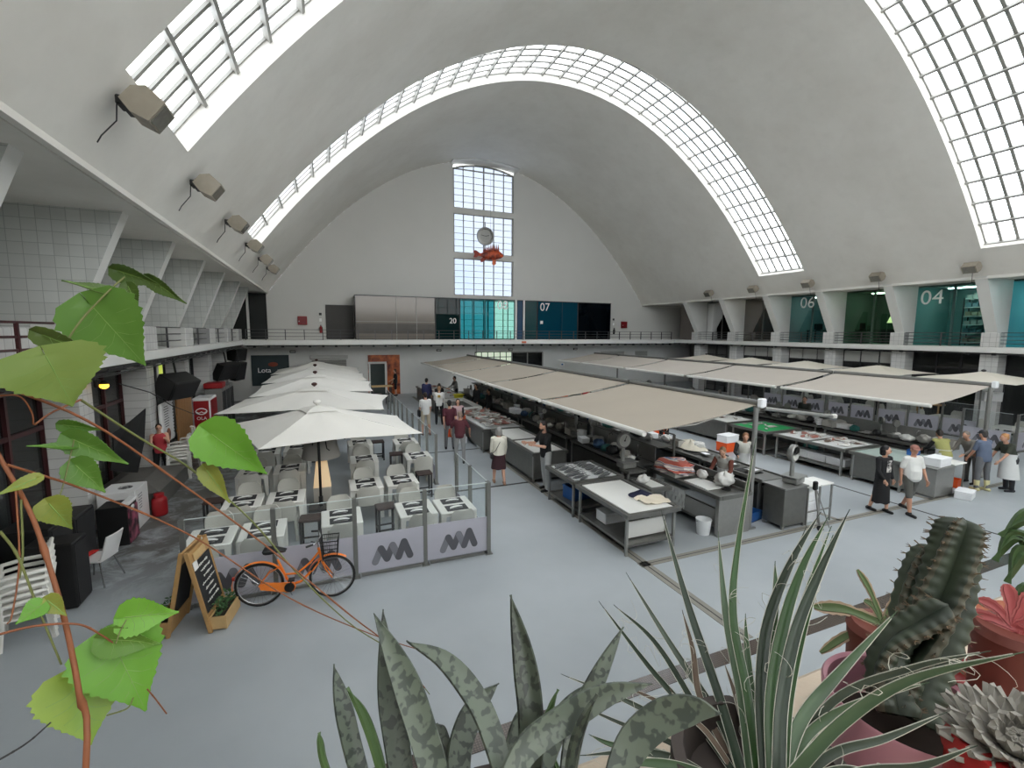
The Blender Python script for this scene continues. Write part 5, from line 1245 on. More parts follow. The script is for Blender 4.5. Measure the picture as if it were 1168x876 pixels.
MB().box((0, 0, .5), (.72, .52, .84), b=.008).build('cabinet_body', M_STEELD, t); MB().box((0, 0, .93), (.76, .56, .03)).build('top', M_STEEL, t)
for sx in (-1, 1):
    for sy in (-1, 1): MB().box((sx * .33, sy * .23, .05), (.05, .05, .1)).build('leg', M_STEEL, t)
put('dial scale', 9.75, 6.95, .945, .25, 'tall dial scale on the square steel cabinet', None, 1.15); put('dial scale', 6.95, 9.35, .935, .0, 'dial scale behind the table of long dark fish', None, 1.15)
counter('small steel counter under the dial scale behind the long fish', 6.75, 7.3, 8.98, 9.36, .93, False)
t = thing('white_top_table', 'small steel table with white tops at the aisle corner of the middle stalls', 'table', (10.35, 6.95, 0))
for x in (-.22, .22): MB().box((x, 0, .885), (.42, .5, .035), b=.01).build('white_top', M_BOARD, t)
for sx in (-1, 0, 1):
    for sy in (-1, 1): MB().box((sx * .4, sy * .22, .43), (.035, .035, .86)).build('leg', M_STEEL, t)
b = MB(); b.box((0, -.22, .3), (.8, .03, .03)); b.box((0, .22, .3), (.8, .03, .03)); b.build('stretcher', M_STEEL, t)
for k in range(3): put('foam box', 10.2, 6.98, .0 + .25 * k, .1 * k, 'white foam box under the small white top table, %s of the stack' % ('bottom', 'middle', 'top')[k], None, .9)
t = thing('folded_trolley', 'folded hand trolley leaning on the small white top table', 'trolley', (9.98, 6.55, 0)); MB().bar((0, .05, .95), (-.04, -.15, .05), .03, .03).bar((0, .05, .95), (.28, -.15, .02), .02, .02).build('frame', M_STEEL, t); MB().box((0, .05, .96), (.1, .08, .2), b=.02).build('handle', M_BLACK, t); MB().cyl((-.06, -.15, .06), (.0, -.15, .06), .06).build('wheel', M_TYRE, t)
counter('steel tray counter behind the cabinet with the scale', 9.3, 10.1, 7.4, 9.25, .9, False)
put('steel tray', 9.75, 8.0, .93, .1, 'steel tray with white liner on the near tray counter, nearer one'); put('steel tray', 9.65, 8.6, .93, -.1, 'steel tray with white liner on the near tray counter, farther one')
put('blue crate', 9.1, 7.45, 0, .2, 'blue crate on the floor beside the steel cabinet', None, .7); put('orange crate', 12.0, 14.4, .25, .2, 'bright orange crate standing in the right aisle under the awning edge', None, 1.3); put('foam box', 12.0, 14.4, 0, 0, 'foam box under the bright orange crate', None, 1.1)
put('orange crate', 13.7, 12.4, 0, .1, 'orange crate under the white foam box near the green mat table', None, 1.1); put('foam box', 13.7, 12.4, .335, .1, 'white foam box on the orange crate near the green mat table', None, 1.1)
# goods on and under the near tables
t = thing('navy_cloth', 'dark navy cloth lying on the near white board', 'cloth', (6.15, 7.75, .862)); MB().sheet([[(.28 * cos(a) * r, .2 * sin(a) * r, .09 * (1 - r) * (1 + .4 * sin(3 * a)) + .004) for a in [2 * pi * k / 18 for k in range(19)]] for r in (0.02, .35, .7, 1)], .006).build('fabric', mat('navy_cloth', (28, 30, 56), .9), t, smooth=60)
tag(MB().sheet([[(-.3 + .1 * i, -.22 + .09 * j, .02 + .02 * sin(i * 1.9 + j) + .02 * cos(j * 2.3 + i * .7)) for j in range(6)] for i in range(7)], .006).build('crumpled_paper', mat('cream_paper', (226, 216, 196), .8), None, smooth=40, loc=(6.18, 7.4, .865)), 'crumpled cream paper beside the navy cloth on the near white board', 'paper')
put('foam box', 5.75, 8.2, .2, 0, 'white foam box on the lower shelf of the near white board table', None, .95); tag(MB().box((0, 0, .2), (.95, .03, .34), b=.005).build('white_panel_board', M_BOARD, None, loc=(5.9, 7.25, .2)), 'white plastic board stored upright on the shelf of the near table', 'board')
put('blue crate', 5.8, 9.7, .2, .1, 'blue crate on the lower shelf below the long fish', None, 1.1); put('foam box', 5.5, 16.0, 0, 0, 'white foam box under the fish heap table', None, .0001 if False else 1.0)
tag(KIND['white bag'].put((6.65, 8.3, .9), .2, 'crumpled grey white bag behind the near white board'), 'crumpled grey white bag behind the near white board', 'bag')
steel_table('small steel side table behind the near white board', 6.55, 7.15, 7.9, 8.7, .88)
put('foam box', 4.85, 17.2, 0, 1.57, 'white foam box on the aisle floor before the fish heap', None, 1.0); put('orange crate', 4.75, 18.4, 0, 1.57, 'orange crate on the aisle floor before the fish heap', None, .8)
t = thing('yellow_tub', 'yellow plastic tub on the far trough of the middle stalls', 'tub', (6.35, 22.75, .9)); MB().lathe([(.2, 0), (.27, .2), (.29, .2), (.29, .22), (.26, .21), (.19, .02), (0, .02)], n=24).build('tub_body', mat('yellow_plastic', (206, 196, 40), .45), t, smooth=40); MB().box((.29, 0, .2), (.05, .14, .03), b=.01).build('grip', mat('yellow_plastic', (206, 196, 40), .45), t)
steel_table('small steel stand under the yellow tub', 6.05, 6.65, 22.45, 22.95, .9)
t = thing('shade_tarp', 'pale cloth heap on the counter beside the orange crate', 'cloth', (10.0, 10.4, .93)); MB().sheet([[(.35 * cos(a) * r * (1 + .1 * sin(4 * a)), .6 * sin(a) * r, .2 * (1 - r ** 1.5) * (1 + .25 * sin(5 * a)) + .005) for a in [2 * pi * k / 22 for k in range(23)]] for r in (0.02, .3, .55, .8, 1)], .006).build('fabric', mat('cream_cloth', (214, 208, 192), .9, var=.08), t, smooth=50)

# ---- right block
steel_table('steel table with pink fish on white sheets in the right stalls', 14.35, 16.05, 8.7, 11.1, .86, mm=mat('ice_sheet', (226, 228, 228), .3), cols=2)
steel_table('steel table with pale green ice tray behind the walking couple', 14.35, 16.05, 7.15, 8.6, .86, mm=mat('ice_green', (176, 192, 186), .2, var=.12, scale=4), cab=True)
steel_table('steel table with bright green mat in the right stalls', 14.3, 16.1, 11.3, 12.9, .86, mm=mat('green_mat', (34, 150, 84), .6, var=.06))
for k, (a, c) in enumerate(((13.1, 16.0), (16.2, 19.0), (19.3, 22.5), (22.8, 26.5))): steel_table('steel fish table farther down the right stalls, %s beyond the green mat' % ORD[k], 14.4, 16.0, a, c, .86, cab=(k % 2 == 0))
for k in range(34):
    P_, nm = RND.choice(((F3, 'reddish'), (F3, 'reddish'), (F2, 'silver'), (F4, 'brown'))); lay(P_, RND.uniform(14.65, 15.8), RND.choice((RND.uniform(8.95, 9.8), RND.uniform(10.05, 10.95))), .887 + RND.uniform(0, .03), RND.uniform(0, 6.3), '%s fish on the white sheets of the right stall table' % nm, '%s fish on the right table' % nm, RND.uniform(.8, 1.2))
for k in range(12): lay(F2, RND.uniform(14.7, 15.7), RND.uniform(11.6, 12.7), .89, RND.uniform(0, 6.3), 'silver fish scattered on the bright green mat', 'silver fish on the green mat', .8)
for k in range(24): lay(F2 if k % 2 else F4, RND.uniform(14.7, 15.8), RND.choice((RND.uniform(13.4, 15.7), RND.uniform(16.5, 18.7), RND.uniform(19.6, 22.2))), .89, RND.uniform(0, 6.3), '%s fish on the tables beyond the green mat' % ('silver' if k % 2 else 'brown'), 'fish beyond the green mat %s' % (k % 2), 1.0)
for k in range(3): put('foam box', 14.95, 9.2 + .62 * k, .2, 1.57, 'long white foam box under the pink fish table, %s from the near end' % ORD[k], None, 1.0)
t = thing('steel_cabinet', 'steel cabinet with foam box on top beside the man in white shirt', 'cabinet', (15.15, 6.85, 0)); MB().box((0, 0, .4), (.85, .45, .74), b=.008).build('cabinet_body', M_STEEL, t); MB().box((0, 0, .79), (.88, .48, .03)).build('top', M_STEEL, t)
put('foam box', 15.2, 6.85, .805, .05, 'white foam box on top of the steel cabinet by the man in white shirt', None, .95); put('foam box', 15.62, 6.38, 0, .25, 'white foam box on the floor by the steel cabinet in the right stalls', None, .85)
t = thing('white_top_table', 'small table with cream top beside the vendor in yellow vest', 'table', (15.98, 6.95, 0)); MB().box((0, 0, .8), (.6, .55, .035), b=.01).build('white_top', M_BOARD, t)
for sx in (-1, 1):
    for sy in (-1, 1): MB().box((sx * .26, sy * .23, .4), (.03, .03, .78)).build('leg', M_STEEL, t)
put('blue crate', 15.6, 7.6, .865, .1, 'blue crate with blue bag on the ice tray table', None, .5); put('teal bag', 16.5, 11.2, .0, .4, 'teal bag hanging behind the pink fish table', None, 1.3)
put('grey crate', 17.05, 7.55 + .0, .945, 1.57, 'pale green crate of goods at the near end of the right sink counter', None, .9); put('orange crate', 16.55, 6.15 + .9, .0, .2, 'orange tub behind the vendor in yellow vest', None, .7)
for k, (x, y, kd) in enumerate(((19.5, 16.5, 'orange crate'), (19.6, 15.0, 'lime crate'), (19.8, 10.4, 'orange crate'), (12.9, 24.0, 'orange crate'))): put('foam box', x, y, 0, .1, 'foam box under the %s crate, right aisle place %s' % (kd.split()[0], ORD[k]), None, 1.2); put(kd, x, y, .3, .1, '%s on a foam box in the far right aisle, place %s' % (kd, ORD[k]), None, 1.35)

# ---- right terrace: fence, parasols, tables
RY = [9.9, 11.15, 12.4, 13.65, 14.9, 16.15, 17.4, 18.65, 19.9]
for k, (a, c) in enumerate(zip(RY[:-1], RY[1:])): bay('glass_fence_bay', 'frosted fence bay with zigzag logo behind the right stalls, %s from the near end' % ORD[k], (24.72, c), (24.72, a + .08), last=False, n=3)
bay('glass_fence_bay', 'frosted fence bay at the near corner of the right terrace facing the stalls', (23.2, 9.8), (23.2, 8.36)); bay('glass_fence_bay', 'frosted fence bay at the near corner of the right terrace facing the viewer', (23.2, 8.25), (25.3, 8.25), last=True)
for k, (x, y) in enumerate(((24.75, 9.0), (25.4, 11.35), (25.4, 13.0), (25.25, 14.85), (25.4, 16.6), (25.25, 18.4))):
    TP.put((x, y, 0), 0, 'white table behind the right fence, %s from the near end' % ORD[k], 'tables of the right terrace'); CP.put((x, y + .62, 0), pi, 'white chair at the far side of the right terrace table %s from the near end' % ORD[k], 'chairs of the right terrace')
    if x > 25 or k == 0: CP.put((x + .72, y, 0), pi / 2, 'white chair at the wall side of the right terrace table %s from the near end' % ORD[k], 'chairs of the right terrace')
for k, y in enumerate((9.68, 13.4, 16.9, 20.4, 23.9)):
    t = thing('square_parasol', 'pale square parasol behind the right awning, %s from the near end' % ORD[k], 'parasol', (24.0, y, 0), 0, 'parasols of the right terrace'); A = Vector((0, 0, 2.87)); Cn = [Vector(c) for c in ((-1.62, -1.55, 2.55), (1.62, -1.55, 2.55), (1.62, 1.55, 2.55), (-1.62, 1.55, 2.55))]
    rim = [Cn[i].lerp(Cn[(i + 1) % 4], q / 8) + Vector((0, 0, .04 * sin(pi * q / 8))) for i in range(4) for q in range(8)]
    MB().sheet([[A.lerp(m, .04 + .96 * j / 5) - Vector((0, 0, .03 * sin(pi * j / 5))) for m in rim + rim[:1]] for j in range(6)], .006).build('canopy', mat('parasol_cream', (216, 209, 196), .9, var=.03), t, smooth=25)
    MB().cyl((0, 0, .06), A, .03, n=8).build('pole', M_STEELD, t); MB().ell((0, 0, 2.91), (.08, .08, .05)).build('finial', M_DARK, t); MB().box((0, 0, .035), (.44, .44, .07), b=.02).build('base', M_DARK, t)
t = thing('floor_lamp', 'white floor lamp with square white shade on the right terrace', 'lamp', (25.5, 10.0, 0)); MB().lathe([(.4, 1.6), (.4, 1.98), (0, 1.98)], n=4).build('lamp_shade', M_WBOX, t); MB().prism([(-.2, -.17), (.2, -.17), (.2, .17), (-.2, .17)], 0, 1.58).build('body', M_WBOX, t)
t = thing('wooden_counter', 'wooden topped bar counter on the right terrace behind the fence', 'counter', (26.0, 12.2, 0)); MB().box((0, 0, 1.1), (.5, .9, .05)).build('counter_top', M_WOOD, t)
for sx in (-1, 1):
    for sy in (-1, 1): MB().box((sx * .2, sy * .4, .54), (.05, .05, 1.08)).build('leg', M_WOOD, t)

# ================================================================ people
def cap(mb, p0, p1, r0, r1, n=12, flat=1.0, up=None):
    p0 = Vector(p0); p1 = Vector(p1); t = p1 - p0; L_ = t.length
    if L_ < 1e-6: mb.ell(p0, (r0, r0, r0), n, 8); return
    t /= L_; pts = []; rs = []
    for k in range(1, 5): a = pi / 2 * (1 - k / 4.0) ; pts.append(p0 - t * r0 * sin(a)); rs.append(max(r0 * cos(a), r0 * .05))
    for k in range(4): a = pi / 2 * (k / 3.2) * .999; pts.append(p1 + t * r1 * sin(min(a, pi / 2 * .98))); rs.append(max(r1 * cos(min(a, pi / 2 * .98)), r1 * .05))
    mb.tube(pts, rs, n, 0, True, flat, up)
def fuse(mb, name, mats, parent, vox, smooth=2):
    o = mb.build(name, mats, None)
    m = o.modifiers.new('r', 'REMESH'); m.mode = 'VOXEL'; m.voxel_size = vox
    if smooth: s_ = o.modifiers.new('s', 'SMOOTH'); s_.factor = .5; s_.iterations = smooth
    bpy.context.view_layer.update()
    me = bpy.data.meshes.new_from_object(o.evaluated_get(bpy.context.evaluated_depsgraph_get()))
    old = o.data; o.modifiers.clear(); o.data = me; bpy.data.meshes.remove(old); me.name = name
    me.polygons.foreach_set('use_smooth', [True] * len(me.polygons)); o.parent = parent
    return o
def skinm(k): return mat('skin_%d' % k, [(204, 158, 134), (190, 142, 118), (214, 172, 150)][k], .5, var=.05, scale=12, sub=.05)
def person(label, loc, head, h=1.68, lean=0, turn=0, legs=((.12, .1, .05), (-.12, .1, .05)), arms=((.1, .12, .25), (.1, .12, .25)), top=(220, 220, 216), sleeve='short', bottom=(60, 60, 64), btype='trousers', shoe=(24, 24, 26), hair=(50, 38, 30), hairtype='short', fat=1.0, skin=0, extra=None, vox=.011, seated=False, look=0, nod=.1, sleevecol=None):
    """head: heading of the face in degrees from +X; legs/arms as (forward swing, bend, spread)"""
    t = thing('person', label, 'person', loc, radians(head) - pi / 2)
    S = h / 1.7; Z = Vector((0, 0, 1)); F = Vector((0, 1, 0)); Xv = Vector((1, 0, 0))
    RL = Matrix.Rotation(-lean, 3, 'X')
    # legs, measured so that the lower foot touches the ground
    th_, sh_ = .43 * S, .42 * S; low = 0; L = []
    for s_, (sw, bend, spr) in zip((-1, 1), legs):
        d1 = Vector((s_ * spr, sin(sw), -cos(sw))).normalized(); d2 = Vector((s_ * spr * .4, sin(sw - bend), -cos(sw - bend))).normalized()
        hp = Vector((s_ * .095 * S, 0, 0)); kn = hp + d1 * th_; an = kn + d2 * sh_; L.append([hp, kn, an]); low = min(low, an.z)
    hipz = -low + .085 * S; hip = Vector((0, 0, hipz))
    L = [[p + hip for p in l] for l in L]
    up = RL @ Z; fw = RL @ F
    ch = hip + up * .34 * S; nk = hip + up * .53 * S; sho = [hip + up * .475 * S + Xv * s_ * .185 * S for s_ in (-1, 1)]
    RH = Matrix.Rotation(look, 3, 'Z') @ Matrix.Rotation(-lean * .45 - nod, 3, 'X'); hu = RH @ Z; hf = RH @ F; hx = RH @ Xv
    hc = nk + up * .06 * S + hu * .115 * S + hf * .015
    A = []
    for s_, so, (sw, ab, bend) in zip((-1, 1), sho, arms):
        d1 = Vector((s_ * sin(ab), sin(sw) * cos(ab), -cos(sw) * cos(ab))); el = so + d1 * .285 * S
        d2 = Vector((s_ * sin(ab) * .3 - s_ * .25 * min(1, bend), sin(sw + bend), -cos(sw + bend))).normalized(); wr = el + d2 * .25 * S
        A.append((so, el, wr, d2))
    sk = skinm(skin); b = MB()
    def torso(mb, g, lo=-.06, hi=.5):
        prof = [(-.08, .15, .11), (0, .17, .12 * fat), (.1, .155 * (.6 + .4 * fat), .115 * fat), (.2, .15 * (.6 + .4 * fat), .115 * fat), (.32, .172, .12), (.42, .18, .105), (.48, .15, .08), (.52, .07, .06)]
        prof = [p for p in prof if lo - .03 <= p[0] <= hi + .03]
        pts = [hip + up * p[0] * S for p in prof]
        vs = []
        for p, (q, a, c) in zip(pts, prof): vs.append([p + Xv * ((a * S + g) * cos(w_)) + fw * ((c * S + g) * sin(w_) + (.02 * (fat - 1) * S if q < .3 else 0)) for w_ in [2 * pi * k / 18 for k in range(19)]])
        m0 = len(mb.v); mb.sheet(vs); n_ = len(vs)
        mb.f.append(tuple(m0 + k for k in reversed(range(18)))); mb.f.append(tuple(m0 + (n_ - 1) * 19 + k for k in range(18))); mb.mi += [0, 0]
    torso(b, 0)
    for l in L:
        cap(b, l[0], l[1], .085 * S * (.7 + .3 * fat), .055 * S); cap(b, l[1], l[1].lerp(l[2], .35), .054 * S, .056 * S); cap(b, l[1].lerp(l[2], .3), l[2], .056 * S, .036 * S)
        cap(b, l[2] + Vector((0, -.03, -.035)) * S, l[2] + Vector((0, .14, -.05)) * S, .036 * S, .028 * S)
    for s_, (so, el, wr, d2) in zip((-1, 1), A):
        cap(b, so - Xv * s_ * .03 * S, so, .06 * S, .052 * S); cap(b, so, el, .05 * S, .038 * S); cap(b, el, wr, .038 * S, .026 * S)
        side = d2.cross(Xv * s_); side = side.normalized() if side.length > .1 else F; pn = d2.cross(side).normalized()
        pc = wr + d2 * .05 * S; cap(b, wr, pc + d2 * .035 * S, .026 * S, .03 * S, flat=.55, up=pn)
        for k in range(4):
            o_ = side * (-.03 + .02 * k) * S; l1 = (.042, .05, .047, .036)[k] * S; k0 = pc + d2 * .03 * S + o_; k1 = k0 + (d2 + pn * -.25 * s_).normalized() * l1; k2 = k1 + (d2 + pn * -.9 * s_).normalized() * l1 * .8
            cap(b, k0, k1, .0095 * S, .009 * S, 6); cap(b, k1, k2, .009 * S, .0078 * S, 6)
        cap(b, wr + d2 * .03 * S + side * .03 * S, wr + d2 * .06 * S + side * .06 * S, .012 * S, .01 * S, 6); cap(b, wr + d2 * .06 * S + side * .06 * S, wr + d2 * .095 * S + side * .058 * S - pn * s_ * .01, .01 * S, .009 * S, 6)
    cap(b, nk - up * .03 * S, hc - hu * .06 * S, .056 * S, .05 * S)
    rot = Matrix((hx, hf, hu)).transposed()
    b.ell(hc, (.074 * S, .092 * S, .108 * S), 18, 12, rot=rot); b.ell(hc - hu * .05 * S + hf * .035 * S, (.056 * S, .06 * S, .06 * S), 14, 9, rot=rot)
    cap(b, hc + hf * .086 * S + hu * .015 * S, hc + hf * .104 * S - hu * .018 * S, .011 * S, .015 * S, 8)
    for s_ in (-1, 1): b.ell(hc + hx * s_ * .077 * S - hu * .005 * S, (.012 * S, .022 * S, .03 * S), 8, 6, rot=rot)
    fuse(b, 'body', sk, t, vox, 1)
    e = MB()
    for s_ in (-1, 1): e.ell(hc + hx * s_ * .031 * S + hf * .083 * S + hu * .012 * S, (.011 * S, .008 * S, .007 * S), 8, 6, rot=rot)
    e.build('eyes', mat('dark_eye', (36, 28, 24), .3), t)
    MB().ell(hc + hf * .087 * S - hu * .052 * S, (.022 * S, .009 * S, .007 * S), 10, 6, rot=rot).build('mouth', mat('lips', (158, 92, 84), .5), t)
    # clothes
    c = MB(); torso(c, .016, -.1, .5)
    if sleeve != 'none':
        for so, el, wr, d2 in A:
            cap(c, so - Xv * (.05 if so.x > 0 else -.05) * S + up * .004, so, .074 * S, .066 * S)
            if sleeve == 'short': cap(c, so, so.lerp(el, .75), .064 * S, .056 * S)
            elif sleevecol is None: cap(c, so, el, .062 * S, .05 * S); cap(c, el, el.lerp(wr, .93), .05 * S, .038 * S)
    fuse(c, 'shirt' if btype != 'coat' else 'coat', mat('cloth_%d_%d_%d' % top, top, .85, var=.1, scale=9, bump=.15, bscale=25), t, vox * 1.1, 3)
    if sleevecol:
        c = MB()
        for so, el, wr, d2 in A: cap(c, so, el, .064 * S, .052 * S); cap(c, el, el.lerp(wr, .93), .052 * S, .038 * S)
        fuse(c, 'sleeves', mat('cloth_%d_%d_%d' % sleevecol, sleevecol, .85, var=.1), t, vox * 1.1, 2)
    mb_ = mat('cloth_%d_%d_%d' % bottom, bottom, .85, var=.12, scale=9, bump=.15, bscale=20)
    c = MB()
    if btype in ('trousers', 'shorts', 'cropped'):
        torso(c, .012, -.1, .06)
        for l in L:
            cap(c, l[0] + up * .02, l[1], .1 * S * (.7 + .3 * fat), .07 * S)
            if btype == 'trousers': cap(c, l[1], l[2] - Z * .0, .07 * S, .058 * S)
            elif btype == 'cropped': cap(c, l[1], l[1].lerp(l[2], .45), .075 * S, .068 * S)
            else: cap(c, l[1].lerp(l[0], .1), l[1] - Z * .02, .078 * S, .075 * S)
        fuse(c, btype if btype != 'cropped' else 'rolled_trousers', mb_, t, vox * 1.1, 3)
    elif btype in ('skirt', 'coat'):
        k_ = [l[1] for l in L]; a_ = [l[2] for l in L]; end = (k_[0] + k_[1]) / 2 - Z * (.02 if btype == 'skirt' else .24) * S
        rows = []
        for j in range(8):
            f = j / 7; ctr = (hip + up * .06 * S).lerp(end, f); wx = (.17 + (.05 if btype == 'skirt' else .03) * f) * S; wy = (.125 + (.07 if btype == 'skirt' else .05) * f) * S
            rows.append([ctr + Vector((wx * cos(q) * (1 + .03 * f * sin(7 * q)), wy * sin(q) * (1 + .03 * f * cos(5 * q)), -.01 * sin(6 * q) * f)) for q in [2 * pi * k / 28 for k in range(29)]])
        c.sheet(rows, .008).build('skirt' if btype == 'skirt' else 'coat_tails', mb_, t, smooth=60)
    s2 = MB()
    for l in L:
        f0 = l[2] + Vector((0, -.055, -.045)) * S; f1 = l[2] + Vector((0, .15, -.052)) * S; cap(s2, f0, f1, .044 * S, .036 * S)
        if extra and 'boots' in extra: cap(s2, l[2] - Z * .03, l[2].lerp(l[1], .5), .055 * S, .068 * S)
        else: cap(s2, f0, l[2] - Z * .01 * S, .044 * S, .046 * S)
    so_ = fuse(s2, 'boots' if extra and 'boots' in extra else 'shoes', mat('shoe_%d_%d_%d' % shoe, shoe, .5, var=.08), t, .009, 2)
    # hair
    hm = mat('hair_%d_%d_%d' % hair, hair, .6, var=.3, scale=40, bump=.4, bscale=60); c = MB()
    if hairtype != 'bald':
        c.ell(hc + hu * .026 * S - hf * .022 * S, (.084 * S, .092 * S, .1 * S), 18, 12, rot=rot); c.ell(hc - hf * .05 * S - hu * .015 * S, (.074 * S, .058 * S, .09 * S), 14, 9, rot=rot)
        if hairtype == 'long': cap(c, hc - hf * .06 * S, nk - fw * .09 * S - up * .1 * S, .08 * S, .06 * S); [cap(c, hc + hx * s_ * .07 * S - hf * .02 * S, hc + hx * s_ * .075 * S - hu * .14 * S - hf * .02 * S, .03 * S, .03 * S) for s_ in (-1, 1)]
        if hairtype == 'bob': [cap(c, hc + hx * s_ * .07 * S - hf * .02 * S, hc + hx * s_ * .074 * S - hu * .1 * S - hf * .02 * S, .032 * S, .035 * S) for s_ in (-1, 1)]; cap(c, hc - hf * .06 * S, hc - hf * .065 * S - hu * .1 * S, .08 * S, .06 * S)
        if hairtype == 'bun': c.ell(hc - hf * .1 * S + hu * .05 * S, (.04 * S, .04 * S, .04 * S), 10, 8)
        fuse(c, 'hair', hm, t, .01, 1)
    if extra:
        if 'beard' in extra: MB().ell(hc - hu * .075 * S + hf * .05 * S, (.058 * S, .05 * S, .045 * S), 14, 9, rot=rot).build('beard', hm, t, smooth=80)
        if 'cap' in extra:
            c = MB(); c.ell(hc + hu * .045 * S - hf * .005, (.087 * S, .1 * S, .082 * S), 18, 10, rot=rot); c.sheet([[hc + hu * .05 * S + hf * (.07 + .07 * cos(q * .9)) * S + hx * .075 * sin(q) * S - hu * .02 * r * S + hf * .0 for q in (-1.2, -.6, 0, .6, 1.2)] if r else [hc + hu * .055 * S + hf * .075 * S + hx * .075 * sin(q) * S for q in (-1.2, -.6, 0, .6, 1.2)] for r in (0, 1)], .008)
            c.build('cap', mat('cap_%d_%d_%d' % extra['cap'], extra['cap'], .8), t, smooth=60)
        if 'apron' in extra:
            k_ = (L[0][1] + L[1][1]) / 2; rows = []
            for j in range(9):
                f = j / 8; ctr = (hip + up * .2 * S).lerp(k_ - Z * .12 * S, f); wx = (.185 + .05 * f) * S; wy = (.145 * fat + .07 * f) * S
                rows.append([ctr + Vector((wx * sin(q), wy * cos(q) * (1 + .03 * f * sin(6 * q)), 0)) + fw * .0 for q in [-2.1 + 4.2 * k / 16 for k in range(17)]])
            MB().sheet(rows, .008).build('apron', mat('apron_white', (222, 224, 224), .6, var=.06), t, smooth=60)
            MB().tube([hip + up * .2 * S + Vector((.2 * S * sin(q), .16 * S * fat * cos(q), 0)) for q in [2 * pi * k / 16 for k in range(17)]], .008, 5).build('apron_string', mat('apron_white', (222, 224, 224), .6), t)
        if 'strap' in extra:
            MB().tube([sho[1] + up * .06 * S - Xv * .06, hip + up * .36 * S - fw * .14 * S, hip + up * .12 * S - fw * .13 * S - Xv * .13 * S, hip + up * .02 * S - Xv * .2 * S], .008, 5).build('bag_strap', M_BLACK, t)
            MB().box(hip - Xv * .215 * S - Z * .05, (.09, .2, .17), b=.03).build('shoulder_bag', mat('dark_bag', (40, 38, 40), .6), t)
        if 'bag' in extra: MB().box(hip + Xv * extra['bag'][1] * .27 * S - Z * .02, (.1, .26, .3), b=.04).build('hand_bag', mat('bag_%d_%d_%d' % extra['bag'][0], extra['bag'][0], .6), t); MB().tube([hip + Xv * extra['bag'][1] * .27 * S + Vector((0, -.08, .12)), sho[1 if extra['bag'][1] > 0 else 0] + up * .06 * S, hip + Xv * extra['bag'][1] * .27 * S + Vector((0, .08, .12))], .008, 5).build('bag_strap', M_BLACK, t)
        if 'patch' in extra: MB().box(hip + up * .37 * S - fw * (.142 * S), (.12, .012, .12), rot=RL).build('back_print', mat('gold_print', (172, 140, 66), .7, var=.3, scale=30), t)
        if 'scarf' in extra: MB().sheet([[hip + up * (.46 - .3 * j / 5) * S + fw * (.145 + .0 * j) * S + Xv * (-.07 + .035 * k) * S for k in range(5)] for j in range(6)], .008).build('printed_scarf', mixmat('scarf_print', (60, 56, 60), (214, 210, 206), 14, .42, .55, .8), t, smooth=60)
        if 'glasses' in extra: e = MB(); [e.tube([hc + hx * (s_ * .032 + .022 * cos(q)) * S + hf * .098 * S + hu * (.012 + .016 * sin(q)) * S for q in [2 * pi * k / 12 for k in range(13)]], .0025, 4) for s_ in (-1, 1)]; e.build('glasses', M_BLACK, t)
    return t
WALK = ((.38, .25, .05), (-.28, .3, .05)); STAND = ((.04, .06, .07), (-.04, .06, .07))
person('woman with grey hair in cream jacket and dark maroon skirt walking up the aisle', (4.5, 11.95, 0), 80, 1.6, .03, legs=((.2, .12, .05), (-.18, .25, .05)), top=(226, 222, 208), sleeve='long', bottom=(58, 32, 38), btype='skirt', shoe=(150, 116, 96), hair=(150, 148, 144), hairtype='bob', fat=1.15, extra={'strap': 1}, vox=.009)
person('man in black t-shirt and pale jeans standing between two fish tables', (5.5, 10.98, 0), 185, 1.88, .08, arms=((.5, .15, 1.3), (.55, .15, 1.2)), top=(22, 22, 24), bottom=(176, 178, 178), hair=(36, 28, 24), legs=((.05, .05, .05), (-.06, .08, .05)), extra={'beard': 1}, nod=.2, vox=.009)
person('woman with black hair in long black coat walking beside man in white', (12.42, 6.62, 0), -98, 1.6, .0, arms=((.05, .12, .3), (.15, .12, .5)), top=(24, 23, 26), sleeve='long', bottom=(24, 23, 26), btype='coat', hair=(22, 18, 20), hairtype='bob', look=.5, extra={'scarf': 1, 'glasses': 1}, legs=((.14, .1, .05), (-.12, .15, .05)), vox=.009, fat=1.1)
person('man in white t-shirt, grey shorts and cap walking towards the viewer', (12.95, 6.3, 0), -108, 1.66, .0, legs=((-.2, .3, .06), (.26, .1, .06)), arms=((.2, .22, .2), (-.15, .22, .25)), top=(218, 219, 216), bottom=(92, 92, 88), btype='shorts', hairtype='short', hair=(80, 66, 56), fat=1.45, look=-.35, skin=1, extra={'cap': (150, 104, 92)}, vox=.009)
person('old man in blue grey shirt, rolled trousers and pale yellow boots', (16.8, 6.55, 0), 75, 1.64, .1, arms=((.25, .12, .3), (.3, .1, .6)), top=(96, 108, 130), bottom=(110, 112, 116), btype='trousers', shoe=(214, 208, 160), hair=(60, 56, 54), fat=1.2, extra={'cap': (44, 46, 52), 'boots': 1}, legs=STAND, skin=1, vox=.009)
person('woman with ginger hair in dark vest and white apron bending at the right', (17.45, 6.25, 0), 150, 1.6, .35, arms=((.5, .1, .2), (.3, .15, .2)), top=(58, 62, 52), sleeve='short', bottom=(38, 40, 46), shoe=(30, 32, 38), hair=(186, 134, 84), hairtype='bun', fat=1.25, extra={'apron': 1, 'boots': 1}, legs=STAND, vox=.009)
person('vendor in yellow vest with black sleeves and white apron bending over', (16.35, 7.2, 0), 60, 1.58, .5, arms=((.5, .2, .6), (.5, .2, .6)), top=(158, 158, 98), sleeve='long', sleevecol=(28, 28, 30), bottom=(200, 202, 200), hair=(40, 32, 28), fat=1.2, extra={'apron': 1, 'boots': 1}, legs=STAND, vox=.009)
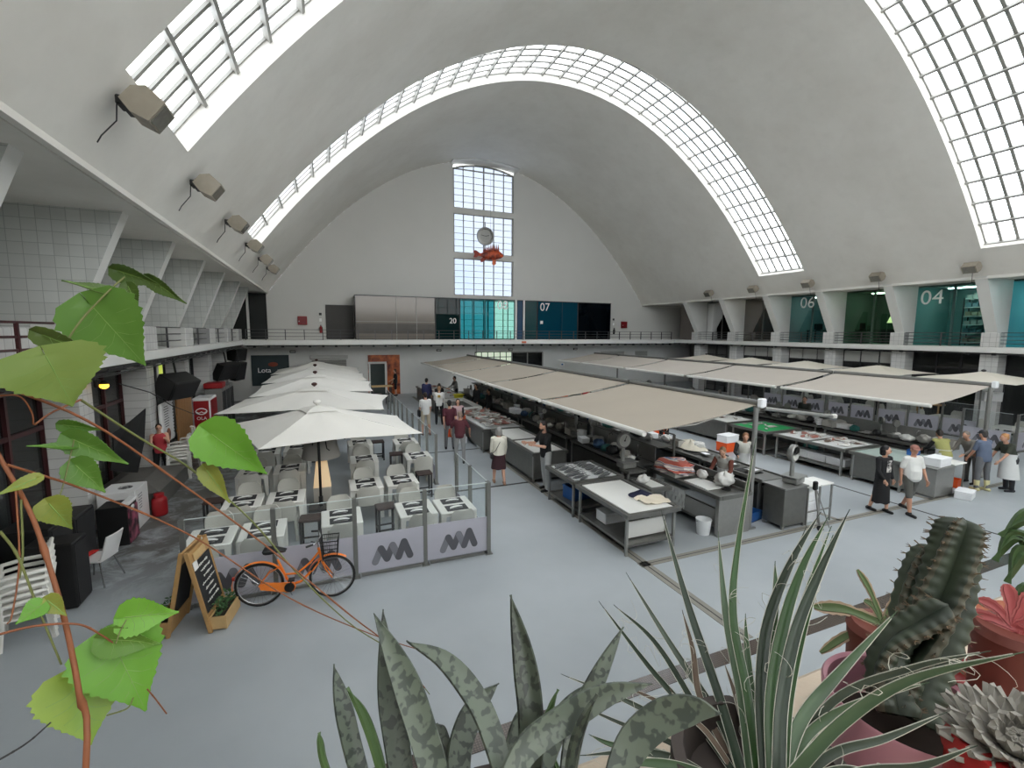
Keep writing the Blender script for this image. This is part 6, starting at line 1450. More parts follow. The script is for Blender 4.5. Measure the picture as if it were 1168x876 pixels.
person('person in grey clothes bending beside the vendor in yellow vest', (17.3, 7.0, 0), 170, 1.6, .55, arms=((.6, .1, .5), (.6, .1, .5)), top=(126, 122, 116), sleeve='long', bottom=(96, 94, 92), hair=(120, 112, 104), fat=1.1, legs=STAND)
person('vendor in grey vest with rust sleeves working at the near sink unit', (9.0, 8.15, 0), 200, 1.6, .35, arms=((.5, .2, .7), (.5, .2, .6)), top=(178, 178, 172), sleeve='long', sleevecol=(112, 62, 50), bottom=(120, 120, 120), hair=(138, 110, 80), fat=1.15, legs=STAND, extra={'apron': 1}, vox=.009, nod=.3)
person('vendor in white vest and black sleeves behind the tray counter', (10.55, 9.0, 0), 230, 1.62, .2, arms=((.6, .15, .8), (.6, .25, .8)), top=(208, 208, 200), sleeve='long', sleevecol=(34, 32, 34), bottom=(196, 192, 178), hair=(140, 96, 66), legs=STAND, extra={'apron': 1}, vox=.009, nod=.3)
person('man in white t-shirt and beige shorts with black shoulder bag seen from behind', (3.85, 18.9, 0), 95, 1.75, .0, top=(222, 222, 220), bottom=(196, 184, 162), btype='shorts', shoe=(120, 90, 80), hair=(46, 36, 30), extra={'bag': ((26, 26, 28), -1)}, legs=((.1, .1, .05), (-.1, .12, .05)))
person('woman in white shirt with a gold print on the back', (4.9, 20.9, 0), 75, 1.74, .06, top=(224, 223, 220), sleeve='long', bottom=(28, 28, 30), hair=(156, 124, 92), hairtype='bun', extra={'patch': 1}, arms=((.4, .1, .8), (.4, .1, .8)), legs=STAND)
person('man in navy jacket standing at the far end of the stalls', (5.0, 24.2, 0), 60, 1.8, .0, top=(42, 46, 84), sleeve='long', bottom=(30, 32, 40), hair=(30, 26, 24), legs=STAND)
person('woman in black top and pale trousers beside the man in navy', (5.45, 23.2, 0), 80, 1.62, .0, top=(28, 27, 30), sleeve='long', bottom=(176, 174, 168), hair=(30, 24, 22), hairtype='long', legs=STAND)
person('man in maroon polo with hands behind his back watching the stalls', (4.2, 16.3, 0), 80, 1.76, .04, top=(82, 34, 46), bottom=(110, 110, 112), hair=(28, 24, 24), arms=((-.45, .1, .35), (-.45, .1, .35)), legs=STAND, fat=1.1)
person('balding man in maroon shirt beside the glass side fence', (4.05, 14.4, 0), 70, 1.66, .18, top=(88, 40, 48), bottom=(150, 150, 150), hair=(150, 128, 116), hairtype='short', arms=((.1, .45, .5), (.0, .5, .6)), legs=STAND, fat=1.2, skin=1)
person('woman in pale pink top and blue jeans with an orange bag', (4.85, 17.5, 0), -100, 1.62, .0, top=(206, 176, 178), bottom=(62, 92, 150), hair=(40, 30, 28), hairtype='long', legs=STAND, arms=((.2, .1, .9), (.5, .1, 1.2)), extra={'bag': ((206, 92, 50), -1)}, sleevecol=(40, 38, 42), sleeve='long')
person('vendor in grey shirt behind the far fish table', (7.15, 26.2, 0), 185, 1.68, .1, top=(150, 150, 146), sleeve='long', bottom=(60, 60, 62), hair=(30, 26, 24), arms=((.5, .1, .6), (.5, .1, .6)), legs=STAND)
person('vendor in black clothes under the middle awning, nearer of two', (6.98, 19.75, 0), 190, 1.68, .05, top=(26, 26, 28), sleeve='long', bottom=(30, 30, 32), hair=(26, 22, 20), legs=STAND)
person('vendor in black clothes under the middle awning, farther of two', (6.98, 21.6, 0), 200, 1.7, .05, top=(30, 30, 33), sleeve='long', bottom=(34, 34, 36), hair=(40, 30, 26), hairtype='bob', legs=STAND)
person('woman in teal top among the goods of the middle stalls', (8.65, 15.5, 0), 185, 1.6, .1, top=(36, 96, 92), sleeve='long', bottom=(40, 42, 46), hair=(60, 44, 36), legs=STAND, extra={'apron': 1})
person('waiter in black t-shirt and shorts standing before the orange panel', (4.4, 31.4, 0), 175, 1.76, .0, top=(20, 20, 24), bottom=(26, 26, 30), btype='shorts', shoe=(60, 60, 62), hair=(40, 30, 26), arms=((.4, .1, .6), (.2, .1, .3)), legs=STAND)
person('person in red shirt far off in the right aisle', (13.4, 22.0, 0), -110, 1.7, .0, top=(160, 32, 44), bottom=(90, 84, 80), hair=(60, 44, 36), legs=STAND)
person('person in dark trousers standing under the middle awning edge by the orange crate', (11.6, 13.4, 0), 200, 1.7, .0, top=(60, 60, 64), bottom=(26, 26, 28), hair=(40, 34, 30), legs=STAND)
person('person in dark grey apron behind the right stalls', (18.6, 13.0, 0), 200, 1.66, .1, top=(70, 72, 68), sleeve='long', bottom=(60, 62, 60), hair=(50, 42, 36), legs=STAND)
person('woman in red top standing behind the grey bench by the menu board', (-4.45, 15.4 + .42, 0), -75, 1.6, .05, legs=STAND, arms=((.5, .1, 1.7), (.4, .15, 1.4)), top=(178, 58, 66), sleeve='none', bottom=(28, 28, 30), hair=(40, 30, 28), hairtype='bun', skin=0, extra={'glasses': 1})

# ================================================================ plants on the ledge
PR = random.Random(21)
FWD = CAM_R @ Vector((0, 0, -1))
def zd(p): return (p - EYE).dot(FWD)
def smooth_path(pts, n=24):
    """Catmull-Rom through the points"""
    P_ = [Vector(p) for p in pts]; P_ = [P_[0] * 2 - P_[1]] + P_ + [P_[-1] * 2 - P_[-2]]; out = []
    m = len(P_) - 3
    for i in range(n + 1):
        s = min(m - 1e-6, m * i / n); k = int(s); t = s - k; a, b, c, d = P_[k:k + 4]
        out.append(.5 * ((2 * b) + (c - a) * t + (2 * a - 5 * b + 4 * c - d) * t * t + (3 * b - a - 3 * c + d) * t ** 3))
    return out
def path(pp, d0, d1, n=24):
    k = len(pp) - 1
    return smooth_path([at(x, y, d0 + (d1 - d0) * i / k) for i, (x, y) in enumerate(pp)], n)
def leafcolor(name, a, b_, vein, sc=30):
    return mixmat(name, a, b_, sc, .35, .7, .5)
def blade(mb, pp, d0, d1, wpx, prof, fold=.25, th=.0015, n=22, tilt=0.0, mi=0, teeth=0):
    P_ = path(pp, d0, d1, n); rows = []
    for i, p in enumerate(P_):
        T = (P_[min(i + 1, n)] - P_[max(i - 1, 0)]).normalized(); V = (p - EYE).normalized(); S = T.cross(V).normalized(); N = S.cross(T); 
        if N.dot(V) > 0: N = -N
        S = (S * cos(tilt) + N * sin(tilt)); d = zd(p)
        f = i / n; w_ = wpx * d / 525 / 2 * prof(f)
        if teeth and i % 2: w_ *= 1 - teeth
        rows.append([p - S * w_ + N * w_ * fold, p - S * w_ * .5 + N * w_ * fold * .35, p, p + S * w_ * .5 + N * w_ * fold * .35, p + S * w_ + N * w_ * fold])
    mb.sheet(rows, th, mi)
    return P_
lance = lambda f: max(.02, min(1, .75 + f * .8) * (1 - max(0, (f - .55) / .45) ** 1.8))
strap = lambda f: max(.03, (1 - .25 * f) * (1 - max(0, (f - .35) / .65) ** 2.2))

# ---- climbing vine with heart leaves
t = thing('climbing_vine', 'climbing vine with green heart shaped leaves and brown stems at the left', 'plant', tuple(at(98, 876, .52) - Vector((0, 0, .0))))
O = t.location.copy(); O = Vector(O)
M_STEM = mat('vine_bark', (122, 70, 38), .6, var=.25, scale=60); M_STEMG = mat('vine_green_stem', (98, 104, 54), .6, var=.2, scale=50)
def local(mb):
    mb.v = [tuple(Vector(v) - O) for v in mb.v]; return mb
def stem(pp, d0, d1, r0, r1, m):
    P_ = path(pp, d0, d1, 30); n = len(P_)
    local(MB().tube(P_, [.55 * (r0 + (r1 - r0) * i / (n - 1)) * (1.25 if i in (9, 19) else 1) for i in range(n)], 8)).build('stem', m, t, smooth=60)
P0 = at(98, 876, .52)
b = MB(); b.tube(smooth_path([Vector((P0.x - .02, P0.y - .05, 3.74)), P0] + [at(x, y, d) for x, y, d in ((90, 790, .54), (72, 700, .57), (48, 620, .6), (30, 575, .62), (0, 522, .65), (-40, 450, .68))], 36), [.0021 - .00001 * i + (.0009 if i in (9, 20) else 0) for i in range(37)], 10); local(b).build('stem', M_STEM, t, smooth=60)
stem([(-20, 432), (100, 480), (200, 547), (300, 620), (400, 702), (442, 735), (485, 785)], .62, .8, .0026, .0012, M_STEM)
stem([(92, 456), (160, 500), (218, 535), (285, 592), (340, 655), (400, 712), (455, 748), (490, 792)], .7, .82, .0026, .001, M_STEMG)
stem([(8, 530), (100, 560), (220, 612), (330, 682), (420, 722), (500, 748)], .62, .84, .0022, .0011, M_STEM)
stem([(-10, 412), (28, 424), (62, 408), (92, 366), (124, 332), (142, 316)], .62, .66, .0022, .0016, M_STEMG)
stem([(-10, 452), (22, 452), (36, 470), (38, 484)], .62, .64, .0016, .0012, M_STEM)
stem([(-10, 726), (40, 714), (88, 712), (112, 722), (130, 734)], .55, .57, .0018, .0012, M_STEM)
stem([(-10, 872), (30, 848), (58, 824)], .55, .54, .0014, .001, M_DARK); stem([(122, 816), (145, 808), (152, 796)], .56, .58, .0012, .001, M_STEMG); stem([(168, 786), (178, 798), (190, 814)], .58, .6, .001, .001, M_STEM)
stem([(0, 606), (20, 634), (42, 690), (70, 758)], .58, .6, .002, .0014, M_STEMG); stem([(18, 560), (22, 640), (14, 700), (8, 712)], .6, .6, .0014, .001, M_STEM)
stem([(85, 500), (70, 560), (55, 590)], .66, .64, .0012, .001, M_STEMG); stem([(24, 570), (26, 630), (22, 660)], .62, .62, .0016, .0016, M_STEMG)
def heart(name, base, tip, wpx, d, m, fold=.3, droop=.15, tilt=0.0, skew=0.0):
    B = at(base[0], base[1], d); Tp = at(tip[0], tip[1], d + droop * .05); ax = Tp - B; L_ = ax.length; T = ax.normalized(); V = (B - EYE).normalized()
    S = T.cross(V).normalized(); N = S.cross(T)
    if N.dot(V) > 0: N = -N
    S2 = S * cos(tilt) + N * sin(tilt); N2 = N * cos(tilt) - S * sin(tilt)
    W = wpx * zd(B) / 525 / 2; rows = []; n = 26
    for i in range(n + 1):
        f = i / n; hw = (max(0, sin(pi * min(1, f * 1.0) ** .5)) ** .9) * (1 - .25 * f - .3 * f ** 3) * 1.18 if 0 < f < 1 else .0
        hw = max(hw, .012) * (1 + (.06 if i % 2 else -.05) * (1 if i % 4 < 3 else .2)); row = []
        for k in (-1, -.72, -.38, 0, .38, .72, 1):
            back = -.16 * (abs(k) ** 1.5) * (1 - f) ** 3 * L_ * 1.2  # lobes reach behind the petiole
            p = B + T * (f * L_ + back) + S2 * (k * hw * W + skew * W * f * (1 - f)) + N2 * (abs(k) * hw * W * fold - droop * L_ * f * f + .012 * L_ * sin(9 * f + k * 2)) 
            row.append(p)
        rows.append(row)
    b = MB(); b.sheet(rows, .0006); o = local(b).build('leaf', m, t, smooth=60)
    v = MB(); v.tube([r[3] + N2 * .0006 for r in rows[:-2]], [.0005 * (1 - .7 * i / n) for i in range(n - 1)], 5)
    for i in range(3, n - 6, 4):
        for q in (0, 6): v.tube([rows[i][3] + N2 * .0005, rows[min(n, i + 3)][2 if q == 0 else 4] + N2 * .0005, rows[min(n, i + 4)][1 if q == 0 else 5] + N2 * .0005], .00022, 4)
    local(v).build('veins', mat('leaf_vein', (112, 148, 68), .5), o)
def leafm(nm, a, b_):
    m = mixmat(nm, a, b_, 9, .35, .68, .45); n = m.node_tree.nodes; n['Principled BSDF'].inputs['Subsurface Weight'].default_value = .0
    # thin leaf: some daylight comes through the blade
    l = m.node_tree.links; tl = n.new('ShaderNodeBsdfTranslucent'); mx = n.new('ShaderNodeMixShader'); mx.inputs['Fac'].default_value = .35
    cr = n['Color Ramp'] if 'Color Ramp' in n else n['ColorRamp']; l.new(cr.outputs['Color'], tl.inputs['Color']); out = n['Material Output']
    l.new(n['Principled BSDF'].outputs[0], mx.inputs[1]); l.new(tl.outputs[0], mx.inputs[2]); l.new(mx.outputs[0], out.inputs['Surface']); return m
LG = leafm('leaf_green', (86, 130, 48), (104, 148, 58)); LP = leafm('leaf_pale', (114, 140, 62), (132, 154, 78)); LO = leafm('leaf_olive', (80, 108, 48), (102, 122, 56)); LY = leafm('leaf_yellow', (152, 156, 68), (124, 142, 58)); LV = leafm('leaf_vivid', (100, 158, 46), (116, 172, 58))
for a in (('a', (104, 348), (166, 418), 72, .66, LG, .18, .1, .1), ('b', (134, 308), (186, 326), 22, .68, LO, .5, .0, .5), ('b2', (172, 318), (212, 348), 16, .68, LO, .5, .1, .5), ('c', (126, 334), (70, 320), 12, .66, LO, .5, .0, .7), ('d', (146, 326), (158, 352), 16, .67, LO, .4, .0, .2),
          ('e', (52, 406), (84, 464), 92, .6, LP, .15, .1, -.1), ('f', (48, 381), (120, 410), 24, .64, LO, .45, .0, .5), ('g', (240, 494), (304, 542), 50, .68, LV, .3, .1, .2), ('h', (236, 536), (262, 574), 20, .7, LY, .4, .05, .2),
          ('i', (82, 500), (146, 530), 28, .66, LG, .4, .05, .3), ('j', (72, 484), (116, 490), 16, .66, LG, .4, .0, .5), ('k', (82, 510), (30, 509), 10, .66, LG, .4, .0, .7), ('l', (86, 530), (120, 562), 30, .66, LG, .35, .05, .2), ('m', (42, 546), (-6, 566), 14, .62, LY, .4, .0, .4), ('n', (56, 574), (82, 604), 30, .63, LY, .3, .1, .2),
          ('o', (142, 704), (204, 698), 38, .56, LV, .25, .0, .2), ('p', (128, 730), (166, 812), 78, .58, LV, .16, .08, .1), ('q', (90, 772), (104, 850), 74, .6, leafm('leaf_aging', (124, 160, 56), (166, 180, 74)), .14, .05, -.1), ('r', (120, 728), (184, 734), 34, .57, LG, .4, .0, .5), ('s', (48, 690), (18, 712), 22, .56, LV, .3, .0, .3), ('u', (54, 684), (76, 702), 20, .56, LY, .3, .0, .3)):
    heart(*a)
stem([(132, 734), (138, 718), (146, 704)], .555, .56, .001, .0008, M_STEMG); stem([(40, 484), (60, 470), (92, 456)], .64, .7, .0015, .002, M_STEM)
t2 = thing('flower_pot', 'terracotta pot at the foot of the climbing vine, on the ledge', 'pot', (P0.x - .02, P0.y - .07, 3.722)); MB().lathe([(.05, 0), (.065, .07), (.07, .07), (.07, .085), (.06, .085), (.055, .07), (0, .065)], n=24).build('pot_body', mat('terracotta', (164, 92, 64), .8), t2, smooth=40)

# ---- grey mottled rosette (gasteria like)
def mottled(nm, a, b_, sc):
    m = mixmat(nm, b_, a, sc, .5, .55, .45); n = m.node_tree.nodes
    for q in n:
        if q.type == 'TEX_NOISE': q.inputs['Detail'].default_value = 1.5; q.inputs['Distortion'].default_value = .3
    return m
MG = mottled('mottled_leaf', (52, 59, 52), (86, 95, 82), 120); MG2 = mottled('mottled_leaf_light', (62, 70, 62), (92, 101, 88), 105); MGG = mat('green_leaf_side', (72, 96, 54), .5, var=.2, scale=40); MGD = mottled('mottled_leaf_dark', (40, 45, 39), (66, 74, 62), 120)
t = thing('mottled_succulent', 'grey green mottled succulent with long pointed leaves at the bottom centre', 'plant', tuple(at(570, 985, .62)))
O = Vector(t.location)
for pp, d0, d1, w_, m, fo, ti in (([(430, 960), (405, 876), (392, 820), (381, 772)], .62, .66, 30, MG, .3, .2), ([(450, 960), (432, 880), (415, 830), (396, 800)], .6, .62, 20, MGG, .6, .6), ([(470, 980), (455, 876), (444, 800), (437, 709)], .6, .6, 40, MGD, .25, .1), ([(520, 980), (490, 876), (462, 790), (427, 714)], .57, .58, 46, MG2, .2, -.1),
    ([(590, 980), (568, 876), (545, 815), (508, 768), (464, 746)], .56, .6, 38, MG2, .25, .3), ([(530, 960), (524, 876), (540, 825), (568, 792)], .64, .68, 40, MG, .3, .2), ([(600, 960), (606, 850), (598, 770), (582, 692)], .6, .58, 42, MGD, .5, .1), ([(560, 960), (596, 876), (640, 838), (690, 808), (742, 794)], .54, .6, 44, MG2, .2, .3),
    ([(640, 960), (655, 850), (680, 790), (710, 728)], .62, .64, 32, MG, .3, .2), ([(640, 980), (652, 880), (664, 840), (680, 806)], .57, .56, 22, MGD, .6, .6), ([(690, 960), (715, 876), (750, 838), (790, 826), (822, 832)], .54, .52, 52, MG2, .15, .2), ([(560, 960), (590, 850), (600, 830), (602, 824)], .66, .68, 30, MG, .3, .2),
    ([(600, 960), (632, 850), (660, 812), (690, 790)], .68, .7, 34, MG2, .3, .1), ([(520, 990), (510, 900), (500, 850), (498, 838)], .66, .66, 34, MGD, .3, .3), ([(400, 960), (372, 890), (366, 862), (364, 850)], .64, .64, 12, MGG, .5, .3), ([(640, 900), (620, 850), (628, 820), (636, 798)], .7, .7, 12, MGG, .5, .3)):
    b = MB(); blade(b, pp, d0, d1, w_ * .7, lance, fo, .0035, 22, ti); local(b).build('leaf', m, t, smooth=60)
MB().lathe([(.05, -.1), (.07, .0), (.076, .0), (.076, .012), (.066, .012), (.06, -.01), (0, -.012)], n=24).build('pot', mat('dark_pot', (60, 52, 48), .7), t, smooth=40); t.location.z = max(t.location.z, 3.722 + .1)

# ---- green yucca like rosette with curling white threads
t = thing('thread_yucca', 'green spiky rosette plant with curling white threads before the pink pot', 'plant', tuple(at(865, 905, .66))); O = Vector(t.location)
YG = mat('yucca_green', (44, 78, 32), .42, var=.25, scale=22); YD = mat('yucca_dark_green', (28, 46, 27), .42, var=.25, scale=22); YL = mat('yucca_light', (76, 98, 70), .45, var=.2, scale=18); YR = mat('yucca_grey', (68, 79, 66), .5, var=.25, scale=18); YB = mat('dry_leaf', (104, 88, 74), .7, var=.3, scale=20)
M_EDGE = mat('white_thread', (202, 200, 188), .6, var=.1)
tips = []
for pp, d0, d1, w_, m, ti in (([(850, 900), (800, 830), (740, 760), (683, 686)], .64, .82, 15, YD, .3), ([(852, 900), (820, 820), (765, 735), (714, 653)], .64, .8, 17, YR, .3), ([(850, 895), (822, 800), (785, 690), (754, 582)], .64, .78, 20, YD, .3), ([(858, 890), (845, 790), (828, 700), (819, 606)], .64, .74, 20, YL, .2), ([(866, 890), (852, 790), (836, 700), (842, 620), (862, 500)], .64, .72, 19, YG, .4),
    ([(874, 890), (868, 790), (876, 710), (903, 640), (936, 584)], .62, .7, 24, YD, .3), ([(882, 890), (880, 800), (892, 720), (914, 650), (944, 590)], .61, .68, 26, YG, .3), ([(888, 890), (892, 800), (908, 720), (936, 650), (969, 581)], .6, .66, 26, YD, .3), ([(878, 890), (872, 800), (884, 690), (884, 640), (878, 676)][:4], .66, .7, 20, YG, .3), ([(872, 885), (896, 780), (916, 690), (948, 600)], .64, .7, 18, YG, .5),
    ([(888, 895), (915, 820), (960, 765), (1024, 696)], .62, .68, 25, YL, .2), ([(890, 900), (960, 825), (1040, 775), (1175, 742)], .6, .56, 24, YL, .3), ([(880, 895), (950, 800), (1040, 762), (1130, 742)], .66, .62, 16, YR, .3), ([(895, 905), (950, 860), (1010, 842), (1080, 812)], .6, .62, 18, YR, .2), ([(890, 915), (980, 882), (1050, 874), (1115, 850)], .58, .56, 20, YR, .2),
    ([(845, 905), (780, 840), (720, 802), (640, 769)], .66, .76, 14, YR, .3), ([(840, 905), (760, 862), (700, 850), (672, 838)], .64, .68, 16, YL, .3), ([(842, 900), (790, 830), (750, 800), (700, 778)], .68, .74, 12, YB, .3), ([(850, 895), (800, 800), (790, 740), (778, 696)], .68, .74, 14, YB, .3), ([(838, 910), (780, 870), (730, 858), (660, 862)], .62, .66, 18, YR, .3), ([(850, 900), (810, 840), (785, 815), (764, 786)], .66, .68, 12, YB, .4), ([(870, 890), (850, 830), (838, 790), (826, 756)], .66, .7, 12, YB, .3), ([(872, 890), (868, 780), (884, 690), (920, 600)], .66, .72, 20, YD, .2), ([(892, 890), (900, 790), (920, 700), (950, 610)], .62, .68, 22, YG, .3), ([(845, 900), (790, 800), (745, 730), (700, 690)], .68, .8, 14, YD, .4), ([(850, 910), (790, 880), (740, 870), (700, 876)], .6, .62, 22, YL, .2), ([(900, 900), (960, 880), (1000, 888), (1040, 900)], .6, .6, 22, YR, .2), ([(884, 890), (930, 830), (985, 800), (1060, 778)], .64, .66, 18, YL, .2), ([(835, 900), (770, 850), (720, 830), (650, 800)], .7, .76, 12, YR, .3), ([(868, 890), (858, 800), (852, 740), (850, 700)], .68, .72, 16, YG, .3)):
    b = MB(); P_ = blade(b, pp, d0, d1, w_ * .56, strap, .35, .0012, 24, ti); n_ = len(b.f)
    for col in (0, 4): b.tube([Vector(b.v[i * 5 + col]) for i in range(24)], .0005, 4, 1)
    o = local(b).build('leaf', [m, M_EDGE], t, smooth=60); tips.append(P_)
b = MB()
for k in range(90):
    P_ = PR.choice(tips); i = PR.randint(5, 20); p = P_[i]; T = (P_[i + 1] - P_[i]).normalized(); d = T.cross(Vector((PR.uniform(-1, 1), PR.uniform(-1, 1), PR.uniform(-1, 1)))).normalized(); e = d.cross(T); L_ = PR.uniform(.008, .03); tw = PR.uniform(1.5, 5) * PR.choice((-1, 1))
    b.tube([p + d * (L_ * f) + (e * sin(tw * f * 2) + T * (1 - cos(tw * f * 1.6))) * L_ * .45 for f in [q / 9 for q in range(10)]], [.00045 * (1 - .6 * q / 9) for q in range(10)], 4)
local(b).build('thread_fibres', M_EDGE, t)
MB().lathe([(.06, -.1), (.078, .02), (.084, .02), (.084, .035), (.072, .035), (.065, .0), (0, .0)], n=28).build('pot', mat('dark_pot', (60, 52, 48), .7), t, smooth=40)

# ---- monstrous ribbed cactus in a pink pot
PC = at(1034, 800, .74); pz = PC.z
t = thing('potted_cactus', 'dark green ribbed cactus leaning in a pink pot at the lower right', 'plant', (PC.x, PC.y, 3.722)); O = Vector(t.location); hp = pz - 3.722
M_PINK = mat('pink_pot_glaze', (190, 134, 146), .35, var=.04, scale=6)
MB().lathe([(.056, 0), (.06, .006), (.077, hp), (.075, hp + .003), (.071, hp), (.066, hp - .05), (0, hp - .055)], n=48).build('pot', M_PINK, t, smooth=40)
MB().lathe([(.066, hp - .045), (0, hp - .038)], n=24).build('soil', mat('dark_soil', (46, 36, 28), .9, var=.3, bump=.8, bscale=80), t)
M_CAC = mixmat('cactus_skin', (38, 46, 36), (62, 72, 54), 26, .35, .7, .55); M_CACR = mat('cactus_rib_edge', (78, 76, 62), .7, var=.3, scale=60); M_SPI = mat('cactus_spine', (110, 92, 70), .6)
KR = .46
def cactus(pp, d0, d1, rad, ribs, tw0, tw1, teeth, dep=.5, nm='cactus_stem'):
    n = 84; P_ = path(pp, d0, d1, n); rows = []; spn = []
    T0 = (P_[1] - P_[0]).normalized(); U = T0.orthogonal().normalized()
    for i, p in enumerate(P_):
        T = (P_[min(i + 1, n)] - P_[max(i - 1, 0)]).normalized(); U = (U - T * U.dot(T)).normalized(); W = T.cross(U); f = i / n; r = rad(f) * KR; tw = tw0 + (tw1 - tw0) * f; row = []
        per = n / teeth; ph = (i % per) / per; tooth = 1 + .26 * (1 - abs(2 * ph - 1)) - .12
        m = ribs * 10
        for k in range(m + 1):
            a = 2 * pi * k / m; c = abs(cos(a * ribs / 2)) ** 1.6; rr = r * ((1 - dep) + dep * c * (1 + (tooth - 1) * min(1, .25 + c)))
            row.append(p + (U * cos(a + tw) + W * sin(a + tw)) * rr)
        rows.append(row)
        if abs(ph - .5) < .5 / per + .01:
            for q in range(ribs): spn.append((p, (U * cos(2 * pi * q / ribs + tw) + W * sin(2 * pi * q / ribs + tw)), T, r * 1.02))
    rows.append([P_[-1] + (P_[-1] - P_[-2]) * 1.2] * len(rows[0])); b = MB(); b.sheet(rows)
    m = ribs * 10
    for i in range(len(b.f)):
        k = i % m
        if k % 10 in (0, 9): b.mi[i] = 1
    o = local(b).build(nm, [M_CAC, M_CACR], t, smooth=55)
    s_ = MB()
    for p, d, T, r in spn:
        c = p + d * r
        for q in range(3): e = (d + T * PR.uniform(-.6, .6) + d.cross(T) * PR.uniform(-.6, .6)).normalized(); s_.tube([c, c + e * .006], [.0007, .0002], 4)
    local(s_).build('spines', M_SPI, o)
cactus([(1030, 815), (1042, 765), (1066, 710), (1082, 660), (1092, 618), (1098, 592)], .74, .76, lambda f: .074 * (1 - .35 * f) * (1 if f < .9 else sqrt(max(.02, 1 - ((f - .9) / .1) ** 2))), 5, .3, 1.5, 19, .5)
cactus([(1020, 815), (1010, 770), (1020, 736), (1050, 712), (1080, 690)], .71, .72, lambda f: .05 * (1 - .3 * f) * (1 if f < .9 else sqrt(max(.02, 1 - ((f - .9) / .1) ** 2))), 3, .2, 1.9, 12, .62, 'cactus_arm')
cactus([(1055, 800), (1036, 750), (1036, 700), (1048, 650), (1062, 622)], .77, .79, lambda f: .056 * (1 - .45 * f) * (1 if f < .88 else sqrt(max(.02, 1 - ((f - .88) / .12) ** 2))), 4, .5, 1.2, 15, .55, 'cactus_arm')

# ---- small star rosettes with pink edges
CG = mat('star_green', (92, 112, 68), .5, var=.25, scale=40); CPK = mat('star_pink', (196, 112, 110), .5, var=.2, scale=30); CCR = mat('star_cream', (198, 172, 146), .6, var=.2, scale=30)
def star(lb, c, d, arms, m_in, m_edge, pot):
    P_ = at(c[0], c[1], d); t = thing('star_bromeliad', lb, 'plant', (P_.x, P_.y, 3.722)); o_ = Vector(t.location)
    for tip, w_ in arms:
        tip = (c[0] + (tip[0] - c[0]) * 1.25, c[1] + (tip[1] - c[1]) * 1.25); w_ *= .62
        for k, (mm, s_, off) in enumerate(((m_edge, 1.0, 0), (m_in, .58, -.0015))):
            b = MB(); mid = ((c[0] * .45 + tip[0] * .55), (c[1] * .45 + tip[1] * .55) - 6); blade(b, [c, mid, tip], d + off, d - .0 + off, w_ * s_, lambda f: max(.02, sin(pi * (.12 + .88 * (1 - f) ** .8)) if f > .3 else .85), .2, .0012, 14, .15, teeth=.12 if k == 0 else 0)
            b.v = [tuple(Vector(v) - o_) for v in b.v]; b.build('leaf' if k == 0 else 'leaf_stripe', mm, t, smooth=60)
    h = P_.z - 3.722
    if h > .02: MB().lathe([(pot[1] * .8, 0), (pot[1], h - .01), (pot[1] * 1.04, h - .01), (pot[1] * .9, h), (0, h - .005)], n=24).build('pot', pot[0], t, smooth=40)
star('small star plant with cream edged green leaves left of the cactus', (1008, 712), .86, [((944, 696), 26), ((1030, 672), 18), ((990, 690), 16), ((1030, 735), 24), ((984, 662), 14), ((950, 738), 18)], CG, CCR, (mat('brown_pot', (110, 56, 46), .6), .04))
star('pink red star plant in a brown pot at the right edge', (1158, 716), .9, [((1108, 706), 26), ((1124, 690), 22), ((1150, 676), 24), ((1176, 684), 26), ((1120, 735), 26), ((1182, 740), 30), ((1150, 752), 26), ((1198, 710), 26)], mat('star_red', (176, 84, 84), .5), CPK, (mat('brown_pot', (110, 56, 46), .6), .04))
star('green star plant with pink edged leaves beside the grey rosette', (1122, 772), .96, [((1108, 712), 34), ((1070, 760), 18), ((1082, 800), 22), ((1150, 740), 26), ((1165, 790), 22), ((1120, 812), 20), ((1060, 790), 18)], CG, mat('star_salmon', (206, 150, 128), .5), (mat('red_pot', (168, 36, 36), .45), .05))
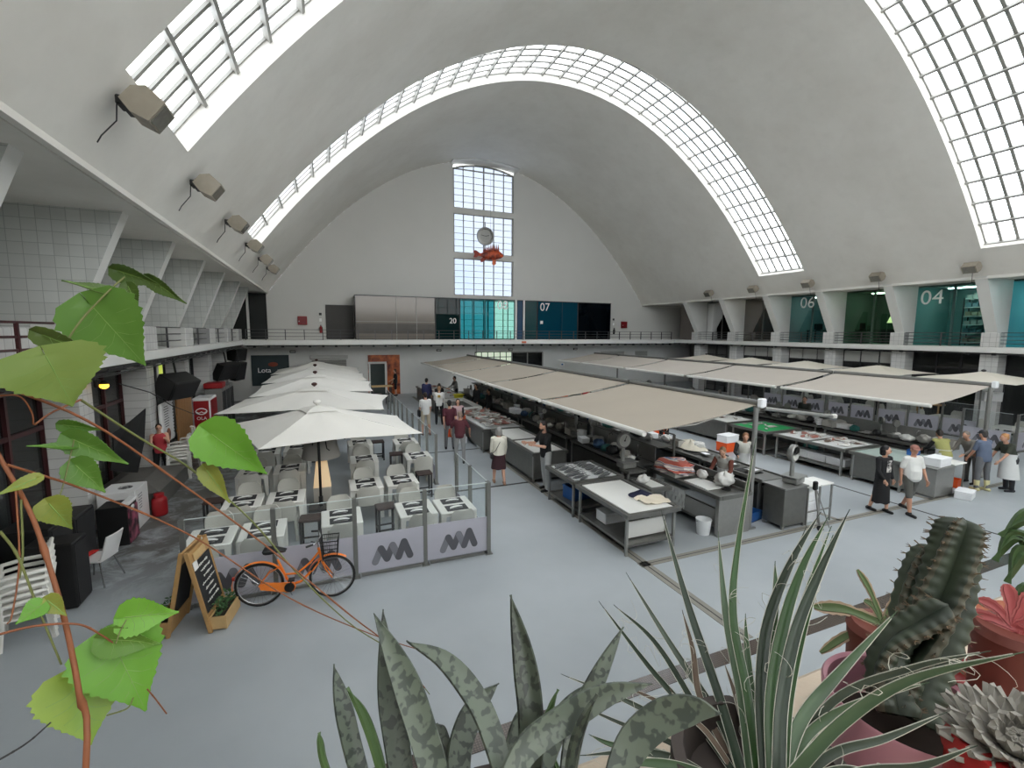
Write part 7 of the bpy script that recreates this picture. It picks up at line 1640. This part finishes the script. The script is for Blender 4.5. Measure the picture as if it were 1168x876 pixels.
# ---- aloe at the right edge, grey rosette
P_ = at(1190, 700, .95); t = thing('green_aloe', 'green aloe with thick smooth leaves at the right picture edge', 'plant', (P_.x, P_.y, 3.722)); O = Vector(t.location)
for pp, w_ in (([(1215, 690), (1180, 625), (1155, 612), (1136, 640)], 16), ([(1215, 680), (1190, 600), (1172, 588), (1142, 612)], 18), ([(1210, 690), (1185, 640), (1165, 630), (1150, 665)], 18), ([(1215, 690), (1175, 670), (1160, 690), (1156, 725)], 13)):
    b = MB(); blade(b, pp, .95, .95, w_, lance, .5, .008, 16, .2); local(b).build('leaf', mat('aloe_green', (76, 104, 62), .4, var=.2, scale=20), t, smooth=60)
MB().lathe([(.05, 0), (.06, max(.05, P_.z - 3.74)), (0, max(.05, P_.z - 3.74))], n=24).build('pot', mat('terracotta', (164, 92, 64), .8), t, smooth=40)
P_ = at(1160, 850, .66); t = thing('grey_rosette', 'grey white overlapping rosette succulent in a red pot at the lower right corner', 'plant', (P_.x, P_.y, 3.722)); O = Vector(t.location)
V = (EYE - P_).normalized(); AX = (Vector((0, 0, 1)) * .8 + V * .6).normalized(); U = AX.orthogonal().normalized(); W = AX.cross(U)
for ringi, (nl, el, L_, w_) in enumerate(((16, .1, .052, .016), (15, .35, .047, .015), (13, .62, .04, .014), (11, .9, .032, .012), (8, 1.15, .023, .01))):
    for k in range(nl):
        a = 2 * pi * (k + .5 * (ringi % 2)) / nl + .2 * ringi; d = (U * cos(a) + W * sin(a)) * cos(el) + AX * sin(el); S = AX.cross(d).normalized(); Nn = d.cross(S)
        if Nn.dot(AX) < 0: Nn = -Nn
        rows = [[P_ - AX * .01 + d * (L_ * f) + S * (q * w_ / 2 * max(.05, sin(pi * (.15 + .8 * f)) if f < .8 else (1 - f) * 2.6 + .05)) + Nn * (.006 * f * f + .003 * q * q) for q in (-1, -.5, 0, .5, 1)] for f in [i / 7 for i in range(8)]]
        b = MB(); b.sheet(rows, -.004); local(b).build('leaf', mat('rosette_grey', (150, 146, 138), .7, var=.12, scale=30), t, smooth=60)
h = P_.z - 3.722; MB().lathe([(.034, 0), (.044, h - .02), (.047, h - .02), (.04, h - .005), (0, h - .01)], n=28).build('pot', mat('red_pot', (168, 36, 36), .45), t, smooth=40)
